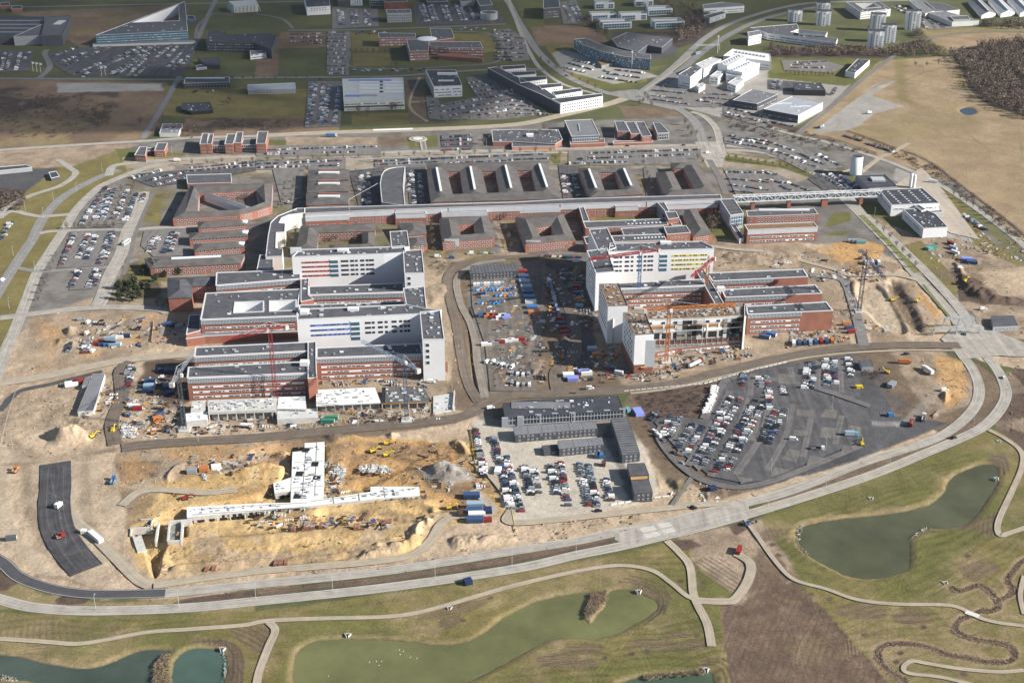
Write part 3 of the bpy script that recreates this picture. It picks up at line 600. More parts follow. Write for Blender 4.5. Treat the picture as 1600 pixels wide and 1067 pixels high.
# water
def water(key, col, z=-1.2):
    m = mat('water_' + key, col, 0.2, 0.38, 0.022, spec=.28)
    nn = m.node_tree; bb = nn.nodes['Principled BSDF']; bp = nn.nodes.new('ShaderNodeBump'); bp.inputs['Strength'].default_value = .12; bp.inputs['Distance'].default_value = .2
    tn = nn.nodes.new('ShaderNodeTexNoise'); tn.inputs['Scale'].default_value = .8; gg = nn.nodes.new('ShaderNodeNewGeometry'); nn.links.new(gg.outputs['Position'], tn.inputs['Vector'])
    nn.links.new(tn.outputs['Fac'], bp.inputs['Height']); nn.links.new(bp.outputs[0], bb.inputs['Normal']); M['water_' + key] = m
    poly = spline(wpoly(ponds[key]), 5, True); cx = sum(p[0] for p in poly) / len(poly); cy = sum(p[1] for p in poly) / len(poly)
    mb = MB(); out = []
    n = len(poly); P = ccw(poly)
    for i in range(n):
        a, b_ = Vector(P[i - 1]), Vector(P[(i + 1) % n]); d = (b_ - a).normalized(); out.append((P[i][0] + d.y * 1.2, P[i][1] - d.x * 1.2))
    mb.cap(out, z, 'water_' + key); tag(mb.build('pond'), kind='structure')
water('big', (.125, .13, .055)); water('right', (.075, .08, .048)); water('left', (.055, .075, .06)); water('leftround', (.055, .092, .075)); water('bottom', (.06, .09, .06)); water('field', (.03, .04, .06))
# ============================================================= roads
def roadmat(key, col, var=.16, rough=.9):
    m = bpy.data.materials.new(key); m.use_nodes = True; n = m.node_tree; L = n.links; b = n.nodes['Principled BSDF']; b.inputs['Roughness'].default_value = rough; b.inputs['Specular IOR Level'].default_value = .2
    uv = n.nodes.new('ShaderNodeUVMap'); mp = n.nodes.new('ShaderNodeMapping'); mp.inputs['Scale'].default_value = (.9, .02, 1); L.new(uv.outputs[0], mp.inputs[0])
    t = n.nodes.new('ShaderNodeTexNoise'); t.inputs['Scale'].default_value = 1; t.inputs['Detail'].default_value = 4; L.new(mp.outputs[0], t.inputs['Vector'])
    g = n.nodes.new('ShaderNodeNewGeometry'); t2 = n.nodes.new('ShaderNodeTexNoise'); t2.inputs['Scale'].default_value = .12; t2.inputs['Detail'].default_value = 6; t2.inputs['Roughness'].default_value = .7; L.new(g.outputs['Position'], t2.inputs['Vector'])
    ad = n.nodes.new('ShaderNodeMath'); ad.operation = 'ADD'; L.new(t.outputs['Fac'], ad.inputs[0]); L.new(t2.outputs['Fac'], ad.inputs[1])
    mr = n.nodes.new('ShaderNodeMapRange'); mr.inputs[1].default_value = .7; mr.inputs[2].default_value = 1.3; mr.inputs[3].default_value = 1 - var; mr.inputs[4].default_value = 1 + var; L.new(ad.outputs[0], mr.inputs[0])
    s = n.nodes.new('ShaderNodeVectorMath'); s.operation = 'SCALE'; s.inputs[0].default_value = col; L.new(mr.outputs[0], s.inputs['Scale']); L.new(s.outputs[0], b.inputs['Base Color'])
    M[key] = m
roadmat('road_pale', (.315, .295, .26), .32); roadmat('road_grey', (.215, .21, .20), .25); roadmat('road_dark', (.07, .07, .075), .25); roadmat('road_dirt', (.135, .11, .088), .36)
roadmat('track_pale', (.335, .29, .225), .26); roadmat('road_mid', (.17, .165, .165), .22); roadmat('median_grass', (.15, .155, .055), .3); roadmat('lot_asphalt', (.082, .08, .084), .42); roadmat('lot_grey', (.16, .15, .14), .25); roadmat('lot_sand', (.36, .315, .26), .15); roadmat('paint', (.7, .7, .68), .05)
roadmat('road_slab', (.46, .44, .40), .15); roadmat('lot_island', (.135, .128, .118), .35); roadmat('road_strip', (.06, .06, .064), .55); roadmat('lane_worn', (.125, .12, .118), .4); roadmat('lot_brown', (.135, .118, .10), .4); roadmat('track_grey', (.21, .185, .155), .35); roadmat('rows_soil', (.13, .10, .08), .2)
ZL = [0.05]
def ribbon(name, px, width, key, smooth=True, marks=None, z=None, edge=False, world=False):
    ZL[0] += 0.004; z = ZL[0] if z is None else z
    W = [tuple(p) for p in px] if world else [(p.x, p.y) for p in (at(*q) for q in px)]
    if smooth and len(W) > 2: W = spline(W, 8)
    ws = width if isinstance(width, (list, tuple)) else (width, width)
    n = len(W); vs = []; uv = []; s = 0; N = []
    for i, p in enumerate(W):
        a = Vector(W[max(i - 1, 0)]); b = Vector(W[min(i + 1, n - 1)]); d = (b - a).normalized(); N.append(Vector((-d.y, d.x)))
        if i: s += (Vector(p) - Vector(W[i - 1])).length
        f = i / (n - 1); hw = (ws[0] * (1 - f) + ws[1] * f) / 2
        vs += [(p[0] - N[i].x * hw, p[1] - N[i].y * hw, z), (p[0] + N[i].x * hw, p[1] + N[i].y * hw, z)]; uv += [(-hw, s), (hw, s)]
    fs = [(2 * i, 2 * i + 2, 2 * i + 3, 2 * i + 1)[::-1] for i in range(n - 1)]
    # side skirts give the slab a thickness
    m = bpy.data.meshes.new(name); m.from_pydata(vs, [], fs); ul = m.uv_layers.new()
    for l in m.loops: ul.data[l.index].uv = uv[l.vertex_index]
    for p_ in m.polygons: pass
    m.materials.append(M[key]); m.update()
    if m.polygons and m.polygons[0].normal.z < 0: m.flip_normals()
    o = bpy.data.objects.new(name, m); C.objects.link(o); o['kind'] = 'structure'
    if marks:
        mm = MB()
        for off, dash, gap, wd in marks:
            acc = 0.0; on = True
            P = [Vector((W[i][0] + N[i].x * off, W[i][1] + N[i].y * off)) for i in range(n)]
            pos = 0.0
            for i in range(n - 1):
                a, b = P[i], P[i + 1]; Ls = (b - a).length
                if Ls < .01: continue
                d = (b - a) / Ls; nn = Vector((-d.y, d.x)) * wd / 2
                if gap == 0:
                    mm.quad([(a.x - nn.x, a.y - nn.y, z + .03), (b.x - nn.x, b.y - nn.y, z + .03), (b.x + nn.x, b.y + nn.y, z + .03), (a.x + nn.x, a.y + nn.y, z + .03)], 'coping')
                else:
                    t = -((pos) % (dash + gap))
                    while t < Ls:
                        u0, u1 = max(t, 0), min(t + dash, Ls)
                        if u1 > u0:
                            e, f = a + d * u0, a + d * u1
                            mm.quad([(e.x - nn.x, e.y - nn.y, z + .03), (f.x - nn.x, f.y - nn.y, z + .03), (f.x + nn.x, f.y + nn.y, z + .03), (e.x + nn.x, e.y + nn.y, z + .03)], 'coping')
                        t += dash + gap
                pos += Ls
        mm.build('lane_marking', o)
    return o
def sheet(name, px, key, z=None, smooth=False, world=False):
    ZL[0] += 0.004; z = ZL[0] if z is None else z
    W = [tuple(p) for p in px] if world else [(p.x, p.y) for p in (at(*q) for q in px)]
    if smooth: W = spline(W, 6, True)
    mb = MB(); mb.cap(W, z, key); o = mb.build(name); ul = o.data.uv_layers.new()
    for l in o.data.loops:
        c = o.data.vertices[l.vertex_index].co; ul.data[l.index].uv = (c.x * .3, c.y)
    o['kind'] = 'structure'; return o
LM = [(0, 3, 5, .22)]
E2 = [(3.2, 1, 0, .18), (-3.2, 1, 0, .18)]
def rd(px, w, key='road_pale', m=None, name='road', **k): return ribbon(name, px, w, key, marks=m, **k)
# ring road (south)
rd([(-60,840),(0,876),(30,901),(75,918),(125,926.5),(175,928),(262,926)], 8, 'road_dark', [(-3.4,1,0,.2),(3.4,1,0,.2)])
rd([(258,927),(300,923),(400,912.5),(600,892),(800,861),(900,845),(965,831),(1025,820),(1100,801),(1200,777),(1262,757),(1350,722),(1450,690),(1495,665),(1523,636),(1530,608),(1522,581),(1507,559),(1490,540)], 7.6, 'road_pale', [(3.3,1,0,.15)])
rd([(-60,918),(0,936),(50,948),(120,953.5),(200,953),(300,948.5),(400,939),(600,918),(800,889),(900,867),(975,852),(1025,840),(1100,822),(1200,794),(1350,746),(1450,706),(1500,685),(1537,666),(1562,640),(1572,614),(1562,584),(1545,561),(1525,541)], 7.8, 'road_pale', [(3.4,1,0,.15),(-3.4,1,0,.12)])
rd([(1100,821),(1200,791.5),(1350,744),(1450,704),(1500,683)], 2.0, 'track_pale')
sheet('road', [(965,833),(1100,798),(1170,782),(1170,806),(1060,834),(975,852),(960,842)], 'road_pale')
for a,b in (((1002,829),(1024,824)),((1030,822),(1048,819)),((1008,838),(1030,833)),((1036,831),(1054,827))): ribbon('pavement', [a,b], 4.5, 'road_slab', False)
for px in ([(1176,771),(1190,773),(1262,750),(1340,725),(1450,683)],): rd(px, 1.2, 'track_pale')
# west ring and its cross roads
rd([(400,213),(300,215.5),(220,221),(100,228),(0,235),(-60,240)], 9, 'road_pale', LM)
rd([(187,266),(160,275),(125,292),(95,311),(67,342),(50,375),(25,412),(0,452),(-40,520)], 10, 'road_grey', LM)
rd([(250,256),(207,270),(170,285),(150,297),(120,327),(100,360),(82,387),(60,422),(42,467),(27,507),(10,545),(-10,600)], 9.5, 'road_pale', LM)
rd([(0,340),(20,330),(60,338),(110,335)], 7, 'road_pale'); rd([(0,342),(2,332),(15,322),(50,305),(95,290),(118,272),(108,262),(90,250)], 7, 'road_pale')
rd([(62,365),(90,361),(200,359),(250,356),(330,354)], 7, 'road_pale', [(0,2,3,.2)]); rd([(25,418),(60,424),(110,421),(180,416),(215,405)], 6, 'road_grey')
rd([(0,497),(40,492),(100,485),(160,480),(240,482),(262,488)], 9, 'road_pale')
rd([(225,300),(215,335),(200,360),(190,395),(172,430),(160,465),(150,482)], 12, 'road_pale', LM)
rd([(240,300),(222,340),(208,375),(205,395),(192,430)], 4, 'lot_grey')
rd([(0,642),(30,612),(80,600),(160,580)], 5, 'road_dark')
rd([(-10,600),(60,590),(130,575),(200,562),(300,553),(360,548)], 10, 'track_pale')
# north roads
rd([(170,275),(175,262),(190,257),(250,251),(330,247),(400,245),(550,241),(650,237),(800,235.5),(950,230),(1087,227.5),(1105,231)], 9, 'road_pale', LM)
rd([(200,272),(300,266),(400,253),(550,249),(640,247),(800,240),(900,239)], 5, 'road_pale')
rd([(400,213),(500,208),(650,203),(800,195.5),(875,181),(950,163),(985,151)], 15, 'track_pale')
ribbon('pavement', [(583,203.5),(645,201.5)], 6, 'paint', False)
rd([(560,252),(700,262),(850,258),(960,252),(1090,248)], 5, 'lot_grey')
rd([(776,-15),(795,5),(808,30),(825,58),(842,83),(875,112),(912,132.5),(950,146),(990,153),(1025,161),(1062,172),(1085,190),(1095,212),(1100,232)], [11,12], 'road_grey', [(-3,3,5,.25)])
rd([(790,-15),(800,15),(815,55),(828,83),(845,108),(880,132),(930,147)], 6, 'road_pale')
rd([(1080,175),(1100,182),(1118,200),(1125,225)], 8, 'road_pale', [(-3,1,0,.3)])
rd([(988,150),(1005,142),(1050,108),(1087,73),(1105,58),(1140,38),(1200,18),(1260,6),(1330,3),(1450,0),(1500,-8)], 11, 'road_grey', LM)
rd([(1012,149),(1062,112),(1100,80),(1150,49),(1200,28),(1260,14),(1300,10)], 12, 'road_mid', LM)
rd([(996,150),(1050,112),(1080,88)], 2.5, 'track_pale')
sheet('road', [(940,146),(990,140),(1025,146),(1075,170),(1050,172),(1000,160)], 'road_grey')
sheet('road', [(1085,222),(1130,222),(1135,240),(1128,262),(1105,262),(1095,242)], 'road_pale')
rd([(1108,250),(1125,280),(1135,305)], 7, 'lot_grey')
# old street grid in the north
rd([(-60,123),(130,124),(265,125),(400,122),(600,120),(700,113),(800,108),(850,110)], 9, 'road_mid', [(0,3,6,.2)])
rd([(-40,12),(60,11),(200,8),(420,4),(500,2)], 9, 'road_mid'); rd([(450,48),(560,47),(700,42),(790,38)], 8, 'road_mid')
rd([(222,217),(240,190),(258,160),(275,130),(305,70),(325,25),(340,-5)], 8, 'road_mid', LM); rd([(62,122),(78,105),(70,85),(74,78)], 8, 'road_mid')
rd([(305,70),(310,40),(335,22),(365,24)], 5, 'lot_grey'); rd([(400,22),(440,30),(458,45)], 5, 'lot_grey')
rd([(545,50),(546,85),(550,105),(640,108),(700,104),(780,95),(770,55),(700,50)], 5, 'lot_grey')
# east
rd([(1128,235),(1165,236),(1200,241),(1262,265),(1300,296),(1330,322),(1360,352),(1395,388),(1428,427),(1455,455),(1490,495),(1505,520)], 9, 'road_pale', LM)
rd([(1135,228),(1200,236),(1265,258),(1300,275),(1340,325),(1378,359),(1415,394),(1450,428),(1478,458),(1505,490),(1525,520)], 9, 'road_pale', LM)
ribbon('road', [(1345,337),(1375,366),(1410,402),(1432,427)], 6, 'median_grass', True); ribbon('road', [(1442,445),(1462,470),(1485,497)], 2.5, 'median_grass', True)
rd([(1245,212),(1262,196),(1295,170),(1350,122),(1400,86),(1425,72),(1450,62),(1500,52),(1600,50),(1650,52)], 7, 'lot_grey')
rd([(1200,200),(1245,212),(1300,225),(1380,250),(1425,268),(1470,290),(1512,317),(1560,352),(1600,384),(1650,430)], 7, 'road_pale')
rd([(1200,150),(1300,250),(1340,262),(1400,240),(1385,243)], .1, 'track_pale'); rd([(1345,270),(1375,247),(1395,238),(1420,224)], 6, 'track_pale')
rd([(1340,262),(1300,275),(1270,285)], 5, 'road_pale')
sheet('road', [(1490,512),(1530,508),(1600,535),(1650,548),(1650,560),(1560,556),(1500,562),(1488,545),(1470,530)], 'road_pale')
# site roads
rd([(1500,540),(1400,539),(1300,546),(1225,559),(1200,563),(1125,583),(1050,600),(975,609),(875,615),(800,618),(765,628),(725,650),(650,661),(550,669.5),(475,677),(400,684),(300,690),(225,695),(190,700)], 11, 'road_dirt', name='dirt_road')
rd([(1500,548),(1400,548),(1300,554),(1225,566),(1125,590),(1050,607),(985,615)], 2.5, 'track_pale', name='dirt_road')
rd([(905,399),(850,400),(800,402),(765,406),(738,409),(714,417),(701,430),(698,447),(704,470),(714,510),(722,560),(732,600),(748,628)], 7.5, 'road_dirt', name='dirt_road')
rd([(790,407),(755,411),(732,419),(716,432),(714,450),(722,480),(735,505),(743,535),(746,565),(753,600),(758,622)], 6, 'track_grey', name='dirt_road')
rd([(800,412),(837,415),(860,428),(878,455),(893,490),(899,532),(895,559),(870,580),(872,612)], 10, 'road_dirt', name='dirt_road')
rd([(905,405),(902,425),(888,450)], 6, 'road_dirt', name='dirt_road')
rd([(180,695),(175,660),(190,620),(188,580),(205,565)], 9, 'road_dirt', name='dirt_road')
rd([(190,790),(215,770),(250,765),(320,770),(370,765)], 6, 'track_pale', name='dirt_road'); rd([(235,915),(215,905),(180,870),(150,840),(112,808),(105,780)], 7, 'track_pale', name='dirt_road')
rd([(240,915),(400,893),(560,880),(640,868),(672,845),(700,810),(770,800),(740,765)], 6, 'track_pale', name='dirt_road')
rd([(740,720),(775,750),(800,790),(795,815),(870,812),(980,800),(1080,790),(1140,785)], 6, 'track_pale', name='dirt_road')
rd([(1110,385),(1150,390),(1200,395),(1300,420),(1330,430),(1400,430),(1440,440)], 6, 'track_pale', name='dirt_road')
rd([(1265,430),(1310,435),(1325,450),(1340,500),(1350,540)], 8, 'road_mid', name='dirt_road')
rd([(1050,790),(1065,768),(1082,745)], 3, 'lot_grey', name='dirt_road')
# new asphalt strip on the left
strip = ribbon('road', [(87,723.5),(87,760),(85,790),(90,825),(108,858),(136,891)], 18.5, 'road_strip')
for px in ([(100,730),(99,790),(106,825),(122,855),(146,884)], [(76,730),(73,790),(78,828),(100,865),(120,890)]): ribbon('pavement', px, .35, 'lane_worn')
for px in ([(76,770),(108,785)], [(80,750),(96,812)], [(84,830),(105,838)], [(92,800),(104,850)], [(100,868),(124,862)]): ribbon('parking_lane', px, .5, 'lane_worn', False)
# meadow paths
for px, w in (([(-20,997),(60,1002),(120,1006),(170,999),(230,988),(300,983),(380,977),(420,970),(520,966),(600,964),(650,958),(700,945),(740,933),(800,916),(880,897),(940,886),(980,884),(1020,892),(1050,912),(1075,932),(1100,940)], 3.2),
 ([(420,972),(430,985),(420,1010),(405,1050),(400,1080)], 4.2), ([(1042,845),(1060,862),(1078,885),(1083,925),(1090,945),(1105,975),(1112,1010)], 4.5), ([(1085,938),(1130,940),(1150,935),(1170,905),(1172,880),(1150,865)], 5.5),
 ([(1165,812),(1185,840),(1210,875),(1240,905),(1290,920),(1340,937),(1400,944),(1470,945),(1500,950),(1530,965),(1560,973),(1600,978)], 2.8),
 ([(1545,672),(1570,685),(1595,705),(1597,730),(1580,770),(1560,815),(1562,836),(1580,832),(1610,822)], 3.5), ([(1600,960),(1594,930),(1600,900)], 2.4),
 ([(1600,1047),(1560,1050),(1500,1045),(1450,1037),(1425,1033),(1412,1042),(1420,1052),(1470,1058),(1520,1070)], 2.6),([(1375,1035),(1372,1020),(1380,1008)], .1)):
    rd(px, w, 'track_pale', name='path')
# helipad
hc = at(653, 218); hp = MB()
hp.cyl((hc.x, hc.y, .1), 10.5, .7, 'concrete', 40, top='road_pale'); hp.cyl((hc.x, hc.y, .82), 6.6, .03, 'black', 40); hp.cyl((hc.x, hc.y, .87), 5.9, .03, 'offwhite_wall', 40)
hp.box((hc.x, hc.y, .95), (9, 1.8, .04), 'white_wall'); hp.box((hc.x, hc.y, 1.0), (1.8, 9, .04), 'white_wall')
tag(hp.build('helipad', None, (hc.x, hc.y, 0)), 'round pale helipad with a white cross on the grass north of the campus', 'helipad')
ribbon('path', [(660,220),(663,237)], 7, 'road_pale', False); ribbon('path', [(661,221),(663,235)], 3, 'road_mid', False)
# parking lot surfaces
for px, key in (([(75,85),(150,70),(305,68),(300,95),(285,120),(110,119),(82,100)],'lot_asphalt'),([(0,80),(53,80),(45,112),(0,113)],'lot_asphalt'),
 ([(519,12),(590,15),(592,42),(519,46)],'lot_grey'),([(645,8),(740,6),(790,30),(780,38),(650,40)],'lot_asphalt'),([(512,50),(545,50),(545,118),(510,118)],'lot_grey'),
 ([(482,128),(535,128),(532,198),(476,200)],'lot_grey'),([(665,150),(682,150),(700,190),(670,186)],'lot_grey'),([(727,122),(760,118),(800,140),(860,180),(780,188),(690,188),(683,165),(745,152)],'lot_grey'),
 ([(795,45),(818,60),(828,95),(800,97),(770,50)],'lot_grey'),([(873,5),(900,0),(915,38),(880,38)],'lot_grey'),
 ([(1015,160),(1035,135),(1075,140),(1100,130),(1160,150),(1148,168),(1080,168)],'lot_grey'),([(1130,168),(1205,185),(1205,205),(1130,180)],'lot_grey'),
 ([(1220,95),(1290,95),(1320,105),(1300,115),(1225,110)],'lot_grey'),([(1200,125),(1265,130),(1300,150),(1200,140)],'lot_asphalt'),([(1440,28),(1500,45),(1450,47)],'lot_grey'),
 ([(1132,215),(1200,216),(1262,235),(1318,262),(1260,270),(1200,240),(1130,224)],'lot_grey'),([(1280,268),(1315,268),(1345,297),(1285,297),(1262,280)],'lot_asphalt'),([(1130,264),(1205,268),(1270,300),(1150,306)],'lot_grey'),
 ([(400,228),(596,227),(596,243),(400,246)],'lot_grey'),([(400,250),(540,248),(540,265),(400,266)],'lot_grey'),([(585,249),(815,241),(860,243),(860,255),(585,262)],'lot_grey'),([(688,212),(737,210),(740,230),(690,231)],'lot_asphalt'),
 ([(888,236),(1095,233),(1095,258),(888,260)],'lot_grey'),([(165,292),(218,298),(212,310),(196,350),(122,354),(145,320)],'lot_grey'),([(112,362),(180,360),(162,416),(90,420)],'lot_grey'),([(122,420),(158,420),(145,452),(108,454)],'lot_grey'),
 ([(205,280),(215,272),(290,266),(400,262),(400,268),(300,285),(240,293)],'lot_asphalt'),([(225,362),(290,358),(300,400),(240,402),(220,385)],'lot_grey'),([(1390,295),(1440,262),(1475,300),(1530,375),(1485,365)],'lot_sand'),
 ([(600,262),(545,268),(560,322),(600,318)],'lot_asphalt'),([(635,262),(665,262),(672,320),(640,320)],'lot_asphalt'),([(872,258),(905,262),(925,310),(880,312)],'lot_asphalt'),([(1005,262),(1030,262),(1040,308),(1010,310)],'lot_grey'),([(425,262),(475,262),(470,318),(440,320)],'lot_grey'),
 ([(735,430),(852,412),(852,470),(835,612),(766,612),(758,540),(738,480)],'lot_brown')):
    sheet('parking_lot', px, key)
sheet('parking_lot', [(1022,660),(1035,650),(1098,656),(1122,602),(1180,578),(1332,553),(1345,575),(1345,625),(1240,600),(1360,640),(1362,665),(1345,690),(1195,752),(1160,755),(1110,745),(1060,705)], 'lot_asphalt')
for px, w in (([(1100,655),(1130,600),(1150,590),(1250,600),(1360,635)], 6), ([(1050,690),(1062,660)], 4), ([(1062,712),(1090,665)], 5), ([(1075,728),(1128,640),(1140,612)], 5), ([(1110,745),(1150,680),(1172,622)], 5), ([(1150,742),(1190,680),(1205,625)], 5), ([(1200,735),(1228,680),(1238,632)], 4), ([(1255,715),(1270,640)], 4), ([(1305,695),(1315,650)], 4), ([(1240,600),(1235,575)], 4), ([(1278,610),(1278,565)], 4), ([(1315,615),(1312,560)], 4), ([(1172,620),(1176,585)], 4), ([(1035,665),(1030,685),(1060,725),(1110,755),(1190,757),(1345,697)], 5)):
    rd(px, w, 'lane_worn', name='parking_lane')
for px in ([(1168,650),(1190,650),(1180,690),(1162,690)],[(1290,640),(1310,642),(1305,655),(1282,652)],[(1246,640),(1270,642),(1268,652),(1244,650)],[(1284,668),(1306,670),(1302,686),(1280,684)],[(1325,665),(1346,668),(1345,682),(1323,680)],[(1241,672),(1264,675),(1260,683),(1240,681)],
           [(1232,702),(1250,706),(1245,724),(1222,718)],[(1210,730),(1236,736),(1203,747)],[(1265,712),(1291,717),(1260,728)],[(1318,697),(1340,699),(1312,712)],[(1216,585),(1238,586),(1238,602),(1216,600)],[(1150,744),(1178,750),(1158,757)],[(1080,725),(1100,730),(1092,737)]): sheet('parking_lot', px, 'lot_island')
# ============================================================= buildings
_wm = {}
def winmesh(fr, gl):
    k = (fr, gl)
    if k not in _wm:
        mb = MB(); mb.box((0, -.06, 0), (1, .12, 1), fr)
        mb.quad([(-.40, -.14, .12), (.40, -.14, .12), (.40, -.14, .90), (-.40, -.14, .90)], gl)
        o = mb.build('window'); _wm[k] = o.data; bpy.data.objects.remove(o)
    return _wm[k]
class Bld:
    def __init__(s, name, label, cat, px, h, grp=None):
        c = at(px[0], px[1], h); s.c = Vector((c.x, c.y, 0)); s.o = empty(name, s.c)
        tag(s.o, label, cat, grp); s.wins = []; s.r = random.Random(int(px[0] * 7 + px[1]))
    def W(s, px, h): return ccw([at(p[0], p[1], h) for p in px])
    def P(s, name, mb): return mb.build(name, s.o, s.c)
    def edges(s, P):
        n = len(P)
        for i in range(n):
            a, b = Vector(P[i]), Vector(P[(i + 1) % n]); L = (b - a).length
            if L < 1.5: continue
            d = (b - a) / L; nrm = Vector((d.y, -d.x)); mid = (a + b) / 2
            vis = nrm.dot(-mid.normalized())
            yield a, b, L, d, nrm, vis
    def flat(s, px, h, wall='brick', roof='felt', cop='coping', base=0.0, cw=.5, par=.5, holes=(), wins=(), vents=0, world=False, hwall=None):
        P = ccw(px) if world else s.W(px, h)
        mb = MB(); n = len(P); ht = h + par
        b0 = -1.2 if base == 0 else base
        HP = [ccw([at(q[0], q[1], h) for q in hp]) for hp in holes]
        def wallring(P, rev=False):
            for i in range(len(P)):
                a, b = P[i], P[(i + 1) % len(P)]
                if rev: a, b = b, a
                mb.quad([(a[0], a[1], b0), (b[0], b[1], b0), (b[0], b[1], ht), (a[0], a[1], ht)], wall if not rev else (hwall or wall))
        wallring(P)
        for q in HP: wallring(q, True)
        if base: mb.cap(P, b0, wall)
        s.P('wall', mb)
        rf = MB(); allp = list(P)
        for q in HP: allp += q
        for t in tessellate_polygon([[Vector((p[0], p[1], 0)) for p in L_] for L_ in [P] + HP]):
            v = [Vector((allp[j][0], allp[j][1], 0)) for j in t]
            if (v[1] - v[0]).cross(v[2] - v[0]).z < 0: v = [v[0], v[2], v[1]]
            rf.quad([(q.x, q.y, h) for q in v], roof)
        r_ = s.P('roof', rf); s.lr = r_
        if len(P) == 4 and roof.startswith('felt') and not HP:
            la = (Vector(P[1]) - Vector(P[0])).length; lb = (Vector(P[2]) - Vector(P[1])).length; Q = P if la > lb else P[1:] + P[:1]; la = max(la, lb)
            if la > 22:
                sm = MB(); n_ = int(la / 8)
                for k in range(1, n_):
                    t = k / n_; a = Vector(Q[0]).lerp(Vector(Q[1]), t); b = Vector(Q[3]).lerp(Vector(Q[2]), t); a, b = a.lerp(b, .04), b.lerp(a, .04); sm.bar((a.x, a.y, h), (b.x, b.y, h), .22, 'felt_light')
                s.P('roof_seam', sm).parent = r_
        if cop and par > 0:
            cp = MB()
            for ring, sg in [(P, 1)] + [(q, -1) for q in HP]:
                I = inset(ring, cw * sg); O = inset(ring, -.12 * sg); m = len(ring)
                for i in range(m):
                    j = (i + 1) % m; a, b, c, d = O[i], O[j], I[j], I[i]
                    f = [(a[0], a[1], ht), (b[0], b[1], ht), (c[0], c[1], ht), (d[0], d[1], ht)]
                    g = [(d[0], d[1], ht), (c[0], c[1], ht), (c[0], c[1], h), (d[0], d[1], h)]
                    e = [(a[0], a[1], ht - .35), (b[0], b[1], ht - .35), (b[0], b[1], ht), (a[0], a[1], ht)]
                    if sg < 0: f, g, e = f[::-1], g[::-1], e[::-1]
                    cp.quad(f, cop); cp.quad(g, cop); cp.quad(e, cop)
            s.P('parapet', cp).parent = r_
        for w_ in (wins or ()): s.win(P, h, *w_)
        for q in HP: 
            if hwall is None: pass
        if vents:
            vents = int(vents * 1.6)
            xs = [p[0] for p in P]; ys = [p[1] for p in P]; I = inset(P, 2.5); k = 0; tr = 0
            while k < vents and tr < vents * 20:
                tr += 1; x, y = s.r.uniform(min(xs), max(xs)), s.r.uniform(min(ys), max(ys))
                if not inpoly(x, y, I) or any(inpoly(x, y, q) for q in HP): continue
                v = MB(); dx, dy = s.r.choice(((1, 1), (1.6, 1), (2.6, 1.5), (.7, .7))); v.box((x, y, h), (dx, dy, s.r.uniform(.4, 1.2)), s.r.choice(('steel', 'skylight', 'grey_wall', 'fin') if not roof == 'old_deck' else ('concrete', 'rust', 'concrete_dark', 'timber_dim', 'concrete', 'fin')))
                s.P('roof_vent', v).parent = r_; k += 1
        return P
    def win(s, P, h, style, z0, fh, n, side='A', sp=3.0, w=1.3, hh=1.6, m=2.0, fr='frame', gl='glass', t0=0.0, t1=1.0):
        """side A all, F facing the camera squarely, S the flanks"""
        for a, b, L, d, nrm, vis in s.edges(P):
            if vis < -.15 or L < 5: continue
            front = nrm.y < -.75
            if side == 'F' and not front: continue
            if side == 'S' and front: continue
            a2 = a + d * (L * t0); L2 = L * (t1 - t0)
            if L2 < 3: continue
            rz = math.atan2(d.y, d.x); mid = a2 + d * L2 / 2
            for k in range(n):
                z = z0 + k * fh
                if style == 'punch':
                    c = max(1, int((L2 - 2 * m) / sp)); o0 = (L2 - (c - 1) * sp) / 2
                    for j in range(c):
                        if s.r.random() < .03: continue
                        p = a2 + d * (o0 + j * sp); s.wins.append((p.y + s.r.random(), (p.x, p.y, z), rz, (w, 1, hh), winmesh(fr, gl)))
                elif style == 'ribbon':
                    mb = MB(); mb.box((0, -.05, 0), (L2 - 2 * m, .3, hh), fr); x = -L2 / 2 + m + .4
                    while x < L2 / 2 - m - 1.2:
                        ww = s.r.choice((1.2, 2.4, 2.4, 3.6)); ww = min(ww, L2 / 2 - m - .3 - x)
                        if s.r.random() < .82: mb.quad([(x, -.23, .25), (x + ww, -.23, .25), (x + ww, -.23, hh - .3), (x, -.23, hh - .3)], gl)
                        x += ww + s.r.choice((.35, .35, .9))
                    ob = mb.build('window_band', s.o); ob.location = (mid.x - s.c.x, mid.y - s.c.y, z); ob.rotation_euler = (0, 0, rz)
                elif style == 'fins':
                    mb = MB(); mb.box((0, -.05, 0), (L2 - 2 * m, .5, hh), gl if gl != 'glass' else 'fin_gap'); x = -L2 / 2 + m
                    while x < L2 / 2 - m:
                        mb.box((x, -.42, .05), (.5, .3, hh - .1), fr if fr != 'frame' else 'fin'); x += sp
                    mb.box((0, -.45, hh), (L2 - 2 * m, 1.0, .3), 'coping')
                    ob = mb.build('louvre_band', s.o); ob.location = (mid.x - s.c.x, mid.y - s.c.y, z); ob.rotation_euler = (0, 0, rz)
                elif style == 'panel':
                    mb = MB(); mb.box((0, -.05, 0), (L2 - 2 * m, .4, hh), fr)
                    ob = mb.build('facade_panel', s.o); ob.location = (mid.x - s.c.x, mid.y - s.c.y, z); ob.rotation_euler = (0, 0, rz)
                elif style == 'curtain':
                    mb = MB(); mb.box((0, -.05, 0), (L2 - 2 * m, .3, hh), gl); x = -L2 / 2 + m
                    while x < L2 / 2 - m: mb.box((x, -.25, 0), (.25, .14, hh), fr); x += sp
                    for zz in np.arange(0, hh, 3.6): mb.box((0, -.26, zz), (L2 - 2 * m, .16, .35), fr)
                    ob = mb.build('curtain_wall', s.o); ob.location = (mid.x - s.c.x, mid.y - s.c.y, z); ob.rotation_euler = (0, 0, rz)
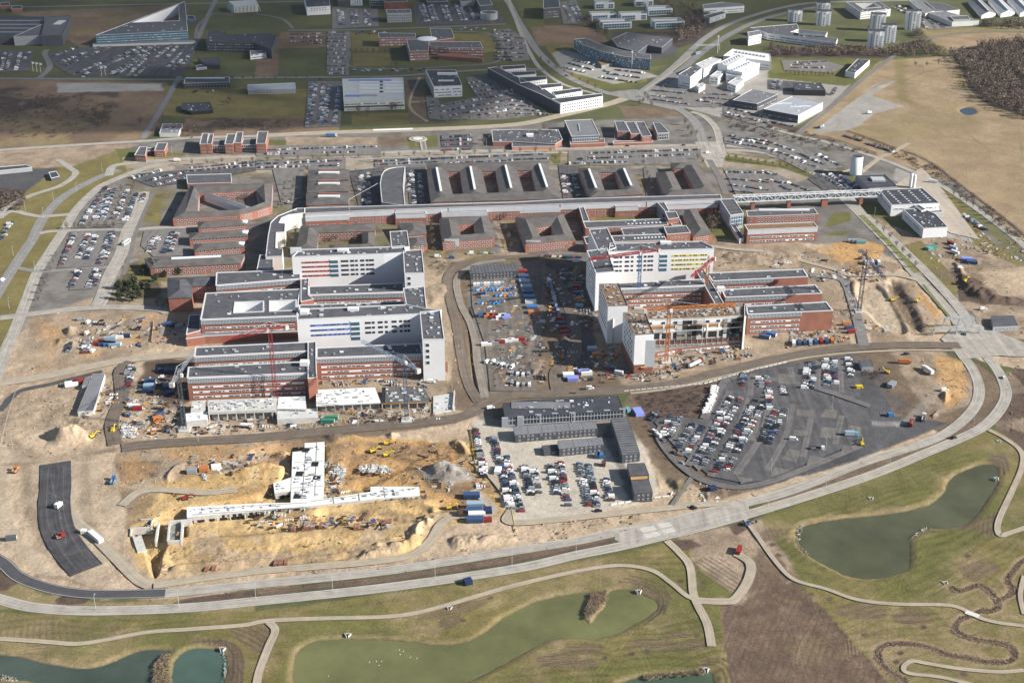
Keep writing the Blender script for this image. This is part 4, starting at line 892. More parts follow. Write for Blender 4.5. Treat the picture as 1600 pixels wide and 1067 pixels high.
    def hip(s, px, eave, rise, wall='brick', roof='tile_roof', hip=True, wins=(), world=False, over=.5, sky=None):
        Q = [tuple(p) for p in px] if world else [(p.x, p.y) for p in (at(q[0], q[1], eave) for q in px)]
        Q = ccw(Q)
        l0 = (Vector(Q[1]) - Vector(Q[0])).length + (Vector(Q[3]) - Vector(Q[2])).length; l1 = (Vector(Q[2]) - Vector(Q[1])).length + (Vector(Q[0]) - Vector(Q[3])).length
        if l1 > l0: Q = Q[1:] + Q[:1]; l0, l1 = l1, l0
        mb = MB()
        for i in range(4):
            a, b = Q[i], Q[(i + 1) % 4]; mb.quad([(a[0], a[1], -1.2), (b[0], b[1], -1.2), (b[0], b[1], eave), (a[0], a[1], eave)], wall)
        O = inset(Q, -over); A, B, Cc, D = [Vector(q) for q in O]
        m1, m2 = (D + A) / 2, (B + Cc) / 2; dd = (m2 - m1); L = dd.length; dd /= L; ins = min(l1 / 4 * (1.0 if hip else 0), L * .45)
        r1, r2 = m1 + dd * ins, m2 - dd * ins; zr = eave + rise; rf = MB()
        v = lambda p, z: (p.x, p.y, z)
        rf.quad([v(A, eave), v(B, eave), v(r2, zr), v(r1, zr)], roof); rf.quad([v(Cc, eave), v(D, eave), v(r1, zr), v(r2, zr)], roof)
        if hip: rf.quad([v(D, eave), v(A, eave), v(r1, zr)], roof); rf.quad([v(B, eave), v(Cc, eave), v(r2, zr)], roof)
        else:
            mb.quad([v(Vector(Q[3]), eave), v(Vector(Q[0]), eave), v(r1, zr - .05)], wall); mb.quad([v(Vector(Q[1]), eave), v(Vector(Q[2]), eave), v(r2, zr - .05)], wall)
        rf.quad([v(A, eave - .02), v(D, eave - .02), v(Cc, eave - .02), v(B, eave - .02)], roof)
        s.P('wall', mb); s.lr = s.P('roof', rf)
        for w_ in wins: s.win(Q, eave, *w_)
        if sky:
            f0, f1, wd, key = sky; p, q_ = r1 + (r2 - r1) * f0, r1 + (r2 - r1) * f1; c = (p + q_) / 2
            mb = MB(); mb.box((c.x, c.y, zr - .7), ((q_ - p).length, wd, 1.5), key, math.atan2((q_ - p).y, (q_ - p).x)); s.P('rooflight', mb).parent = s.lr
        return Q
    def ring(s, outer, inner, eave, rise, wall='brick', roof='tile_roof', wins=(), flat_in=True):
        O = [at(q[0], q[1], eave) for q in outer]; I = [at(q[0], q[1], eave) for q in inner]; n = len(O); mb = MB(); rf = MB()
        for i in range(n):
            j = (i + 1) % n; a, b, c, d = O[i], O[j], I[i], I[j]; r1, r2 = (a + c) / 2, (b + d) / 2
            mb.quad([(b.x, b.y, -1.2), (a.x, a.y, -1.2), (a.x, a.y, eave), (b.x, b.y, eave)], wall); mb.quad([(c.x, c.y, -1.2), (d.x, d.y, -1.2), (d.x, d.y, eave), (c.x, c.y, eave)], wall)
            z = eave + rise; rf.quad([(b.x, b.y, eave), (a.x, a.y, eave), (r1.x, r1.y, z), (r2.x, r2.y, z)], roof); rf.quad([(c.x, c.y, eave), (d.x, d.y, eave), (r2.x, r2.y, z), (r1.x, r1.y, z)], roof)
        s.P('wall', mb); s.P('roof', rf)
        Pw = ccw([(p.x, p.y) for p in O])
        for w_ in wins: s.win(Pw, eave, *w_)
        Iw = ccw([(p.x, p.y) for p in I])[::-1]
        for w_ in wins: s.win(Iw, eave, *w_)
    def bx(s, px, py, z, d, key, name='roof_vent', rz=0.0, top=None):
        p = at(px, py, z); mb = MB(); mb.box((p.x, p.y, z), d, key, rz, top); o_ = s.P(name, mb)
        if name in ('roof_vent', 'rooflight', 'roof_duct', 'solar_panel', 'plant_room', 'dormer') and getattr(s, 'lr', None): o_.parent = s.lr
        return o_
    def done(s):
        s.wins.sort(key=lambda t: t[0]); rest = s.wins[100:]
        for _, p, rz, sc, me in s.wins[:100]: part('window', me, s.o, (p[0] - s.c.x, p[1] - s.c.y, p[2]), rz, sc)
        if rest:
            mb = MB()
            for _, p, rz, sc, me in rest: 
                mb.box((p[0] + .05 * math.sin(rz), p[1] - .05 * math.cos(rz), p[2]), (sc[0], .14, sc[2]), 'frame', rz)
                nx, ny = math.sin(rz), -math.cos(rz); ux, uy = math.cos(rz) * sc[0] * .4, math.sin(rz) * sc[0] * .4; x, y = p[0] + nx * .16, p[1] + ny * .16
                mb.quad([(x - ux, y - uy, p[2] + .12 * sc[2]), (x + ux, y + uy, p[2] + .12 * sc[2]), (x + ux, y + uy, p[2] + .9 * sc[2]), (x - ux, y - uy, p[2] + .9 * sc[2])], 'glass')
            o = s.P('window', mb); o['kind'] = 'stuff'
        return s
def inpoly(x, y, P):
    c = False; n = len(P)
    for i in range(n):
        a, b = P[i], P[(i + 1) % n]
        if (a[1] > y) != (b[1] > y) and x < (b[0] - a[0]) * (y - a[1]) / (b[1] - a[1]) + a[0]: c = not c
    return c
PW = ('punch', 1.1, 3.6, 2, 'A', 3.3, 2.0, 1.9)          # two-storey brick office windows
# ---- hospital: old brick part
b = Bld('brick_building', 'brick courtyard building with a diagonal wing inside, left end of the campus', 'building', (350, 320), 8)
b.ring([(297,290),(426,286),(424,322),(398,330),(375,336),(270,342)], [(311,303),(400,298),(406,318),(392,325),(370,329),(309,330)], 8, 3, wins=[PW])
b.hip([(313,302),(322,301),(392,324),(384,328)], 7, 1.5, 'white_wall', 'felt_light'); b.done()
b = Bld('brick_building', 'low brick block with a flat grey roof behind the left courtyard building', 'building', (326, 280), 6)
b.flat([(291,274),(361,272),(362,286),(293,288)], 6, wins=[('punch',1.5,3.5,1,'A',3,1.6,1.6)]); b.done()
for (q, lab, sk) in (([(309,347),(383,344),(387,351),(310,357)], 'first of three short hip roofed brick bars below the courtyard building', None), ([(296,364),(384,360),(387,369),(296,375)], 'middle one of three short hip roofed brick bars below the courtyard building', None), ([(303,381),(378,378),(382,386),(304,393)], 'last of three short hip roofed brick bars, nearest the long skylit brick bar', None)):
    b = Bld('brick_building', lab, 'building', (345, q[0][1] + 5), 6.5, 'short brick bars at the west side'); b.hip(q, 6.5, 2.8, wins=[PW]); b.bx(q[1][0] - 1, q[1][1] + 4, 6.5, (5, 7, 1.4), 'skylight', 'rooflight'); b.done()
b = Bld('brick_building', 'long brick bar with a white skylight strip along its grey roof', 'building', (300, 408), 8)
b.hip([(226,404),(382,397),(376,412),(235,419)], 8, 3.2, wins=[PW], sky=(.16, .88, 2.4, 'skylight')); b.hip([(226,405),(245,403),(248,417),(237,419)], 7.5, 2.6); b.done()
b = Bld('brick_building', 'dark hip roofed brick house attached west of the new hospital wing', 'building', (285, 445), 12)
b.hip([(262,434),(345,431),(348,445),(300,448)], 12, 3, 'brick', 'felt', wins=[('punch',1.5,3.6,3,'A',3.2,1.7,1.7)]); b.hip([(262,436),(300,436),(300,465),(263,466)], 12, 3.2, 'brick', 'felt'); b.bx(282, 470, 6, (6, .8, 8), 'blue_glass', 'curtain_wall'); b.done()
b = Bld('brick_building', 'brick building of three parallel grey hip roofs with white rooflights', 'building', (515, 300), 8)
for q in ([(482,266),(545,265),(546,281),(481,283)], [(481,284),(546,283),(546,299),(480,301)], [(479,302),(546,301),(547,319),(479,321)]): b.hip(q, 8, 3, wins=[PW])
for y in (271, 288, 308): b.bx(514, y, 10, (21, 3.4, 1.6), 'skylight', 'rooflight'); b.bx(514, y - 4.5, 9.2, (20, 2.4, 1.2), 'brick', 'dormer')
b.done()
b = Bld('curved_hall', 'dark blue curved roof hall edged in white beside the street', 'hall', (613, 290), 11)
P_ = [(596,275),(600,268),(608,264),(618,262),(633,261),(631,277),(630,292),(633,322),(597,317),(595,300),(594,287)]
b.flat(P_, 11, 'grey_wall', 'felt', wins=[('curtain',1,4,1,'A',3,1,8)]); b.done()
b = Bld('brick_building', 'largest brick building, four skylit wings around three deep courtyards', 'building', (770, 290), 8)
b.hip([(667,256),(850,252),(856,266),(668,269)], 8, 3, wins=[PW])
for q in ([(667,262),(696,261),(708,309),(673,313)], [(718,260),(750,259),(762,308),(725,309)], [(773,258),(804,257),(819,305),(782,307)], [(828,256),(854,256),(874,303),(840,305)]): b.hip(q, 8.15, 3.2, wins=[PW], sky=(.05, .97, 2.2, 'skylight'))
b.hip([(672,305),(873,298),(876,311),(674,316)], 8.3, 3.4, wins=[PW]); b.done()
b = Bld('brick_building', 'brick building of two skylit wings around one courtyard, mid campus', 'building', (950, 285), 8)
b.hip([(904,263),(984,260),(987,268),(906,271)], 8, 3, wins=[PW])
for q in ([(904,264),(932,264),(946,303),(921,306)], [(960,264),(985,263),(1003,300),(974,301)]): b.hip(q, 8.15, 3.2, wins=[PW], sky=(.05, .95, 2.2, 'skylight'))
b.hip([(920,299),(1002,295),(1005,304),(922,309)], 8.3, 3, wins=[PW]); b.done()
b = Bld('brick_building', 'easternmost brick courtyard building north of the long white street', 'building', (1070, 285), 8)
b.hip([(1048,255),(1090,253),(1095,262),(1053,264)], 8, 3, wins=[PW])
for q in ([(1025,270),(1050,268),(1067,301),(1038,303)], [(1066,259),(1090,258),(1117,299),(1088,301)]): b.hip(q, 8.15, 3.2, wins=[PW])
b.hip([(1037,298),(1116,294),(1118,303),(1040,307)], 8.3, 3, wins=[PW]); b.done()
b = Bld('brick_building', 'grey roofed brick building around a planted court behind the left white ward', 'building', (520, 357), 8)
b.hip([(471,353),(586,349),(586,361),(472,365)], 8, 2.6, wins=[PW]); b.hip([(470,355),(497,355),(495,389),(463,390)], 8.15, 2.8, wins=[PW]); b.hip([(566,364),(585,364),(585,385),(567,386)], 7, 2.4, wins=[PW]); b.hip([(515,383),(577,381),(578,389),(516,391)], 7.2, 2); b.done()
b = Bld('brick_building', 'small grey roofed brick block beside the ward tower top', 'building', (642, 356), 8)
b.hip([(621,348),(663,347),(666,366),(634,369)], 8, 2.6, wins=[PW]); b.hip([(637,372),(662,370),(668,384),(640,388)], 6, 2.2, wins=[PW]); b.done()
b = Bld('brick_building', 'square brick courtyard building left of its twin, above the site loop road', 'building', (728, 360), 8)
b.ring([(686,342),(763,337),(773,373),(692,379)], [(717,352),(740,350),(742,366),(720,368)], 8, 3.2, wins=[PW]); b.bx(706, 384.5, 3.6, (13, .7, 6.5), 'fin', 'stair_window'); b.done()
b = Bld('brick_building', 'square brick courtyard building right of its twin, near the ward tower corner', 'building', (850, 360), 8)
b.ring([(805,339),(880,334),(899,375),(821,382)], [(838,356),(861,353),(864,368),(844,370)], 8, 3.2, wins=[PW]); b.bx(833, 386.5, 3.6, (13, .7, 6.5), 'fin', 'stair_window'); b.done()
b = Bld('brick_building', 'slanting hip roofed brick bar east of the white framed flat roofs', 'building', (1090, 350), 8)
b.hip([(1063,329),(1087,327),(1112,366),(1083,370)], 8, 3, wins=[PW]); b.hip([(1033,329),(1072,328),(1074,336),(1036,337)], 8, 2.4, wins=[PW]); b.done()
# ---- the long street building
b = Bld('street_building', 'very long grey roofed main street building with panelled front and curved west end', 'building', (800, 321), 14)
b.flat([(476,325.5),(600,322),(800,316.5),(900,311),(1125,304.5),(1128,311),(1010,315.5),(875,319.5),(700,325),(617,328),(476,334)], 14, 'brick', 'felt', wins=[('panel',8.6,5,1,'F',3,1,5,.5,'fin'),('punch',1.2,3.7,2,'F',3.2,1.7,1.7)])
b.flat([(464,326),(434,338),(423,348),(419,368),(415,402),(441,401),(442,390),(431,388),(432,364),(445,363),(446,350),(436,349),(440,341),(452,336),(476,333),(476,325.6)], 14.2, 'offwhite_wall', 'felt', vents=2)
b.flat([(406,399),(427,399),(427,421),(401,423)], 12, 'brick', 'felt', vents=2)
for x0, y0, x1, y1, h in ((477,335,544,332,10.5),(618,329.5,664,328,11),(690,328,760,326,10.5),(806,322,875,320,10.5),(962,318,996,317,11),(1040,316,1120,312.5,11)):
    b.flat([(x0,y0),(x1,y1),(x1 + 1.5,y1 + 5),(x0 - .5,y0 + 5)], h, 'brick', 'felt_light', wins=[('panel',6.4,3,1,'A',3,1,4,.3,'fin'),('punch',1.2,3.2,1,'A',3.2,1.8,1.7)])
b.flat([(1125,312),(1146,311),(1162,334),(1141,337)], 14, 'grey_wall', 'felt', wins=[('curtain',2,4,1,'F',2.5,1,10,1,'frame','blue_glass'),('panel',2,3,1,'S',3,1,10,1,'fin')])
b.flat([(1140,350),(1147,349),(1163,372),(1156,374)], 4, 'white_wall', 'felt')
b.done()
b = Bld('clinic_building', 'group of flat grey roofs edged in white behind the right ward', 'building', (1000, 350), 12)
CW = [('punch',1.5,3.8,3,'A',3.4,1.8,1.7)]
b.flat([(911,347),(1040,342),(1044,352),(915,357)], 12, wins=CW, vents=3); b.flat([(970,357.5),(1037,353.5),(1041,366),(975,368.5)], 11.5, wins=CW, vents=3); b.flat([(955,369),(1037,366.5),(1041,376),(960,379)], 11.8, wins=CW, vents=2)
b.flat([(1037,355),(1072,353),(1079,364),(1042,367)], 13.5, wins=CW); b.flat([(1039,331.5),(1056,331),(1061,341),(1044,343)], 15, wins=CW); b.flat([(1046,344),(1062,343),(1066,352),(1050,353)], 10)
b.flat([(904,322),(912,322),(921,346),(911,346.4)], 10); b.flat([(1024,313.5),(1036,313),(1046,331),(1040,331.5)], 12.6, 'grey_wall'); b.flat([(912,371),(920,370),(924,382),(916,382)], 8, wins=CW)
for i in range(9): b.bx(982 + i * 6.2, 350.4 - i * .3, 12, (1.8, 1.8, .5), 'skylight', 'rooflight'); b.bx(992 + i * 5.4, 372.6 - i * .25, 11.8, (1.8, 1.8, .5), 'skylight', 'rooflight')
b.done()
b = Bld('brick_building', 'long low brick block with dark roof next to the skybridge', 'building', (1225, 332), 8)
b.flat([(1166,330),(1272,326),(1278,335),(1180,339),(1168,339)], 8, wins=[PW], vents=2); b.bx(1225, 329, 8, (48, 2.4, 1.2), 'white_wall', 'rooflight'); b.done()
b = Bld('brick_building', 'brown roofed brick block with grey upper floor below the skybridge', 'building', (1220, 355), 13)
b.flat([(1163,351.5),(1271,347.5),(1278,355.5),(1168,360)], 13, 'brick', 'brown_roof', wins=[('panel',8.8,3,1,'F',3,1,4,.2,'fin'),('ribbon',5,3.6,1,'F',3,1,1.6,3),('ribbon',1.2,3.6,1,'F',3,1,1.8,3)]); b.done()
# skybridge
b = Bld('skybridge', 'white steel truss skybridge on brick piers, leading to the white service building', 'bridge', (1260, 305), 11)
A0, A1 = at(1146, 315, 9), at(1376, 305, 9); d = (A1 - A0); L_ = d.length; d.normalize(); n_ = Vector((-d.y, d.x, 0)); N_ = 22; fr = MB(); rz = math.atan2(d.y, d.x)
for sgn in (-1, 1):
    for z in (0, 5.2): fr.bar(A0 + n_ * 2.6 * sgn + Vector((0, 0, z)), A1 + n_ * 2.6 * sgn + Vector((0, 0, z)), .7, 'white_wall')
    for k in range(N_):
        p, q = A0 + d * L_ * k / N_ + n_ * 2.6 * sgn, A0 + d * L_ * (k + 1) / N_ + n_ * 2.6 * sgn
        fr.bar(p, p + Vector((0, 0, 5.2)), .45, 'white_wall'); fr.bar(p + Vector((0, 0, 5.2 * (k % 2))), q + Vector((0, 0, 5.2 * (1 - k % 2))), .4, 'white_wall')
for k in range(N_ + 1): p = A0 + d * L_ * k / N_ + Vector((0, 0, 5.2)); fr.bar(p - n_ * 2.6, p + n_ * 2.6, .4, 'white_wall')
b.P('truss', fr); mb = MB(); c = (A0 + A1) / 2; mb.box((c.x, c.y, 9.3), (L_, 4.2, 3.4), 'fin_gap', rz, top='felt_light'); b.P('corridor', mb)
for x in (1176, 1232, 1288, 1345): p = at(x, 331 - (x - 1176) * .05, 0); q = A0 + d * L_ * ((x - 1146) / 230.0); mb = MB(); mb.box((q.x, q.y, -1), (6 if x == 1288 else 3.5, 3.6, 9.6), 'brick', rz); b.P('pier', mb)
b.done()
b = Bld('service_building', 'white service building with black panelled roof at the skybridge end', 'building', (1420, 305), 11)
b.flat([(1373,297),(1441,294.5),(1468,318),(1393,321)], 11, 'white_wall', 'felt_dark', wins=[('ribbon',6.5,3,1,'A',3,1,1.3,3,'white_wall')])
b.flat([(1427,320),(1434,319.5),(1447,328),(1440,330)], 10, 'white_wall', 'felt'); b.flat([(1411,327.5),(1440,325.5),(1462,335),(1481,355.5),(1443,357.5)], 9, 'white_wall', 'felt_dark', wins=[('ribbon',4.5,3,1,'S',3,1,1.3,6,'white_wall')], vents=12)
for i in range(26):
    u, v = (i % 4) / 4 + .12, (i // 4) / 7 + .08; b.bx(1378 + u * 66 + v * 22, 298.5 + v * 21 - u * 2.2, 11, (2.0, 1.0, .5), 'skylight', 'rooflight')
b.flat([(1448,330),(1470,328),(1474,332),(1452,334)], 4.5, 'grey_wall', 'felt_light'); b.done()
b = Bld('service_building', 'dark flat hall with four silver roof ducts behind the white service building', 'building', (1370, 283), 8)
b.flat([(1337,274.5),(1382,273),(1402,292.5),(1358,295)], 8, 'grey_wall', 'felt_dark', None)
for k in range(4): b.bx(1363.5 + k * 5.2, 281.5, 8, (3.2, 11, 1.8), 'steel', 'roof_duct')
b.done()
p = at(1336.5, 273); mb = MB(); mb.cyl((p.x, p.y, -1), 6.1, 21, 'white_wall', 40, 5.9, 'grey_wall'); mb.cyl((p.x, p.y, 20), 5.3, .1, 'felt_dark', 40); o = mb.build('storage_tank', None, (p.x, p.y, 0), True); tag(o, 'tall white cylindrical tank behind the dark service hall', 'tank')
for m_ in o.data.polygons:
    if abs(m_.normal.z) > .9: m_.use_smooth = False
for x, y, lb in ((1422,293,'left one of two slim white silos beside the black roof'),(1427,295,'right one of two slim white silos beside the black roof')):
    p = at(x, y); mb = MB(); mb.cyl((p.x, p.y, 0), 1.7, 14, 'white_wall', 16); mb.cyl((p.x, p.y, 14), 1.7, .8, 'white_wall', 16, .6); tag(mb.build('silo', None, (p.x, p.y, 0)), lb, 'silo', 'slim white silos')
# ---- left white wards
def ward(label, comps, front, colour, wing, grp='white ward blocks'):
    b = Bld('ward_block', label, 'building', comps[0][0], 32, grp)
    return b
WL = 'white_wall'
defm('ward_red', (.45,.09,.06), .6, 0); defm('ward_blue', (.12,.2,.5), .6, 0); defm('ward_yellow', (.62,.5,.04), .6, 0)
def wardface(b, P, h, cols, t_strip, key, flip=False):
    """front wall of a ward: coloured ribbon windows on one half, small square windows on the other"""
    for a, e, L, d, nrm, vis in b.edges(P):
        if nrm.y > -.75 or L < 40: continue
        rz = math.atan2(d.y, d.x)
        for k in range(cols):
            z = h - 5.6 - k * 3.95
            f0, f1 = (.10, .42) if not flip else (.60, .94)
            x0, x1 = L * f0, L * f1; mid = a + d * (x0 + x1) / 2; mb = MB(); W2 = x1 - x0
            mb.box((0, -.02, 0), (W2, .2, 1.5), key); x = -W2 / 2 + .4
            while x < W2 / 2 - 1.4:
                if b.r.random() < .8: mb.quad([(x, -.16, .2), (x + 1.3, -.16, .2), (x + 1.3, -.16, 1.35), (x, -.16, 1.35)], 'glass')
                x += b.r.choice((1.6, 2.2, 3.0))
            o = mb.build('window_band', b.o); o.location = (mid.x - b.c.x, mid.y - b.c.y, z); o.rotation_euler = (0, 0, rz)
            f0, f1 = ((.54, .88) if not flip else (.06, .42))
            for u in (0, .07, .16, .30, .345, .46, .62, .67, .80, .90, .98):
                p = a + d * L * (f0 + (f1 - f0) * u); b.wins.append((0, (p.x, p.y, z), rz, (2.1, 1, 1.7), winmesh('glass', 'glass')))
        f = .45 if not flip else .52; p = a + d * L * f; mb = MB(); mb.box((0, -.02, 0), (6.6, .24, 15), 'blue_glass')
        for k in range(4): mb.box((0, -.2, k * 3.95 + 2.6), (6.7, .14, 1.2), 'white_wall')
        o = mb.build('stair_window', b.o); o.location = (p.x - b.c.x, p.y - b.c.y, h - 18.2); o.rotation_euler = (0, 0, rz)
def tower_front(b, P, h, dark=True):
    for a, e, L, d, nrm, vis in b.edges(P):
        if nrm.y > -.75: continue
        rz = math.atan2(d.y, d.x)
        for k in range(4):
            p = a + d * L * .22; b.wins.append((0, (p.x, p.y, h - 5.5 - k * 4.6), rz, (3, 1, 3.0), winmesh('frame', 'glass')))
b = Bld('ward_block', 'white ward tower block with red window bands, northern of the left pair', 'building', (545, 395), 32, 'white ward blocks')
P = b.flat([(456,402.5),(468,391),(612,386.5),(632,385),(634,395.5),(600,397.5)], 32, WL, 'felt', par=.8, vents=10); wardface(b, P, 32, 4, 0, 'ward_red')
b.flat([(609,362.5),(636,361),(640,386),(612,388)], 32.4, WL, 'felt', vents=6)
P = b.flat([(630,392.6),(659,390.5),(663,427),(632,427.5)], 32.2, WL, 'felt', vents=8, wins=[('punch',8,3.95,6,'S',6,2,1.7,3,'glass')]); tower_front(b, P, 32)
b.flat([(630,451),(663,448),(667,486),(637,489)], 30, WL, 'felt', vents=8)
b.bx(536, 392.5, 32, (9, 4, 2), 'white_wall', 'plant_room'); b.bx(463, 401, 28, (9, 1, 8), 'white_wall', 'wall_panel'); b.done()
b = Bld('ward_block', 'white ward tower block with blue window bands, southern of the left pair', 'building', (560, 490), 32, 'white ward blocks')
P = b.flat([(464,500.5),(467,484),(635,477),(664,483),(690,485),(663,491)], 32, WL, 'felt', par=.8, vents=12); wardface(b, P, 32, 3, 0, 'ward_blue')
P = b.flat([(656,488),(688,485),(694.5,530.5),(660,531)], 32.2, WL, 'felt', vents=8, wins=[('punch',8,3.95,6,'S',7,2,1.7,3,'glass')]); tower_front(b, P, 32)
b.bx(552, 484.5, 32, (8, 4, 2), 'white_wall', 'plant_room'); b.bx(476, 489, 32, (6, 7, 2.4), 'white_wall', 'plant_room')
b.bx(690, 581, 1.5, (9, .6, 8), 'brick', 'wall_panel'); b.bx(672, 575, 1, (8, .8, 15), 'concrete', 'scaffold_cover'); b.done()
# brick podium fingers on the left (one building)
BB = [('fins',13.0,4,1,'F',1.1,1,3.6,.6),('ribbon',9.2,4,1,'F',3,1,1.5,3),('ribbon',5.2,4,1,'F',3,1,1.5,3),('ribbon',1.4,4,1,'F',3,1,1.5,3)]
def podium(name, label, comps, h=17, grp=None, v=5):
    b = Bld(name, label, 'building', comps[0][0], h, grp)
    for i, px in enumerate(comps): b.flat(px, h + i * .13, 'brick', 'felt', cw=.9, wins=BB if i == 0 else (), vents=v if i == 0 else 0)
    return b
podium('hospital_wing', 'short brick wing with dark flat roof, northernmost left of the red banded ward', [[(338,426.5),(456,422),(470,422),(470,436),(337,446.5)]], 17).done()
podium('hospital_wing', 'brick wing with louvred top right in front of the red banded ward', [[(482,448),(631,443),(631,457),(483,461.5)]], 17).done()
podium('hospital_wing', 'narrow dark roofed wing tucked behind the blue banded ward', [[(467,477),(632,471.5),(633,477),(468,484)]], 20).done()
b = Bld('hospital_wing', 'wide dark roofed brick wing with two white walled roof courtyards', 'building', (390, 478), 17)
b.flat([(321,458.5),(470,452),(467,470),(465,494),(313,500)], 17, 'brick', 'felt', cw=.9, wins=BB, vents=9, holes=[[(368,473),(411,471.5),(411,487),(366,489)], [(422,471),(462,469.5),(462,485),(422,486.5)]], hwall='white_wall')
b.flat([(296,493),(313,492),(313,517),(291,523)], 9, 'brick', 'felt'); b.flat([(291,523),(313,518),(465,512),(466,518),(320,526),(291,530)], 6, 'brick', 'felt_light'); b.done()
podium('hospital_wing', 'brick wing with dark roof, third from the bottom at the left complex', [[(305,543),(494,534),(493,546),(481,549),(303,558)]], 17).done()
podium('hospital_wing', 'brick wing at the lower left corner with a tan patch on its end wall', [[(294,574),(481,565),(481,583.5),(292,591)]], 17).done()
podium('hospital_wing', 'long brick wing in front of the blue banded ward, nearest the half built deck', [[(494,544),(657,537),(661,554),(494,560)]], 17, v=6).done()
b = Bld('link_building', 'narrow flat roofed spine joining the left brick wings', 'building', (475, 500), 17.5)
for i, q in enumerate(([(470,436.5),(483,435),(482,447),(482,462),(490,468),(470,472)], [(481,535),(494,534),(494,560),(495,590),(481,592),(481,549)])): b.flat(q, 17.6 + i * .1, 'brick', 'felt', vents=3)
b.bx(476, 570, 17.6, (6, 5, 3.2), 'white_wall', 'plant_room'); b.done()
# ---- right complex
defm('brick_deep', (.12,.05,.04), .9, .4, .3); defm('timber_dim', (.30,.16,.05), .9, .3, .4); defm('old_deck', (.17,.125,.095), .95, .6, .35)  # deeper brick tone for a lower floor band, duller timber, brown roof deck
b = Bld('ward_block', 'white ward tower block with yellow window bands beside the blue crane', 'building', (1040, 390), 32, 'white ward blocks')
P = b.flat([(951,394.5),(953,381),(962,381),(1095,378),(1113,386.5),(1116,389.5)], 32, WL, 'felt', par=.8, vents=10); wardface(b, P, 32, 4, 0, 'ward_yellow', True)
SW = [('punch',9,3.95,6,'S',5,2.0,1.7,4,'glass')]
b.flat([(920,359),(949,357),(963,387),(950,392),(935,392)], 32.3, WL, 'felt', vents=6, wins=SW)
P = b.flat([(917,392.5),(949,388.5),(960.5,425),(931,427.5)], 32.2, WL, 'felt', vents=6, wins=SW); b.bx(950, 441, 14, (6, .6, 16), 'concrete', 'stair_window'); b.bx(1040, 381, 32, (9, 4, 2), 'white_wall', 'plant_room'); b.done()
b = Bld('ward_block', 'unfinished ward tower with rusty brown roof deck and white perforated side wall', 'building', (960, 465), 28, 'white ward blocks')
P = b.flat([(936,443.5),(966,443),(981,479),(950,480)], 30, WL, 'old_deck', None, vents=30, wins=SW); b.flat([(950,481),(972,480),(976,488),(958,500)], 20, 'concrete', 'concrete_dark', None, vents=4); b.done()
b = Bld('ward_block', 'unfinished corner ward tower, white walls over brick base, beside the orange crane', 'building', (990, 505), 28, 'white ward blocks')
P = b.flat([(973.5,488),(1008,489),(1022,523),(992,525)], 30, WL, 'old_deck', None, vents=34, wins=SW)
mb = MB(); I_ = inset(P, -.25)
for i in range(4): a_, c_ = I_[i], I_[(i + 1) % 4]; mb.quad([(a_[0], a_[1], -1), (c_[0], c_[1], -1), (c_[0], c_[1], 7), (a_[0], a_[1], 7)], 'brick_dark')
b.P('brick_base', mb); b.bx(1006, 574, 0, (5, .8, 29), 'concrete_dark', 'open_shaft'); b.bx(1014.5, 573, 7.5, (7, .7, 21), 'fin', 'facade_panel')
for k in range(8): b.bx(1006, 574.4, 1 + k * 3.6, (4.2, 1.6, .5), 'timber', 'shaft_deck')
b.done()
b = Bld('ward_block', 'unfinished concrete ward frame with open floors and cluttered rusty roof', 'building', (1085, 490), 24, 'white ward blocks')
P = b.flat([(1010,500),(1012,487),(1105,481),(1110,475),(1163,474),(1162,493),(1100,497)], 26, 'concrete', 'old_deck', None, vents=120)
for a_, e, L, d, nrm, vis in b.edges(P):
    if nrm.y > -.75 or L < 20: continue
    rz = math.atan2(d.y, d.x)
    mid = (a_ + e) / 2
    for k, (z, hh, key, ck, sp_, cw_) in enumerate(((22.2, 2.6, 'white_wall', 'glass', 9.5, 2.6), (18.6, 2.2, 'timber_dim', 'white_wall', 9.5, 1.4), (15.6, 2.4, 'white_wall', 'white_wall', 40, .5), (10.2, 4.6, 'black', 'concrete', 9.5, 1.6), (5.6, 3.4, 'brick_deep', 'steel', 4.2, .25), (1.0, 3.8, 'concrete_dark', 'steel', 4.2, .25))):  # black row paints the shade inside open bays; the bands are solid
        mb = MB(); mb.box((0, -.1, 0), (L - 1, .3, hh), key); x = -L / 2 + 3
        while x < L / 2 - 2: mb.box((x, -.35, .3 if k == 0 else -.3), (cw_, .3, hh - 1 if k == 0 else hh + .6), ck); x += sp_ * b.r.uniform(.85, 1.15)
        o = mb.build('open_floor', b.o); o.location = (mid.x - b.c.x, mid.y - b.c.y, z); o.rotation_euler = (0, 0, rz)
    for k in range(16):
        p = a_ + d * L * (.62 + .36 * (k % 4) / 4) + nrm * .5; mb = MB(); mb.box((0, 0, 0), (7.2, .5, 3.0), b.r.choice(('concrete_dark', 'concrete', 'black', 'fin'))); o = mb.build('scaffold_bay', b.o); o.location = (p.x - b.c.x, p.y - b.c.y, 9 + (k // 4) * 4.2); o.rotation_euler = (0, 0, rz)
b.flat([(1163,478),(1166,477),(1166,494),(1163,495)], 27, 'concrete', 'concrete', None)
b.flat([(1013,538),(1160,527),(1163,536),(1060,545),(1022,552)], 3.2, 'brick_dark', 'concrete_dark', None, wins=[('ribbon',.8,3,1,'F',4,1,1.4,3)])
b.done()
podium('hospital_wing', 'brick wing with louvred top directly in front of the yellow banded ward', [[(960,443),(1100,436.5),(1102,446.5),(966,452)]], 17).done()
BR = [('fins',12.8,4,1,'F',1.1,1,3.6,.6,'frame','glass',0,.64),('ribbon',8.8,4,1,'F',3,1,1.5,3,'frame','glass',0,.66),('ribbon',4.8,4,1,'F',3,1,1.5,3,'frame','glass',0,.66)]
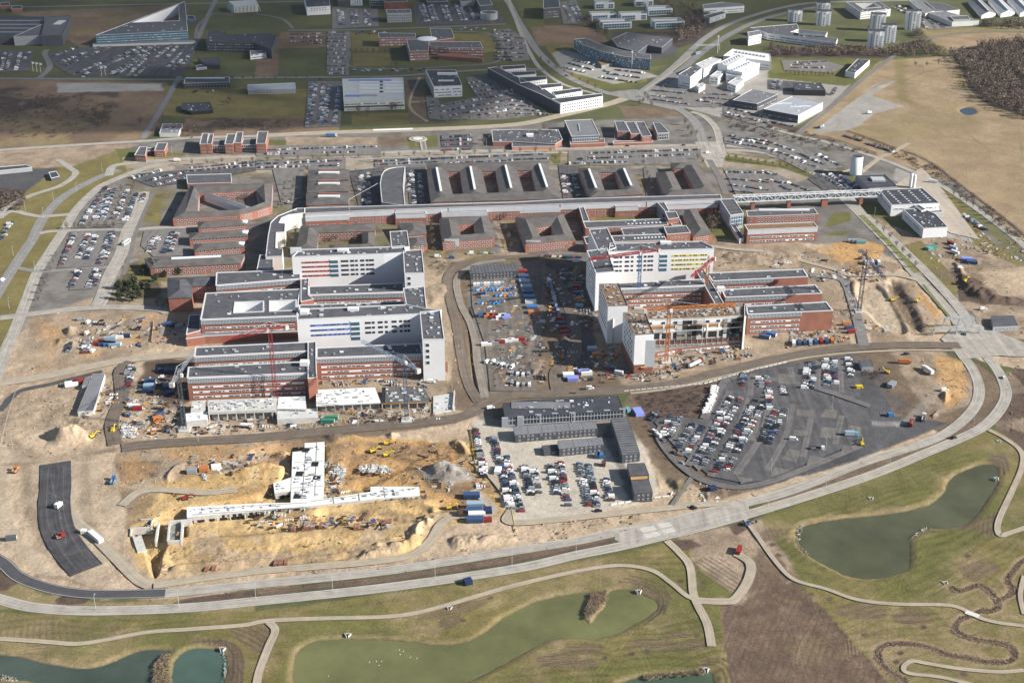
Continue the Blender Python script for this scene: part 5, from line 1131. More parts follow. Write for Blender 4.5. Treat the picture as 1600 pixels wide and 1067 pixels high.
for lab, q in (('brick wing with dark roof, northernmost of three pointing to the blue crane pit', [(1104,427),(1255,421),(1263,433),(1113,440)]), ('brick wing with dark roof, middle of three pointing to the blue crane pit', [(1127,453),(1274,445.5),(1285,459),(1133,465.5)]), ('brick wing with dark roof and bare brick end, southern of three', [(1165,479),(1291,472),(1302,486),(1168,492)])):
    b = Bld('hospital_wing', lab, 'building', q[0], 16, 'eastern brick wings'); b.flat(q, 16, 'brick', 'felt', cw=.9, wins=BR + [('ribbon',1.2,4,1,'F',3,1,1.5,3,'frame','glass',0,.66)], vents=4); b.done()
b = Bld('link_building', 'narrow flat roofed spine joining the right brick wings', 'building', (1110, 440), 16.6); b.flat([(1086,421),(1099,420),(1132,476),(1118,477)], 16.7, 'brick', 'felt', vents=3); b.bx(1126, 454, 16.7, (6, 5, 3), 'white_wall', 'plant_room'); b.done()
# ---- north row of the campus
b = Bld('brick_building', 'row of tall narrow red brick gable houses joined by glass links', 'building', (350, 222), 10)
for q in ([(316,209),(326,209),(323,226),(312,226)], [(327,210),(334,210),(331,226),(322.5,226)], [(355,210),(369,210),(364,226),(351,226)], [(370,207),(380,207),(377,224),(366,224)], [(403,206),(419,206),(415,225),(400,225)]): b.flat(q, 11, 'brick', 'felt', wins=[('punch',1.5,4,2,'F',2,1.2,1.4,.5)])
for q in ([(333,220),(351,220),(351,228),(331,228)], [(380,218),(402,218),(400,227),(377,227)]): b.flat(q, 7, 'grey_wall', 'felt', wins=[('curtain',.5,4,1,'F',2,1,6,.5)])
b.done()
b = Bld('brick_building', 'two small brick houses with grey roofs and a link on the lawn', 'building', (235, 235), 6)
for q in ([(218,230),(230,230),(227,244),(210,243)], [(246,224),(262,224),(257,236),(241,236)]): b.flat(q, 7, 'brick', 'felt', wins=[('punch',1.2,3,1,'F',2.4,1.2,3,1)])
b.flat([(229,232),(246,231),(243,236),(228,237)], 4, 'dark_wall', 'felt'); b.done()
b = Bld('brick_building', 'low wide brick building with a speckled dark roof left of the glass hall', 'building', (830, 212), 5)
b.flat([(768,204),(800,203),(872,203),(879,219),(868,226),(800,222),(770,222)], 5, 'brick', 'felt', vents=26); b.flat([(800,222),(868,225),(868,229),(800,230)], 4, 'brick_light', 'felt'); b.bx(828, 213, 5, (8, 7, 2.5), 'white_wall', 'plant_room'); b.done()
b = Bld('brick_building', 'square hall with ribbed grey roof over a brick and glass front', 'building', (905, 202), 9)
b.flat([(882,189),(925,187),(937,212),(893,214)], 10, 'dark_wall', 'felt_light', wins=[('curtain',4,4,1,'F',2,1,5,1,'frame','blue_glass')]); b.flat([(890,217),(944,217),(945,224),(891,226)], 4, 'brick', 'brick_dark'); b.bx(905, 200, 10, (1, 28, .8), 'steel', 'roof_duct'); b.done()
b = Bld('brick_building', 'brick building of three slanting saw shaped roof strips', 'building', (985, 202), 7)
for q in ([(960,190),(975,190),(984,206),(965,206)], [(977,191),(991,191),(1001,209),(986,210)], [(993,191),(1006,191),(1018,213),(1003,214)]): b.flat(q, 8, 'brick', 'felt', wins=[PW])
b.flat([(958,221),(1020,220),(1020,223),(958,225)], 2.5, 'brick', 'brick'); b.done()
b = Bld('office_building', 'small grey building with a tall white windowed front among bare trees', 'building', (1035, 202), 7)
b.flat([(1020,192),(1032,193),(1046,208),(1027,209)], 8, 'grey_wall', 'felt', wins=[('curtain',.6,3,1,'F',2,1,6,1)]); b.done()
# ---- offices and halls to the north
def simple(name, label, q, h, wall='offwhite_wall', roof='felt', wins=(), vents=0, cop='coping', cat='building', grp=None, par=.4):
    if wins is None or isinstance(wins, str): cop = wins; wins = ()
    b = Bld(name, label, cat, q[0], h, grp); b.flat(q, h, wall, roof, cop, wins=wins, vents=vents, par=par); return b
G3 = [('ribbon',2,3.6,3,'A',3,1,1.6,1)]; G2 = [('ribbon',1.6,3.6,2,'A',3,1,1.6,1)]
b = Bld('office_building', 'black roofed industrial complex with sharp angled wings, far left edge', 'building', (60, 45), 12)
b.flat([(-20,27),(70,27),(66,37),(20,58),(-20,60)], 10, 'dark_wall', 'felt_dark', 'dark_wall'); b.flat([(72,27),(111,25),(97,56),(64,57)], 15, 'dark_wall', 'felt', 'dark_wall'); b.flat([(67,38),(71,52),(64,56),(21,58)], 13, 'grey_wall', 'felt', 'grey_wall', wins=[('punch',6,3,1,'F',4,2,2,8)])
for k in range(4): b.bx(88 + k * 3.2, 36, 15, (1.2, 30, .8), 'steel', 'roof_duct')
for y in (33, 39, 45, 51): b.bx(25, y, 10, (85, 1.5, .8), 'metal_roof', 'roof_seam')
b.done()
b = Bld('office_building', 'triangular blue glass office with a pointed prow and inner court', 'building', (240, 40), 14)
b.flat([(149,56),(289,3),(293,49)], 15, 'blue_glass', 'felt', wins=[('ribbon',4.5,3.4,3,'A',3,1,1.2,1,'fin','blue_glass')], holes=[[(207,36),(280,33),(279,8)]], hwall='white_wall', vents=14)
b.flat([(145,67),(250,63),(306,64),(306,66),(145,71)], 3, 'offwhite_wall', 'felt_light', None); b.done()
b = Bld('office_building', 'dark blue office block with a car deck behind, left of the sports field', 'building', (370, 60), 12)
b.flat([(325,49),(352,49),(354,55),(420,53),(432,57),(424,78),(398,68),(322,67)], 13, 'dark_wall', 'felt_dark', 'dark_wall', wins=[('ribbon',2,4,3,'F',3,1,1.6,2,'grey_wall')], vents=6); b.flat([(391,80),(414,80),(416,84),(391,87)], 6, 'white_wall', 'felt_light', wins=G2[:1]); b.done()
b = Bld('pavilion', 'pale lattice clad pavilion with slanting walls at the top edge', 'pavilion', (380, 8), 12)
b.flat([(357,3),(400,1),(403,7),(365,9)], 12, 'offwhite_wall', 'pale_roof'); P_ = ccw([at(*q, 12) for q in [(357,3),(400,1),(403,7),(365,9)]])
mb = MB()
for a_, e, L, d, nrm, vis in b.edges(P_):
    for k in range(int(L / 3)): p = a_ + d * (k + .5) * 3; o_ = p + nrm * 4; mb.bar((p.x, p.y, 12), (o_.x + d.x * (2 if k % 2 else -2), o_.y + d.y * (2 if k % 2 else -2), -.5), .6, 'offwhite_wall')
b.P('lattice', mb); b.done()
simple('office_building', 'low dark house with a white front on the lawn, below the blue office', [(309,92),(342,91),(344,103),(322,102)], 5, 'dark_wall', 'felt_dark', None).done()
simple('pavilion', 'tiny white windowed pavilion attached to the low dark house', [(306,103),(322,100),(323,105),(307,107)], 3, 'white_wall', 'felt_light', [('punch',.5,3,1,'A',2.5,1.6,1.6,1)], cat='pavilion').done()
b = simple('garage_building', 'dark blue roofed dealership with cars parked along its front', [(290,122),(358,121),(359,129),(287,131)], 7, 'dark_wall', 'felt', [('curtain',.6,3,1,'F',4,1,5,2,'grey_wall')]); b.bx(321, 123, 7, (50, 2, 1), 'skylight', 'rooflight'); b.done()
simple('office_building', 'small black building with rooftop units beside the straight road', [(284,162),(328,160),(333,172),(298,175),(284,171)], 4, 'black', 'felt_dark', 'dark_wall', vents=8).done()
simple('warehouse', 'flat grey warehouse with pale fascia beside the dual road junction', [(254,194),(285,194),(279,209),(249,209)], 4, 'offwhite_wall', 'felt_light', vents=5).done()
simple('office_building', 'long low building with pale blue metal roof on the grass', [(387,133),(461,130),(462,139),(387,141)], 6, 'grey_wall', 'metal_roof', [('punch',1.2,3,1,'F',4,2.4,1.4,2)]).done()
b = simple('office_building', 'white office with a notched black roof at the top edge', [(475,-3),(514,-4),(516,10),(479,12)], 13, 'white_wall', 'felt_dark', [('punch',7,3,2,'F',4.5,3,1.2,4)], 4); b.done()
simple('office_building', 'dark cube beside the white cube at the top edge', [(528,-10),(546,-11),(547,0),(528,1)], 10, 'dark_wall', 'felt_dark').done()
simple('office_building', 'white cube with small square windows at the top edge', [(547,-13),(564,-13),(566,-3),(547,-3)], 13, 'white_wall', 'felt', [('punch',1.5,3.4,3,'F',4,1.8,1.8,1)]).done()
simple('office_building', 'pale glass block between white cube and dark brick block, top edge', [(577,-9),(598,-9),(598,0),(577,0)], 10, 'grey_wall', 'felt', [('curtain',1,3,1,'F',3,1,8,1)]).done()
simple('office_building', 'dark brick block with flat roof above the silver clad block', [(599,-9),(636,-9),(637,3),(600,4)], 12, 'brick_dark', 'felt_dark').done()
simple('office_building', 'silver clad block with tall slit windows in front of dark brick block', [(603,16),(641,15),(643,21),(605,22)], 14, 'grey_wall', 'felt', [('punch',1.5,4,3,'A',3,1.4,2.6,1,'fin')], 4).done()
p = at(764, 30); mb = MB(); b = Bld('office_building', 'round white finned building at the head of the car park', 'building', (764, 20), 11)
mb.cyl((p.x, p.y, -1), 13, 11, 'grey_wall', 40, top='felt'); b.P('wall', mb); mb = MB()
for k in range(40): t = k * math.pi / 20; mb.box((p.x + 13.3 * math.cos(t), p.y + 13.3 * math.sin(t), 0), (1, .5, 11), 'white_wall', t)
b.P('fins', mb); b.flat([(742,-4),(762,-5),(770,8),(750,10)], 12, 'dark_wall', 'felt'); b.done()
b = Bld('office_building', 'red brick and grey college complex with a white oval roof dome', 'building', (668, 66), 14)
BG = [('ribbon',2,3.7,3,'A',3,1,1.5,1)]
b.flat([(591,52),(649,53),(650,59),(592,60)], 13, 'brick', 'felt', wins=BG, vents=3); b.flat([(635,62),(669,62),(670,80),(640,81)], 14, 'brick', 'felt', wins=BG, vents=3); b.flat([(670,66),(750,66),(755,76),(700,75),(672,73)], 12, 'brick', 'felt', wins=BG, vents=4)
b.flat([(672,45),(705,45),(710,60),(675,65)], 12, 'brick_dark', 'felt', vents=3); b.flat([(684,84),(720,84),(755,90),(754,93),(684,88)], 5, 'brick', 'brick_dark', None)
p = at(667, 61, 14); mb = MB()
for i in range(3): mb.cyl((p.x, p.y, 14 + i * .8), (15, 13.5, 9)[i], .8, 'white_wall', 36, (13.5, 9, 2)[i])
b.P('dome', mb); b.done()
b = simple('office_building', 'large pale roofed office with rows of rooflights and solar panels', [(535,124),(630,122),(632,156),(537,159)], 12, 'offwhite_wall', 'pale_roof', [('ribbon',7.6,3.6,1,'F',3,1,1.6,1),('ribbon',4.2,3.6,1,'F',3,1,1.6,.5,'glass'),('punch',1.0,3.6,1,'F',3.2,1.8,1.5)])
for y in (129, 134, 139, 144.5): 
    for x in (580, 612): b.bx(x, y, 12, (30, 1.6, 1.4), 'white_wall', 'rooflight')
b.bx(578, 126, 12, (55, 4.5, .6), 'ward_blue', 'solar_panel'); b.bx(551, 150.5, 12, (18, 7, .6), 'ward_blue', 'solar_panel'); b.bx(577, 150, 12, (20, 6, 1), 'grey_wall', 'solar_panel'); b.done()
b = simple('office_building', 'white office with black roof and notch, left of the big triangular car park', [(665,110),(712,110),(722,134),(678,136)], 14, 'white_wall', 'felt_dark', [('ribbon',2,3.7,3,'F',3,1,1.5,1,'white_wall'),('ribbon',2,3.7,3,'S',3,1,1.5,1,'dark_wall')], 6); b.bx(699, 117, 14, (26, 5, 2.4), 'white_wall', 'plant_room'); b.bx(697, 127, 14, (20, 5, 1), 'white_wall', 'rooflight'); b.done()
b = Bld('office_building', 'comb shaped white office with black roofs, six fingers along the curved road', 'building', (850, 135), 12)
b.flat([(762,107),(776,105),(815,124),(850,139),(880,160),(874,163),(845,148),(810,133)], 12, 'dark_wall', 'felt_dark')
for i, q in enumerate(([(782,104),(820,102),(822,107),(786,110)], [(797,113),(836,111.5),(838,116.5),(803,119.5)], [(810,121.5),(853,119.5),(855,124.5),(813,130)], [(840,133),(877,130.5),(879,135.5),(846,139.5)], [(862,143.5),(907,138),(910,143),(868,150)], [(862,155),(940,146.5),(942,151),(876,162)])):
    b.flat(q, 12.2 + .1 * i, 'white_wall', 'felt_dark', wins=[('punch',1.6,3.6,3,'A',3.4,1.9,1.5,2,'dark_wall')])
b.done()
arc = [(897,62),(912,71),(940,81),(975,89),(1017,93)]; arb = [(1017,86.5),(975,80),(940,70.5),(915,60)]
simple('office_building', 'long curved dark glass office facing its front car parks', arc + arb, 15, 'blue_glass', 'felt', [('ribbon',1,3.6,4,'A',3,1,2.4,.3,'fin','blue_glass')], 6).done()
simple('warehouse', 'dark box hall behind the curved glass office', [(956,62),(980,51),(1051,61),(1034,75),(1012,71),(997,82),(966,74)], 9, 'dark_wall', 'felt', vents=12, cop='grey_wall').done()
simple('pavilion', 'low brown roofed canopy in front of the curved glass office', [(932,94),(955,95),(958,99),(940,103)], 4, 'concrete_dark', 'brown_roof', cop=None, cat='pavilion').done()
simple('office_building', 'dark tower block on the lawn beside the curving main road', [(849,-1),(873,-2),(875,12),(849,14)], 17, 'dark_wall', 'felt_dark', [('ribbon',2,4,3,'F',3,1,1.6,2,'grey_wall')]).done()
# white terraces of flats
for i, (q, lab) in enumerate((([(935,30),(980,29),(987,35),(942,37)],'white apartment terrace with balconies, front left of its group'), ([(1016,29),(1062,28),(1070,34),(1024,36)],'white apartment terrace with balconies, front right of its group'), ([(920,19),(957,18),(964,22),(925,24)],'white apartment terrace second row, left end'), ([(966,19),(1006,18),(1011,22),(971,24)],'white apartment terrace second row, middle'),
     ([(1009,10),(1044,9),(1051,14),(1013,16)],'white apartment terrace second row, right end, set back'), ([(928,1),(955,1),(960,5),(930,6)],'white apartment terrace third row, left'), ([(990,-3),(1018,-3),(1021,1),(993,2)],'white apartment terrace third row, right'))):
    b = Bld('apartment_building', lab, 'building', q[0], 9, 'white apartment terraces'); b.flat(q, 9.5, 'white_wall', 'felt_light', wins=[('curtain',.8,3,1,'F',4.2,1,7.5,1.5,'frame','blue_glass'),('punch',1.2,3,3,'S',3,1.4,1.4,1)])
    b.flat([(q[0][0] + 1, q[0][1] + .5),(q[1][0] - 6, q[1][1] + .5),(q[1][0] - 4, q[1][1] + 2),(q[0][0] + 3, q[0][1] + 2)], 12.2, 'white_wall', 'felt_light'); b.done()
# white towers
for i, (x, y, hh, lab) in enumerate(((1242,35,18,'short white apartment tower, leftmost by the elevated road'), (1286,21,16,'white apartment tower partly behind another, top edge'), (1286,41,22,'white apartment tower in front of its twin, near the elevated road'), (1371,50,26,'white apartment tower, rear one of the clustered three'), (1387,68,26,'white apartment tower, right one of the clustered three'), (1368,77,25,'white apartment tower, front one of the clustered three'), (1426,48,29,'lone white apartment tower right of the clustered three'))):
    p = at(x, y); b = Bld('apartment_tower', lab, 'building', (x, y), 0, 'white apartment towers'); b.c = Vector((p.x, p.y, 0)); b.o.location = b.c
    wd = 9.5; rz = -.12
    def rr(px_, py_): return (p.x + px_ * math.cos(rz) - py_ * math.sin(rz), p.y + px_ * math.sin(rz) + py_ * math.cos(rz))
    b.flat([rr(-11, 2), rr(-11, 16), rr(11, 16), rr(11, 3), rr(4, 3), rr(4, 0), rr(-3, 0), rr(-3, 2)], hh, 'white_wall', 'felt_dark', 'dark_wall', world=True, wins=[('punch',1.5,3.3,int((hh - 2) / 3.3),'A',3.2,1.7,1.7,.8,'glass')])
    for k in range(int((hh - 2) / 3.3)): q_ = rr(8, 1.8); mb = MB(); mb.box((q_[0], q_[1], 1.2 + k * 3.3), (4.4, 2.4, 1.2), 'fin', rz); b.P('balcony', mb)
    b.done()
b = simple('office_building', 'white office with an angled wing beside the north east highway', [(1098,8),(1130,4),(1160,7),(1163,10),(1134,12),(1100,14)], 10, 'white_wall', 'felt_light', G2); b.done()
simple('office_building', 'blue walled long shed beside the highway embankment', [(1099,25),(1128,18),(1134,21),(1109,29)], 8, 'metal_roof', 'felt', [('ribbon',3,3,1,'A',3,1,1.6,1)]).done()
simple('office_building', 'small white three storey office corner beside the highway', [(1168,51),(1186,48),(1190,54),(1170,58)], 13, 'white_wall', 'felt_light', G3).done()
b = Bld('office_building', 'long white office complex with ribbon windows left of the towers', 'building', (1240, 55), 9)
b.flat([(1172,44),(1245,38),(1248,46),(1235,51),(1309,61),(1306,68),(1200,53)], 9, 'white_wall', 'felt', wins=G2, vents=8); b.flat([(1247,46),(1293,51),(1290,56),(1248,53)], 12, 'white_wall', 'felt', wins=G3[:1]); b.done()
b = Bld('factory_building', 'bright white factory complex of many stepped metal roofs', 'building', (1135, 105), 12)
WF = [('ribbon',2,3.7,2,'A',3,1,1.6,1,'white_wall')]
for q, h, rf in (([(1145,77),(1203,85),(1205,97),(1130,88)],12,'white_wall'), ([(1122,99),(1150,86),(1165,89),(1137,104)],16,'pale_roof'), ([(1087,101),(1112,90),(1127,93),(1100,109)],14,'pale_roof'), ([(1060,117),(1080,105),(1097,107),(1079,121)],16,'felt'), ([(1136,109),(1170,95),(1187,99),(1160,114)],14.2,'white_wall'), ([(1109,120),(1122,110),(1134,112),(1122,122)],9,'pale_roof'), ([(1137,130),(1150,122),(1162,125),(1150,135)],8,'pale_roof'), ([(1133,112),(1142,110),(1162,114),(1158,120),(1136,118)],10,'pale_roof'), ([(1088,135),(1098,130),(1102,133),(1092,139)],6,'pale_roof')):
    b.flat(q, h, 'white_wall', rf, wins=WF, vents=5)
for k in range(9): b.bx(1153 + k * 5.4, 82 + k * .9, 12, (3.6, 8, 2), 'white_wall', 'roof_duct')
for k in range(8): b.bx(1130 + k * 3.8, 100 - k * 1.7, 16, (2, 10, .8), 'skylight', 'rooflight'); b.bx(1146 + k * 3.6, 110 - k * 1.6, 14.2, (2, 10, .8), 'skylight', 'rooflight')
b.done()
simple('warehouse', 'dark grey workshop with white edging left of the pale striped hall', [(1145,157),(1175,140),(1215,148),(1183,163)], 8, 'dark_wall', 'felt_light', [('ribbon',2,3,1,'A',3,1,1.6,1,'grey_wall')], 6).done()
b = simple('warehouse', 'big hall with pale ribbed roof and bright white long wall', [(1193,171),(1238,151),(1285,161),(1247,181)], 9, 'dark_wall', 'metal_roof', [('ribbon',2,3,1,'F',3,1,2,1,'grey_wall')], 4)
for k in range(4): b.bx(1213 + k * 15, 163 + k * 2.2 - (k % 2) * 3, 9, (14, 1.4, .8), 'skylight', 'rooflight')
q0, q1 = at(1247,181,9), at(1285,161,9); mb = MB(); c = (q0 + q1) / 2; dv = q1 - q0; a_ = math.atan2(dv.y, dv.x); mb.box((c.x + .4 * math.sin(a_), c.y - .4 * math.cos(a_), 0), (dv.length, .6, 9.2), 'white_wall', a_); b.P('side_wall', mb); b.done()
simple('warehouse', 'black shed with two low roofs above the pale striped hall', [(1240,131),(1282,130),(1290,142),(1242,141)], 7, 'black', 'felt_dark', cop='dark_wall', vents=5).done()
simple('warehouse', 'lone black roofed shed with bright white long side beside the diagonal lane', [(1321,112),(1340,93),(1359,94.5),(1336,115)], 7, 'white_wall', 'felt_dark', [('curtain',.5,3,1,'F',3,1,4,1,'frame','blue_glass')], 6).done()
b = Bld('office_building', 'beige office around an open court behind the towers', 'building', (1350, 12), 10); b.flat([(1322,4),(1372,3),(1392,15),(1345,20)], 11, 'offwhite_wall', 'felt', wins=G3, holes=[[(1336,6),(1366,5.5),(1376,12),(1348,14)]], vents=8); b.done()
b = Bld('warehouse', 'stepped grey warehouse with long pale side walls near the top right', 'building', (1470, 20), 7)
b.flat([(1421,2),(1445,3),(1460,18),(1446,22)], 7, 'offwhite_wall', 'felt_light', vents=5); b.flat([(1450,20),(1475,18),(1530,33),(1488,35)], 7.2, 'offwhite_wall', 'felt_light', vents=6); b.flat([(1446,4),(1470,5),(1500,16),(1480,18),(1462,16)], 8, 'offwhite_wall', 'felt'); b.flat([(1484,26),(1512,25),(1516,31),(1490,32)], 9, 'grey_wall', 'felt'); b.done()
for i, (x, y) in enumerate(((1520,9),(1550,7),(1580,6))):
    b = Bld('warehouse', ('saw roofed white gabled hall, left one of three at the top right', 'saw roofed white gabled hall, middle one of three at the top right', 'saw roofed white gabled hall, right one of three at the top right')[i], 'building', (x, y), 6, 'white gabled halls')
    b.hip([(x - 6,y - 8),(x + 12,y - 10),(x + 36,y + 12),(x + 14,y + 15)], 6, 4, 'white_wall', 'metal_roof' if i else 'felt_light', False, sky=(.05,.95,1.2,'white_wall')); b.done()
for i, (q, h, wl, lab) in enumerate((([(0,5),(14,4),(16,9),(0,10)],5,'brick','red brick houses with dark roof at the far left edge'), ([(18,10),(34,9),(35,14),(18,15)],5,'brick','small red brick house right of the far left edge'), ([(663,-6),(690,-7),(700,3),(668,4)],6,'dark_wall','dark low shed at the top edge above the car park'), ([(718,-6),(735,-7),(740,2),(720,3)],9,'grey_wall','grey block at the top edge left of the round building'),
   ([(292,25),(303,25),(306,31),(293,31)],4,'ward_blue','small blue shed right of the triangular glass office'), ([(76,270),(88,268),(93,276),(80,279)],3,'dark_wall','small dark kiosk in the far left car yard'), ([(-8,262),(40,258),(50,262),(-8,268)],4,'grey_wall','grey depot building at the left edge above the car yard'))):
    simple('house' if wl == 'brick' else 'warehouse', lab, q, h, wl, 'felt_dark').done()
# sunlit sign wall of the car yard
# ---- site huts
def hut(label, q, h, n, floors, roof='felt_light', wall='dark_wall', side='F', grp='site accommodation huts'):
    b = Bld('site_hut', label, 'hut', q[0], h, grp); P = b.flat(q, h, wall, roof, None, par=.12, wins=[('punch',.9 + 0,2.8,floors,'A',2.9,1.15,1.2,1.2)])
    for a_, e, L, d, nrm, vis in b.edges(P):
        if L > 25 and vis > -1 and (nrm.y < -.5 or abs(nrm.x) > .8):
            Wd = min(x[2] for x in b.edges(P)); mb = MB(); k = 0; rz = math.atan2(d.y, d.x)
            while k * 2.9 < L:
                p = a_ + d * k * 2.9 - nrm * Wd / 2; mb.box((p.x, p.y, h), (.16, Wd * .98, .08), 'grey_wall', rz); k += 1
            b.P('roof_seam', mb); break
    b.done()
hut('two storey grey modular hut row with square windows, northern one on the gravel lot', [(802,666),(931,658.5),(934,669.5),(805,680)], 5.6, 17, 2)
hut('two storey grey modular hut row, southern one on the gravel lot', [(871,688),(941,683),(944,694.5),(874,701.5)], 5.6, 10, 2)
hut('single storey end of the southern grey hut row', [(847,696),(870,694),(873,704),(850,706.5)], 2.9, 3, 1, 'felt')
hut('long two storey dark hut running away from the viewer beside the gravel lot', [(954,653),(980,651),(1000,708),(972,711)], 6, 20, 2, 'felt')
hut('short two storey hut behind the timber terrace', [(980,724),(1007,723),(1014,741),(984,743)], 6, 6, 2, 'felt')
hut('short two storey hut nearest the viewer, in front of the timber terrace', [(986,751),(1014,749),(1020,769),(991,771)], 6, 6, 2, 'felt')
simple('terrace', 'timber roof terrace between the two short dark huts', [(984.5,743.6),(1013.5,741.4),(1014,748.4),(986,750.4)], 5, 'dark_wall', 'timber', cop=None, cat='terrace').done()
b = Bld('canteen_building', 'wide black two storey canteen block with white pillars at the gravel lot', 'building', (880, 630), 7)
P = b.flat([(785,630),(825,625),(965,618),(974,641),(892,645.5),(812,650),(789,652)], 7, 'dark_wall', 'felt_dark', None, par=.2, wins=[('curtain',.6,3,1,'F',2.2,1,5.6,.5,'fin')], vents=16)
for x, y in ((789,668),(813,666),(841,663),(867,661),(894,660),(921,658),(948,656),(972,654)): b.bx(x, y - 1, 0, (4.2, 1.4, 7.1), 'metal_roof', 'pillar')
b.bx(845, 633, 7.2, (40, 9, .15), 'felt_light', 'roof_deck'); b.done()
hut('dark two storey yard hut with round lit window circles by the loop road', [(735,415),(806,411.5),(810,424),(735,428)], 6, 20, 2, 'felt')
hut('long pale grey site hut running away from the viewer at the west yard', [(145,584),(164,584),(146,641),(121,643)], 3.2, 20, 1, 'felt_light', 'offwhite_wall')
hut('small grey hut beside the long pale site hut', [(133,590),(141,589),(137,602),(128,603)], 3, 4, 1, 'felt_light', 'grey_wall')
hut('blue grey ribbed hut beside the eastern crossing', [(1549,493),(1583,493),(1591,509),(1552,511)], 3.4, 10, 1, 'felt', 'metal_roof')
hut('dark boxy hut at the edge of the asphalt car park', [(1342,562),(1360,562),(1365,573),(1347,573)], 4, 5, 1, 'felt', 'grey_wall')
# ---- unfinished structures
RR_ = random.Random(21)
defm('slab_white', (.66,.66,.63), .9, .2, .2)
def shell(label, comps, name='unfinished_building'):
    b = Bld(name, label, 'building', comps[0][0][0], comps[0][1], 'unfinished concrete structures')
    b.r.seed(3)
    for q, h, base, wall, roof, vents in comps:
        P = b.flat(q, h, wall, roof, None, base=base, par=.02, vents=vents)
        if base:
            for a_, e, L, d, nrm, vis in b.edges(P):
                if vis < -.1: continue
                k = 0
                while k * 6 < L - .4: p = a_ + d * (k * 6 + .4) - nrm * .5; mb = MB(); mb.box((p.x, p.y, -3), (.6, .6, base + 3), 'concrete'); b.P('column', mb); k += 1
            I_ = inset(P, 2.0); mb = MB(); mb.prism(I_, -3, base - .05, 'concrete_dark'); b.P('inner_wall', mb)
    return b.done()
b = shell('white concrete deck with open timber propped front, left of the black rebar deck', [([(494,609),(586,605),(595,629),(494,634)], 5, 4.3, 'concrete', 'slab_white', 24), ([(436,620),(477,619),(479,639),(433,638)], 6, 5, 'concrete', 'white_wall', 3)])
for k in range(22): b.bx(510 + k * 3.8, 641 - k * .22, -.2, (.5, .4, 4.6), 'timber', 'timber_prop')
b = shell('black rebar deck of the new building under the blue crane', [([(597,605),(662,604),(675,628),(596,630)], 5, 4.3, 'timber', 'black', 24), ([(677,619),(707,614),(711,640),(677,646)], .6, 0, 'concrete', 'pale_roof', 4)])
for k in range(16): b.bx(600 + k * 4.2, 636.5, .2, (.5, .4, 4.2), 'rust', 'prop')
for k in range(13): b.bx(636, 606.5 + k * 1.8, 5.05, (30, .5, .3), 'concrete_dark', 'rebar_mat')
b.bx(709, 628, 0, (.8, 26, 2.4), 'concrete', 'retaining_wall')
b = shell('raw concrete ground floor with rubble strewn roof, below the corner brick wing', [([(325,625),(432,621),(432,640),(325,644)], 7, 5.2, 'concrete', 'concrete', 40), ([(290,646),(324,643),(324,655),(291,658)], 5, 0, 'concrete', 'white_wall', 3), ([(300,627),(322,625),(321,641),(298,643)], 6, 0, 'concrete', 'concrete', 3), ([(433,640),(495,638),(497,652),(433,655)], 4, 0, 'concrete', 'pale_roof', 4)])
b = shell('white basement slab stepping across the orange excavation pit', [([(476,692),(507,690),(506,776),(486,782),(454,785),(457,706),(476,704)], 1.5, 0, 'concrete', 'slab_white', 26), ([(427,755),(456,745),(455,767),(429,770)], 1.3, 0, 'concrete', 'slab_white', 4),
   ([(292,792),(400,786),(454,785),(486,782),(579,768),(579,760),(655,760),(656,774),(602,778),(540,784),(486,790),(292,808)], 1.4, 0, 'concrete', 'slab_white', 30)])
for x0, y0, x1, y1 in ((510,790,655,780),(320,808,486,797),(292,812,500,800)):
    for k in range(9):
        x = x0 + (x1 - x0) * k / 9; y = y0 + (y1 - y0) * k / 9; b.bx(x, y, -3, (.5, 6, 3.4), 'concrete', 'basement_wall')
for (x0, y0, x1, y1, n_) in ((486,790.5,602,780,16),(602,781,656,777,8),(292,810,486,793.5,22),(457,788,486,784,3),(429,772,455,769,3)):
    for k in range(n_):
        f = (k + .5) / n_; p = at(x0 + (x1 - x0) * f, y0 + (y1 - y0) * f, -.2); q = at(x0 + (x1 - x0) * (f + .9 / n_), y0 + (y1 - y0) * (f + .9 / n_), -.2); d = q - p
        mb = MB(); mb.box((p.x, p.y - .6, -3.2), (d.length * RR_.uniform(.55, .85), .5, 3.9), RR_.choice(('black', 'concrete_dark', 'black', 'concrete')), math.atan2(d.y, d.x)); b.P('opening_shade', mb)  # solid boxes, mostly black, painting the shade inside basement openings
for (x0, y0, x1, y1) in ((495,690,492,775),(478,706,472,780),(460,722,505,720),(457,745,505,742),(457,762,505,759),(486,783,650,762),(300,796,480,785),(300,804,480,792),(600,761,602,777),(560,769,562,782),(520,774,522,786)):
    p, q = at(x0, y0, 1.53), at(x1, y1, 1.53); d = q - p; c = (p + q) / 2; mb = MB(); mb.box((c.x, c.y, 1.52), (d.length, .35, .12), 'concrete_dark', math.atan2(d.y, d.x)); b.P('slab_joint', mb)
for x, y in ((478,703),(492,725),(468,740),(495,747),(465,775)): b.bx(x, y, 1.52, (4.5, 5.5, .12), 'black', 'slab_hole_shade')  # flat black plates paint the shade of holes; the slab is uncut
b = Bld('unfinished_building', 'narrow basement walls and ramp at the west end of the pit', 'building', (240, 820), 0, 'unfinished concrete structures')
for x0, y0, x1, y1, w_ in ((205,826,238,824,.8),(220,812,240,812,.8),(238,812,236,825,.8),(214,838,222,862,5),(248,815,243,845,1),(265,815,262,846,1),(285,815,283,846,1),(265,815,300,812,1),(262,846,283,845,1),(205,826,204,838,.8),(205,838,215,839,.8)):
    a_, e = at(x0, y0), at(x1, y1); d = e - a_; mb = MB(); c = (a_ + e) / 2; mb.box((c.x, c.y, -4), (d.length, w_, 4.6), 'concrete', math.atan2(d.y, d.x)); b.P('basement_wall', mb)
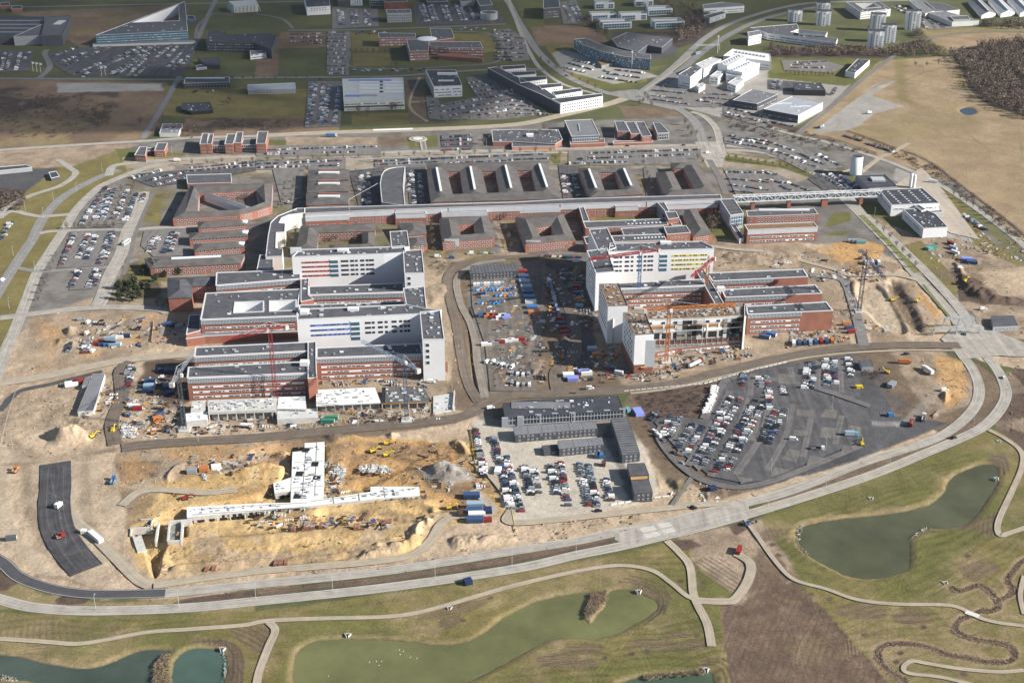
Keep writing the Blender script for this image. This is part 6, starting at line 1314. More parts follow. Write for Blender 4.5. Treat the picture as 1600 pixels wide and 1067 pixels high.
a_ = [at(*q) for q in ((265,817),(284,817),(282,844),(263,845))]; mb = MB(); mb.cap(a_, -1.5, 'concrete_dark'); b.P('floor_slab', mb); b.done()
# ============================================================= vehicles
CCOL = [('white',.17),('silver',.23),('black_paint',.21),('grey',.18),('navy',.07),('blue',.05),('red',.07),('brown',.02)]
def rcol(r):
    t = r.random(); 
    for k, p_ in CCOL:
        t -= p_
        if t < 0: return k
    return 'silver'
CN = dict(white='white', silver='silver', black_paint='black', grey='dark grey', navy='navy', blue='blue', red='red', brown='brown', yellow='yellow', green='green', skyblue='light blue')
def car_parts(kind, col):
    """returns (body, glass, wheel) MBs, x forward, centred"""
    L, Wd, Hh = dict(car=(4.5, 1.9, 1.5), estate=(4.9, 1.92, 1.55), van=(5.6, 2.1, 2.4))[kind]
    body, gl = MB(), MB(); zb = .28
    if kind == 'van': prof = [(-L/2, zb), (L/2, zb), (L/2, .95), (L/2 - .9, 1.15), (L/2 - 1.6, Hh - .1), (L/2 - 1.9, Hh), (-L/2 + .05, Hh), (-L/2, Hh - .1)]
    elif kind == 'estate': prof = [(-L/2, zb), (L/2, zb), (L/2, .75), (L/2 - 1.1, .92), (L/2 - 1.8, Hh - .06), (-L/2 + .5, Hh), (-L/2 + .05, .95)]
    else: prof = [(-L/2, zb), (L/2, zb), (L/2, .72), (L/2 - 1.0, .9), (L/2 - 1.7, Hh - .05), (-L/2 + .95, Hh), (-L/2 + .25, .98)]
    n = len(prof); y = Wd / 2
    def yy(z): return y - (max(z - .95, 0) * .22 if kind != 'van' else max(z - 1.1, 0) * .08)
    for i in range(n):
        a, b = prof[i], prof[(i + 1) % n]
        body.quad([(a[0], -yy(a[1]), a[1]), (a[0], yy(a[1]), a[1]), (b[0], yy(b[1]), b[1]), (b[0], -yy(b[1]), b[1])], col)
    body.quad([(p[0], -yy(p[1]), p[1]) for p in prof], col); body.quad([(p[0], yy(p[1]), p[1]) for p in prof[::-1]], col)
    i = 3; a, b = prof[i], prof[i + 1]; e = .015
    def lerp(t): return (a[0] + (b[0] - a[0]) * t + .02, a[1] + (b[1] - a[1]) * t + .02)
    p, q = lerp(.08), lerp(.92); gl.quad([(p[0], -yy(p[1]) + .12, p[1]), (p[0], yy(p[1]) - .12, p[1]), (q[0], yy(q[1]) - .12, q[1]), (q[0], -yy(q[1]) + .12, q[1])], 'glass')
    if kind != 'van':
        a, b = prof[-1], prof[-2]; p, q = (a[0] - .02, a[1] + .05), (b[0] - .02, b[1] - .04)
        gl.quad([(p[0], yy(p[1]) - .12, p[1]), (p[0], -yy(p[1]) + .12, p[1]), (q[0], -yy(q[1]) + .12, q[1]), (q[0], yy(q[1]) - .12, q[1])], 'glass')
        x0, x1 = prof[3][0] - .35, prof[-1][0] + .35; z0, z1 = .98, Hh - .14
        for s in (-1, 1):
            f = [(x0, s * (yy(z0) + e), z0), (x1, s * (yy(z0) + e), z0), (x1 + .35, s * (yy(z1) + e), z1), (x0 - .55, s * (yy(z1) + e), z1)]
            gl.quad(f if s > 0 else f[::-1], 'glass')
    else:
        for s in (-1, 1):
            f = [(L/2 - 1.15, s * (yy(1.2) + e), 1.2), (L/2 - 2.1, s * (yy(1.2) + e), 1.2), (L/2 - 2.1, s * (yy(1.9) + e), 1.9), (L/2 - 1.65, s * (yy(1.9) + e), 1.9)]
            gl.quad(f if s > 0 else f[::-1], 'glass')
    return body, gl, L, Wd
_wh = MB(); _wh.v = []
k_ = 12
for s in (-.1, .1):
    for a in range(k_): t = 2 * math.pi * a / k_; _wh.v.append((.33 * math.cos(t), s, .33 * math.sin(t)))
for a in range(k_): b2 = (a + 1) % k_; _wh.f.append((a, b2, k_ + b2, k_ + a)); _wh.m.append(_wh.mi('tyre'))
_wh.f.append(tuple(range(k_))[::-1]); _wh.m.append(0); _wh.f.append(tuple(range(k_, 2 * k_))); _wh.m.append(0)
_o = _wh.build('wheel'); WHEEL = _o.data; bpy.data.objects.remove(_o)
_cm = {}
def carmesh(kind, col):
    if (kind, col) not in _cm:
        b, g, L, Wd = car_parts(kind, col); o1 = b.build('body'); o2 = g.build('windows'); _cm[kind, col] = (o1.data, o2.data, L, Wd)
        bpy.data.objects.remove(o1); bpy.data.objects.remove(o2)
    return _cm[kind, col]
def put_car(x, y, rz, kind, col, label, grp, z=.12, wheels=True):
    bm_, gm_, L, Wd = carmesh(kind, col); nm = {'car': 'parked_car', 'estate': 'parked_car', 'van': 'parked_van'}[kind]
    o = empty(nm, (x, y, z), rz); tag(o, label, 'van' if kind == 'van' else 'car', grp)
    part('body', bm_, o); part('windows', gm_, o)
    if wheels:
        for sx in (-1, 1):
            for sy in (-1, 1): part('wheel', WHEEL, o, (sx * L * .31, sy * (Wd / 2 - .05), .33))
    return o
SH = {}
ORD = ['nearest the viewer', 'second from near end', 'third from near end', 'fourth from near end', 'fifth from near end', 'sixth from near end', 'seventh from near end', 'eighth from near end', 'ninth from near end', 'tenth from near end', 'eleventh from near end', 'twelfth from near end', 'thirteenth from near end', 'fourteenth from near end', 'fifteenth from near end', 'sixteenth from near end', 'seventeenth from near end', 'eighteenth from near end', 'nineteenth from near end', 'twentieth from near end'] + [w_ + ' from near end' for w_ in ('twenty-first', 'twenty-second', 'twenty-third', 'twenty-fourth', 'twenty-fifth', 'twenty-sixth')]
CARS = []; crn = random.Random(11)
def crow(px0, px1, rowname, occ=.9, sp=2.75, vans=.06, jit=.15, ang=None, cols=None, hang=0):
    """a row of parked cars between two pixels; px0 is the near end"""
    a, b = at(*px0), at(*px1); d = (b - a); L = d.length; d.normalize(); n = max(1, int(L / sp)); sp = L / n
    rz = (math.atan2(d.y, d.x) + math.pi / 2 if ang is None else ang) + hang
    k = 0
    for i in range(n + 1):
        if crn.random() > occ: continue
        p = a + d * (i * sp); p += Vector((-d.y, d.x, 0)) * crn.uniform(-.5, .5)
        kind = 'van' if crn.random() < vans else crn.choice(('car', 'car', 'estate')); col = rcol(crn) if cols is None else crn.choice(cols)
        if kind == 'van' and col not in ('white', 'blue', 'silver', 'yellow'): col = 'white'
        CARS.append([p.x, p.y, rz + crn.uniform(-.03, .03) + (math.pi if crn.random() < .4 else 0), kind, col, rowname, k]); k += 1
def lot(rowsl, name, **kw):
    for i, (a, b) in enumerate(rowsl):
        if a[1] < b[1]: a, b = b, a
        w_ = ['first', 'second', 'third', 'fourth', 'fifth', 'sixth', 'seventh', 'eighth', 'ninth', 'tenth', 'eleventh', 'twelfth', 'thirteenth', 'fourteenth', 'fifteenth'][i]
        crow(a, b, f'{w_} row from left, {name}', **kw)
# near gravel lot: cars point across the picture
lot([((757,745),(743,672)), ((799,795),(771,684)), ((815,799),(790,715)), ((831,777),(820,729)), ((842,770),(834,734)), ((871,772),(860,728)), ((888,790),(875,724)), ((920,790),(906,726)), ((935,799),(920,728)), ((955,782),(947,750))], 'gravel lot', occ=.95, sp=2.75, ang=.05, vans=.1)
lot([((1104,645),(1118,607))], 'scrub edge', occ=1, sp=3.2, ang=.15, vans=.7, cols=['white'])
DK = [((1036,682),(1047,656)), ((1045,684),(1059,658)), ((1060,700),(1081,664)), ((1073,707),(1098,666)), ((1085,725),(1141,622)), ((1098,727),(1156,624)), ((1117,738),(1180,626)), ((1132,742),(1194,630)), ((1188,690),(1213,640)), ((1200,694),(1226,641))]
lot(DK, 'asphalt car park', occ=.93, sp=2.9, ang=-.12, vans=.07)
lot([((1160,604),(1161,585)), ((1188,608),(1187,590)), ((1200,608),(1198,590)), ((1256,607),(1264,568)), ((1268,607),(1272,575)), ((1292,603),(1289,562)), ((1304,603),(1303,562)), ((1330,590),(1325,560)), ((1226,618),(1222,606)), ((1203,640),(1200,612))], 'upper asphalt car park', occ=.9, sp=3.0, ang=-.05, vans=.2)
crow((1065,724),(1022,675), 'curved kerb of the asphalt car park', occ=.75, sp=6, ang=math.radians(-52), vans=.3)
crow((1034,652),(1092,656), 'top edge of the asphalt car park', occ=.55, sp=6, ang=0); crow((1014,656),(1024,645), 'corner of the asphalt car park', occ=.9)
lot([((800,586),(826,587)), ((800,602),(827,603)), ((762,566),(800,575))], 'centre yard van rows', occ=1, sp=3.4, vans=1, cols=['white','white','silver'])
# other lots (photo pixels)
far = []
def fl(rowsl, **kw):
    for a, b in rowsl: crow(a, b, 'x', **kw)
fl([((126,352),(166,293)),((150,345),(170,309)),((160,343),(178,297)),((180,343),(198,300)),((195,345),(213,304)),((148,344),(172,296)),((96,414),(116,367)),((120,407),(137,369)),((134,406),(150,369)),((154,413),(173,364)),((164,405),(178,362)),((111,449),(125,422)),((138,449),(150,422)),((148,447),(155,424)),((232,394),(242,369)),((240,392),(247,372)),((255,396),(270,364)),((266,394),(276,366)),((221,316),(226,303)),((4,365),(18,348)),((0,375),(8,368)),((106,550),(110,532)),((133,552),(136,532)),((200,603),(208,575)),((198,588),(206,570))], occ=.92, ang=.1)
fl([((208,279),(250,268)),((230,284),(292,269)),((242,290),(294,277)),((300,268),(400,258)),((300,263),(400,254)),((418,235.5),(550,231)),((507,232.5),(588,230)),((415,242),(460,241)),((507,239.5),(556,238.5)),((402,257.5),(533,252)),((405,263),(533,259.5)),((587,253),(800,244)),((588,258.5),(683,254)),((697,257),(800,251.5)),((800,244),(850,242)),((800,250.5),(856,249)),((920,240.5),(1088,235)),((900,249.5),(980,246.5)),((890,256.5),(980,254)),((985,246),(1088,242)),((692,215.5),(735,213)),((692,227.5),(735,226)),((692,235.5),(735,234)),((692,221),(735,219.5)),
    ((1137,212.5),(1200,222)),((1145,217.5),(1200,227)),((1135,221.5),(1200,234)),((1200,222.5),(1238,235.5)),((1200,232.5),(1255,252)),((1247,240.5),(1288,258)),((1277,242.5),(1311,259.5)),((1256,255),(1276,262)),((1285,274),(1320,297)),((1307,272),(1343,296)),((1296,273),(1330,297)),((1200,272),(1222,275)),((1200,282),(1222,287)),((1232,287),(1266,299.5)),((1220,292),(1237,299)),((1135,270),(1200,271)),((1137,280),(1200,286)),((1142,290),(1200,298)),((1145,300),(1176,302)),((1510,338),(1540,360)),((1506,336),(1536,359))], occ=.94, sp=2.7)
fl([((470,312),(440,320)),((560,300),(566,268)),((568,318),(572,285)),((577,320),(575,268)),((640,300),(636,270)),((648,318),(643,270)),((660,318),(655,270)),((884,305),(878,272)),((893,300),(885,275)),((905,308),(896,275)),((848,401),(905,403)),((1205,418),(1232,411)),((735,397),(770,396))], occ=.75, sp=3.2, ang=.1)
fl([((85,88),(121,75)),((95,99),(160,72)),((100,104),(172,74)),((115,117),(222,74)),((130,117.5),(226,78)),((175,116),(240,73)),((181,118),(248,74)),((200,119),(228,92)),((212,119),(240,95)),((245,90),(270,70)),((260,92),(278,72)),((260,107),(276,92)),((271,110),(283,95)),((287,100),(306,70)),((276,92),(291,71)),((8,83),(2,110)),((17,83),(10,110)),((32,83),(25,110)),((46,83),(38,93)),((303,145),(312,141)),((325,145),(332,143)),((345,143),(351,141))], occ=.9, sp=2.9)
fl([((532,40),(529,18)),((537,40),(534,19)),((551,39),(549,17)),((558,39),(556,17)),((572,40),(570,16)),((577,40),(575,16)),((665,34),(655,7)),((670,35),(661,7)),((678,33),(669,7)),((684,33),(675,8)),((699,33),(690,9)),((705,33),(696,9)),((722,32),(712,8)),((728,32),(719,8)),((742,32),(732,8))] +
   [((512,y),(539,y - .3)) for y in (52,56,61,66,73,79,85,92,98,104,110,116)] + [((455,y),(475,y)) for y in (54,60,66)] + [((482,y),(505,y - 1)) for y in (54,59,65,69)] + [((x,112),(x + 8,108)) for x in (550,567,573,590,611,620,636,655)] +
   [((x,54),(x + 9,50)) for x in (557,577,597)] + [((717,48),(726,44)),((735,48),(745,44)),((753,47),(759,45))] + [((773,y),(800,y + 2)) for y in (49,54,59,64,70,76,82,88,93)] + [((800,y),(818,y + 1)) for y in (60,68,76,84,90)] +
   [((480,197),(488,130)),((485,190),(494,130)),((499,195),(506,130)),((508,195),(516,131)),((523,195),(530,137)),((503,193),(511,150)),((672,178),(676,160)),((687,167),(800,147)),((690,175.5),(800,156)),((693,183),(800,165)),((733,131),(755,128)),((737,137),(775,132)),((742,144),(783,139)),((747,150),(800,143)),((750,181),(800,171)),((800,159),(826,160)),((800,165),(830,168)),((800,170.5),(843,175)),((800,178),(855,180)),
    ((897,95),(936,104)),((890,100),(926,110)),((882,106),(913,114)),((962,110),(1006,115.5)),((950,116),(1000,122.5)),((940,122),(995,130)),((945,111),(960,118)),((1020,142),(1070,147)),((1017,150),(1066,155.5)),((1015,155.5),(1075,164)),((1100,147.5),(1150,150)),((1097,153),(1140,157)),((1090,158),(1132,164)),((1140,170),(1200,185)),((1135,177.5),(1200,194)),((1035,137),(1045,128)),((1200,190),(1238,198)),((1235,103),(1275,100)),((1237,107),(1290,107)),((1245,99),(1290,97)),((1206,140),(1210,128)),((1216,140),(1220,128)),((1300,148),(1306,138)),((880,8),(895,34)),((889,5),(905,33)),((898,5),(911,34)),((1440,35),(1448,44)),((1452,33),(1462,45)),((1465,36),(1476,45)),((1402,10),(1440,27)),((1395,12),(1430,28)),((1320,213),(1345,221)),((1355,225),(1395,238))], occ=.9, sp=2.8)
CARS.sort(key=lambda c: c[1])
def carlabel(c):
    kn = {'car': 'car', 'estate': 'estate car', 'van': 'van'}[c[3]]
    return f"{CN[c[4]]} {kn}, {ORD[min(c[6], 25)]}, {c[5]}"
indiv = [c for c in CARS if c[5] != 'x'][:292]; ids = set(map(id, indiv)); rest = [c for c in CARS if id(c) not in ids]
seen = {}
for c in indiv:
    l = carlabel(c).replace('in the curved', 'along the curved').replace('in the top', 'along the top')
    put_car(c[0], c[1], c[2], c[3], c[4], l, 'cars parked in the open lots', wheels=(c[1] < 880))
mb = MB()
for x, y, rz, kind, col, _, _ in rest:
    bm_, gm_, L, Wd = carmesh(kind, col); cs, sn = math.cos(rz), math.sin(rz)
    for me_ in (bm_, gm_):
        i0 = len(mb.v)
        for v in me_.vertices: mb.v.append((x + v.co.x * cs - v.co.y * sn, y + v.co.x * sn + v.co.y * cs, v.co.z + .12))
        key = col if me_ is bm_ else 'glass'; k = mb.mi(key)
        for p_ in me_.polygons: mb.f.append(tuple(i0 + t for t in p_.vertices)); mb.m.append(k)
o = mb.build('parked_cars'); tag(o, 'many small cars filling the more distant car parks in rows', 'cars', kind='stuff')
print('cars', len(CARS), 'rest', len(rest))
# ---- trucks, buses, containers, cabins
def container(px, py, rz, col, label, L=6.1, grp='containers and cabins', z=.05, Hh=2.6, Wd=2.45, name='container', cat='container', top=None):
    p = at(px, py, 0); o = empty(name, (p.x, p.y, z), rz); tag(o, label, cat, grp)
    mb = MB(); mb.box((0, 0, 0), (L, Wd, Hh), col, 0, top)
    n = int(L / .6)
    for i in range(n):
        x = -L / 2 + .3 + i * (L - .6) / max(1, n - 1)
        mb.box((x, -Wd / 2 - .03, .15), (.22, .1, Hh - .3), col); mb.box((x, Wd / 2 + .03, .15), (.22, .1, Hh - .3), col)
    q = mb.build('body'); q.parent = o; mb = MB(); mb.box((L / 2 + .04, -Wd / 4, .15), (.08, Wd / 2 - .15, Hh - .3), 'steel'); mb.box((L / 2 + .04, Wd / 4, .15), (.08, Wd / 2 - .15, Hh - .3), 'steel'); q = mb.build('door'); q.parent = o
    return o
def truck(px, py, rz, cab, box, label, L=8.5, kind='box', name='truck'):
    p = at(px, py, 0); o = empty(name, (p.x, p.y, .08), rz); tag(o, label, 'truck')
    mb = MB(); mb.box((L / 2 - 1.1, 0, .6), (2.1, 2.4, 2.3), cab); mb.quad([(L / 2 - .02, -1.0, 1.7), (L / 2 - .02, 1.0, 1.7), (L / 2 - .02, 1.0, 2.6), (L / 2 - .02, -1.0, 2.6)], 'glass'); mb.build('cab').parent = o
    mb = MB()
    if kind == 'box': mb.box((-1.2, 0, .9), (L - 2.6, 2.5, 2.7), box)
    elif kind == 'tank':
        k = 12; i = 0
        for x in (-L / 2, L / 2 - 2.6):
            for a in range(k): t = 2 * math.pi * a / k; mb.v.append((x, 1.2 * math.cos(t), 2.2 + 1.2 * math.sin(t)))
        mi = mb.mi(box)
        for a in range(k): b2 = (a + 1) % k; mb.f.append((a, k + a, k + b2, b2)); mb.m.append(mi)
        mb.f.append(tuple(range(k))); mb.m.append(mi); mb.f.append(tuple(range(k, 2 * k))[::-1]); mb.m.append(mi)
    else: mb.box((-1.2, 0, .9), (L - 2.6, 2.4, .25), 'steel'); mb.box((-1.2, -1.1, 1.1), (L - 2.6, .15, .9), box); mb.box((-1.2, 1.1, 1.1), (L - 2.6, .15, .9), box); mb.box((-L / 2, 0, 1.1), (.15, 2.2, .9), box)
    mb.build('cargo_body').parent = o
    mb = MB(); mb.box((0, 0, .5), (L - .3, .9, .3), 'black'); mb.build('chassis').parent = o
    for x in (-L * .33, -L * .2, L * .33):
        for s in (-1, 1): part('wheel', WHEEL, o, (x, s * 1.1, .5), 0, (1.5, 1.6, 1.5))
    return o
def bus(px, py, rz, label, col='white'):
    p = at(px, py, 0); o = empty('bus', (p.x, p.y, .08), rz); tag(o, label, 'bus')
    mb = MB(); mb.box((0, 0, .35), (12, 2.5, 2.7), col); mb.build('body').parent = o; mb = MB()
    for s in (-1, 1): mb.box((0, s * 1.24, 1.4), (11, .1, 1.1), 'glass')
    mb.box((5.98, 0, 1.3), (.1, 2.2, 1.4), 'glass'); mb.build('windows').parent = o
    for x in (-3.8, 3.8):
        for s in (-1, 1): part('wheel', WHEEL, o, (x, s * 1.15, .48), 0, (1.45, 1.6, 1.45))
GZf = GZ.ravel(); 
def GH(x, y):      # height of the ground sheet at a point (looked up on the sheet itself)
    dy_ = y; b_ = (y * math.sin(TH) * 0)
    dpt = y * CT + H * ST; yc = 533.5 - FPX * (y * ST - H * CT) / dpt; xc = 800 + FPX * x / dpt
    j = int(round((yc + 12) / 1092.0 * (NV - 3))) + 1; i = int(round((xc + 70) / 1740.0 * (NU - 1)))
    return float(GZ[min(max(j, 0), NV - 1), min(max(i, 0), NU - 1)])
def excav(px, py, rz, col, label, z=0, s=1.0):
    p = at(px, py, z); z = GH(p.x, p.y); p = at(px, py, z); o = empty('excavator', (p.x, p.y, z), rz); tag(o, label, 'excavator'); s *= .82; o.scale = (s, s, s)
    mb = MB(); mb.box((0, 1.2, 0), (4.2, .7, .9), 'black'); mb.box((0, -1.2, 0), (4.2, .7, .9), 'black'); mb.box((0, 0, .4), (2.5, 2, .5), 'black'); mb.build('tracks').parent = o
    mb = MB(); mb.box((-.8, 0, 1), (3.4, 2.7, 1.3), col); mb.box((-2, 0, 1.3), (1, 2.6, 1.2), col); mb.build('house').parent = o
    mb = MB(); mb.box((.6, .8, 1.2), (1.5, 1.1, 1.9), col, 0); mb.box((.62, .8, 1.9), (1.55, 1.15, .9), 'glass'); mb.build('cab').parent = o
    mb = MB(); mb.bar((.9, -.3, 1.8), (4.2, -.3, 4.6), .6, col); mb.bar((4.2, -.3, 4.6), (6.8, -.3, 2.6), .45, col); mb.build('boom').parent = o
    mb = MB(); mb.box((6.6, -.3, 1.2), (1.1, 1.3, 1.4), 'black', 0); mb.build('bucket').parent = o
bus(197.5, 381, 1.35, 'white bus driving on the west campus road')
bus(1090, 85, .9, 'pale yellow bus on the north east highway', 'lightblue')
truck(1413, 568, -.1, 'orange', 'orange', 'orange box truck with white roof on the dirt yard', 9.5)
truck(518, 214, 0, 'white', 'skyblue', 'blue articulated lorry on the northern road works', 13); truck(277, 252.5, .1, 'white', 'white', 'white box van truck on the north road', 7)
truck(1457, 286, -.35, 'white', 'white', 'white box truck on the eastern campus road', 9); truck(1087, 571, .75, 'red', 'white', 'white tanker trailer with red cab under the orange crane', 15, 'tank')
truck(1423, 664, 1.2, 'red', 'red', 'red tank truck parked at the edge of the dirt yard', 8, 'tank'); truck(1443, 655, 1.2, 'white', 'silver', 'silver tipper truck next to a gravel heap', 9, 'open')
truck(177, 753, 1.6, 'skyblue', 'skyblue', 'light blue tipper truck on the pale sand', 7.5, 'open'); truck(1449, 581, 1.9, 'white', 'white', 'long white trailer standing upright along the dirt yard', 12)
truck(1330, 681, 0, 'teal', 'lightblue', 'teal and pale blue lorry on the asphalt car park', 9); truck(1277, 703, -.1, 'white', 'black_paint', 'flatbed lorry with white cab on the asphalt car park', 9, 'open'); truck(386, 663 + 5, -.1, 'white', 'white', 'white concrete mixer lorry below the rubble roof', 8, 'tank')
truck(92, 788 + 5, 1.3, 'white', 'white', 'white van truck on the new black asphalt strip', 5.5); truck(95, 840, .6, 'red', 'red', 'red paving machine on the new black asphalt strip', 5, 'open')
truck(24, 737, 1.4, 'orange', 'orange', 'small orange truck on the far left sand', 5, 'open'); truck(1358, 178, .3, 'white', 'white', 'white camper on the gravel field corner', 6); truck(1283, 200, .9, 'white', 'silver', 'parked lorry at the corner of the tan field', 10)
for x, y, rz, c, l in ((177,674,1.5,'yellow','yellow wheel loader on the west site road'),(583,706,.4,'yellow','yellow excavator left in the orange pit'),(605,694,.1,'yellow','yellow bulldozer at the top of the orange pit'),(604,712,.3,'yellow','yellow excavator lowest in the orange pit'),(145,683,.8,'yellow','small yellow digger beside the big sand heap'),
  (258,817,1.0,'yellow','yellow digger between basement walls'),(585,790,.5,'yellow','yellow excavator below the white basement slab'),(703,794,.2,'yellow','yellow excavator near the stacked blue cabins'),(878,560,1.6,'orange','orange piling rig on the centre yard'),(1395,470,.2,'yellow','yellow excavator in the white chalk pit'),
  (1385,583,2.6,'yellow','yellow excavator by the dark boxy hut'),(1432,472,1,'yellow','yellow excavator beside the orange ramp'),(1508,440,.6,'yellow','yellow excavator digging the dark soil bank'),(1347,696,1.4,'yellow','yellow roller on the asphalt lot edge'),(962,558,1.8,'orange','orange digger left of the white corner tower'),(240,678,.6,'orange','orange drilling rig near the stone heap'),(246,662,.9,'orange','orange excavator behind the drilling rig'),
  (290,780,.3,'red','red machine on the sand west of the white slab'),(1345,405,.3,'brown','brown digger behind the dark blue crane'),(1168,820,.3,'blue','blue tractor by the orange topped wagon')): excav(x, y, rz, c, l)
# blue cabin stacks
Q = 'blue and white site cabin, '
lst = [(737,776,'blue'),(742,790,'lightblue'),(741,800,'blue'),(745,806,'white'),(742,814,'blue')]
for i, (x, y, c) in enumerate(lst): container(x, y, .05, c, ['dark blue front', 'pale blue second', 'blue middle', 'white', 'blue nearest'][i] + ' cabin of the stack beside the orange pit', 10, Wd=4)
container(762,800,.1,'navy','navy cabin right of the blue cabin stack',5,Wd=5); container(762,806+8,.1,'red','red trailer below the navy cabin',5)
container(720,804,1.5,'brown','brown container left of the blue cabin stack'); container(778,738,1.45,'white','white cabin group inside the gravel lot',7,Wd=4)
container(938,714,1.45,'skyblue','bright blue box right of the southern hut row',5,Wd=3.6); container(933,714,1.45,'blue','darker blue box right of the southern hut row',5,Wd=3); container(943,727,1.4,'brown','brown wooden shelter beside the long dark hut',4)
container(997,646,1.8,'purple_blue','pale violet roofed container east of the canteen',9,Wd=6); container(981,643,1.8,'teal','small green container east of the canteen',5)
RNG = random.Random(5)
names = {'blue':'blue','lightblue':'pale blue','white':'white','skyblue':'bright blue','teal':'teal','red':'red','orange':'orange','silver':'silver','navy':'navy','purple_blue':'violet blue','green':'green'}
seq = ['first', 'second', 'third', 'fourth', 'fifth', 'sixth', 'seventh', 'eighth', 'ninth', 'tenth', 'eleventh', 'twelfth']
def line(x0, y0, x1, y1, n, cols, where, rz=0.05, L=6.1, Wd=2.45):
    for i in range(n):
        f = i / max(1, n - 1); c = cols[i % len(cols)]
        container(x0 + (x1 - x0) * f, y0 + (y1 - y0) * f, rz + RNG.uniform(-.04, .04), c, f'{names[c]} container, {seq[i]} from far end, {where}', L, Wd=Wd)
line(815,426,834,490,9,['red','blue','lightblue','lightblue','blue','skyblue','white','skyblue','orange'],'stack row left of the inner site road',.05,9,5)
line(858,440,872,492,8,['white','blue','blue','silver','lightblue','silver','blue','blue'],'line in the middle of the centre yard',-1.35,6.5)
line(874,500,884,528,5,['red','blue','red','red','red'],'short red line on the inner site road',.1,6.5)
line(890,404,900,409,2,['blue','white'],'pair at the loop road top'); line(900,450,905,480,4,['red','blue','orange','teal'],'row below the old brick court')
line(888,588,895,594,2,['white','purple_blue'],'pair on the junction island',.1,8,5); line(912,583,916,585,2,['purple_blue','white'],'pair right of the junction island',.1,8,4)
line(925,547,932,556,2,['lightblue','orange'],'pair beside the corner tower',.1,7,4); line(955,577,967,584,2,['blue','white'],'pair in front of the white corner tower',-.4)
line(1240,538,1300,534,8,['white','blue','blue','lightblue','blue','red','blue','orange'],'row below the eastern brick wings',1.45,7); line(1322,508,1330,520,3,['orange','blue','red'],'group right of the eastern brick wings',.2)
line(1195,528,1205,524,2,['blue','skyblue'],'pair under the eastern frame',-.5,8,4); line(1353,412,1373,412,5,['white','white','white','navy','white'],'row behind the dark blue crane',1.45,6); line(1332,378,1345,380,3,['lightblue','silver','teal'],'group above the dark blue crane',.05,9)
line(1452,390,1458,388,2,['teal','green'],'green pair on the eastern yard',.5,6,4); line(1486,382,1492,396,3,['red','lightblue','white'],'stack on the eastern yard',-1,8); line(1510,407,1518,411,2,['purple_blue','blue'],'blue tent pair on the eastern yard',-.2,9,6)
line(235,598,232,612,3,['blue','lightblue','navy'],'shaded yard beside the corner wing',.05,8,4); line(262,580,272,582,2,['navy','navy'],'shade behind the corner wing',.1,14); line(262,606,266,616,2,['blue','navy'],'blue pair beside the corner wing',.4,6,4)
line(156,538,180,540,4,['red','blue','skyblue','lightblue'],'row on the west yard',.05,9,4); line(195,527,172,531,3,['navy','white','lightblue'],'group of the upper west yard',.1,9); line(262,508,280,512,3,['blue','navy','silver'],'walled yard by the low annex',.3,6)
line(112,602,124,598,2,['white','red'],'tent pair left of the long pale hut',.3,9,5); line(250,650,246,655,2,['blue','orange'],'pair near the thin grey crane',.6); line(210,637,215,640,2,['white','red'],'pair at the stone heap',.1,7)
line(518,655,512,660,2,['green','green'],'green pair in front of the white deck',0,9); line(338,732,300,738,3,['white','orange','silver'],'group on the sand above the pit',.2,6,4)
container(1113,766,.4,'navy','lone navy container on the sand by the ring road',5,Wd=4); container(18,843,.2,'grey','small grey container at the far left ring road'); container(731,911,.4,'navy','dark container on the meadow beside the ring road',4.5,Wd=4)
container(1154,862,1.2,'red','red topped wagon on the gravel loop of the meadow',7); container(150,841,-.8,'white','long white tarpaulin roll on the west sand',13,Wd=3.2); container(131,833,0,'white','small white tank on the west sand',3); container(1391,650,.2,'skyblue','bright blue skip on the dirt yard',4,Wd=3)
container(1342,607,.1,'yellow','small yellow van body on the asphalt lot',4.5) ; container(1393,603,.9,'silver','grey pallet stack container on the dirt yard',8,Wd=4)
# cherry pickers of the centre yard
def lift(px, py, rz, col, label):
    p = at(px, py); o = empty('boom_lift', (p.x, p.y, .1), rz); tag(o, label, 'boom lift', 'boom lifts in the centre yard')
    mb = MB(); mb.box((0, 0, .5), (3.6, 2.2, 1.0), col); mb.build('base').parent = o; mb = MB(); mb.bar((-1.5, 0, 1.6), (4.5, 0, 3.2), .5, col); mb.bar((4.5, 0, 3.2), (5.4, 0, 2.2), .3, col); mb.build('boom').parent = o
    mb = MB(); mb.box((5.6, 0, 1.5), (.9, 1.8, 1.1), 'steel'); mb.build('basket').parent = o
    for x in (-1.1, 1.1):
        for s in (-1, 1): part('wheel', WHEEL, o, (x, s * 1.1, .45), 0, (1.3, 1.5, 1.3))
k = 0
for y, x0, x1, n in ((455,742,802,10),(476,748,785,6),(464,775,803,4)):
    for i in range(n):
        x = x0 + (x1 - x0) * i / n + RNG.uniform(-1, 1); c = ('skyblue', 'blue', 'skyblue', 'lightblue', 'orange')[(i + (y % 3)) % 5 if i % 4 else 0]
        lift(x, y, .5 + RNG.uniform(-.2, .2), c, f'{names[c]} boom lift, {seq[i]} from the left in the ' + {455:'upper',476:'lower',464:'right hand'}[y] + ' row of lifts')
line(742,447,785,445,9,['white','white','lightblue'],'white tank row below the round windowed hut',1.5,4,2.4); line(753,495,790,497,5,['blue','orange','red','white','purple_blue'],'tent row in the centre yard',.2,7,5); line(752,462,758,466,2,['navy','silver'],'pair inside the lift yard',.1,7)
line(760,540,812,532,6,['white','silver','red','white','white','red'],'lower storage row in the centre yard',.1,8,3)
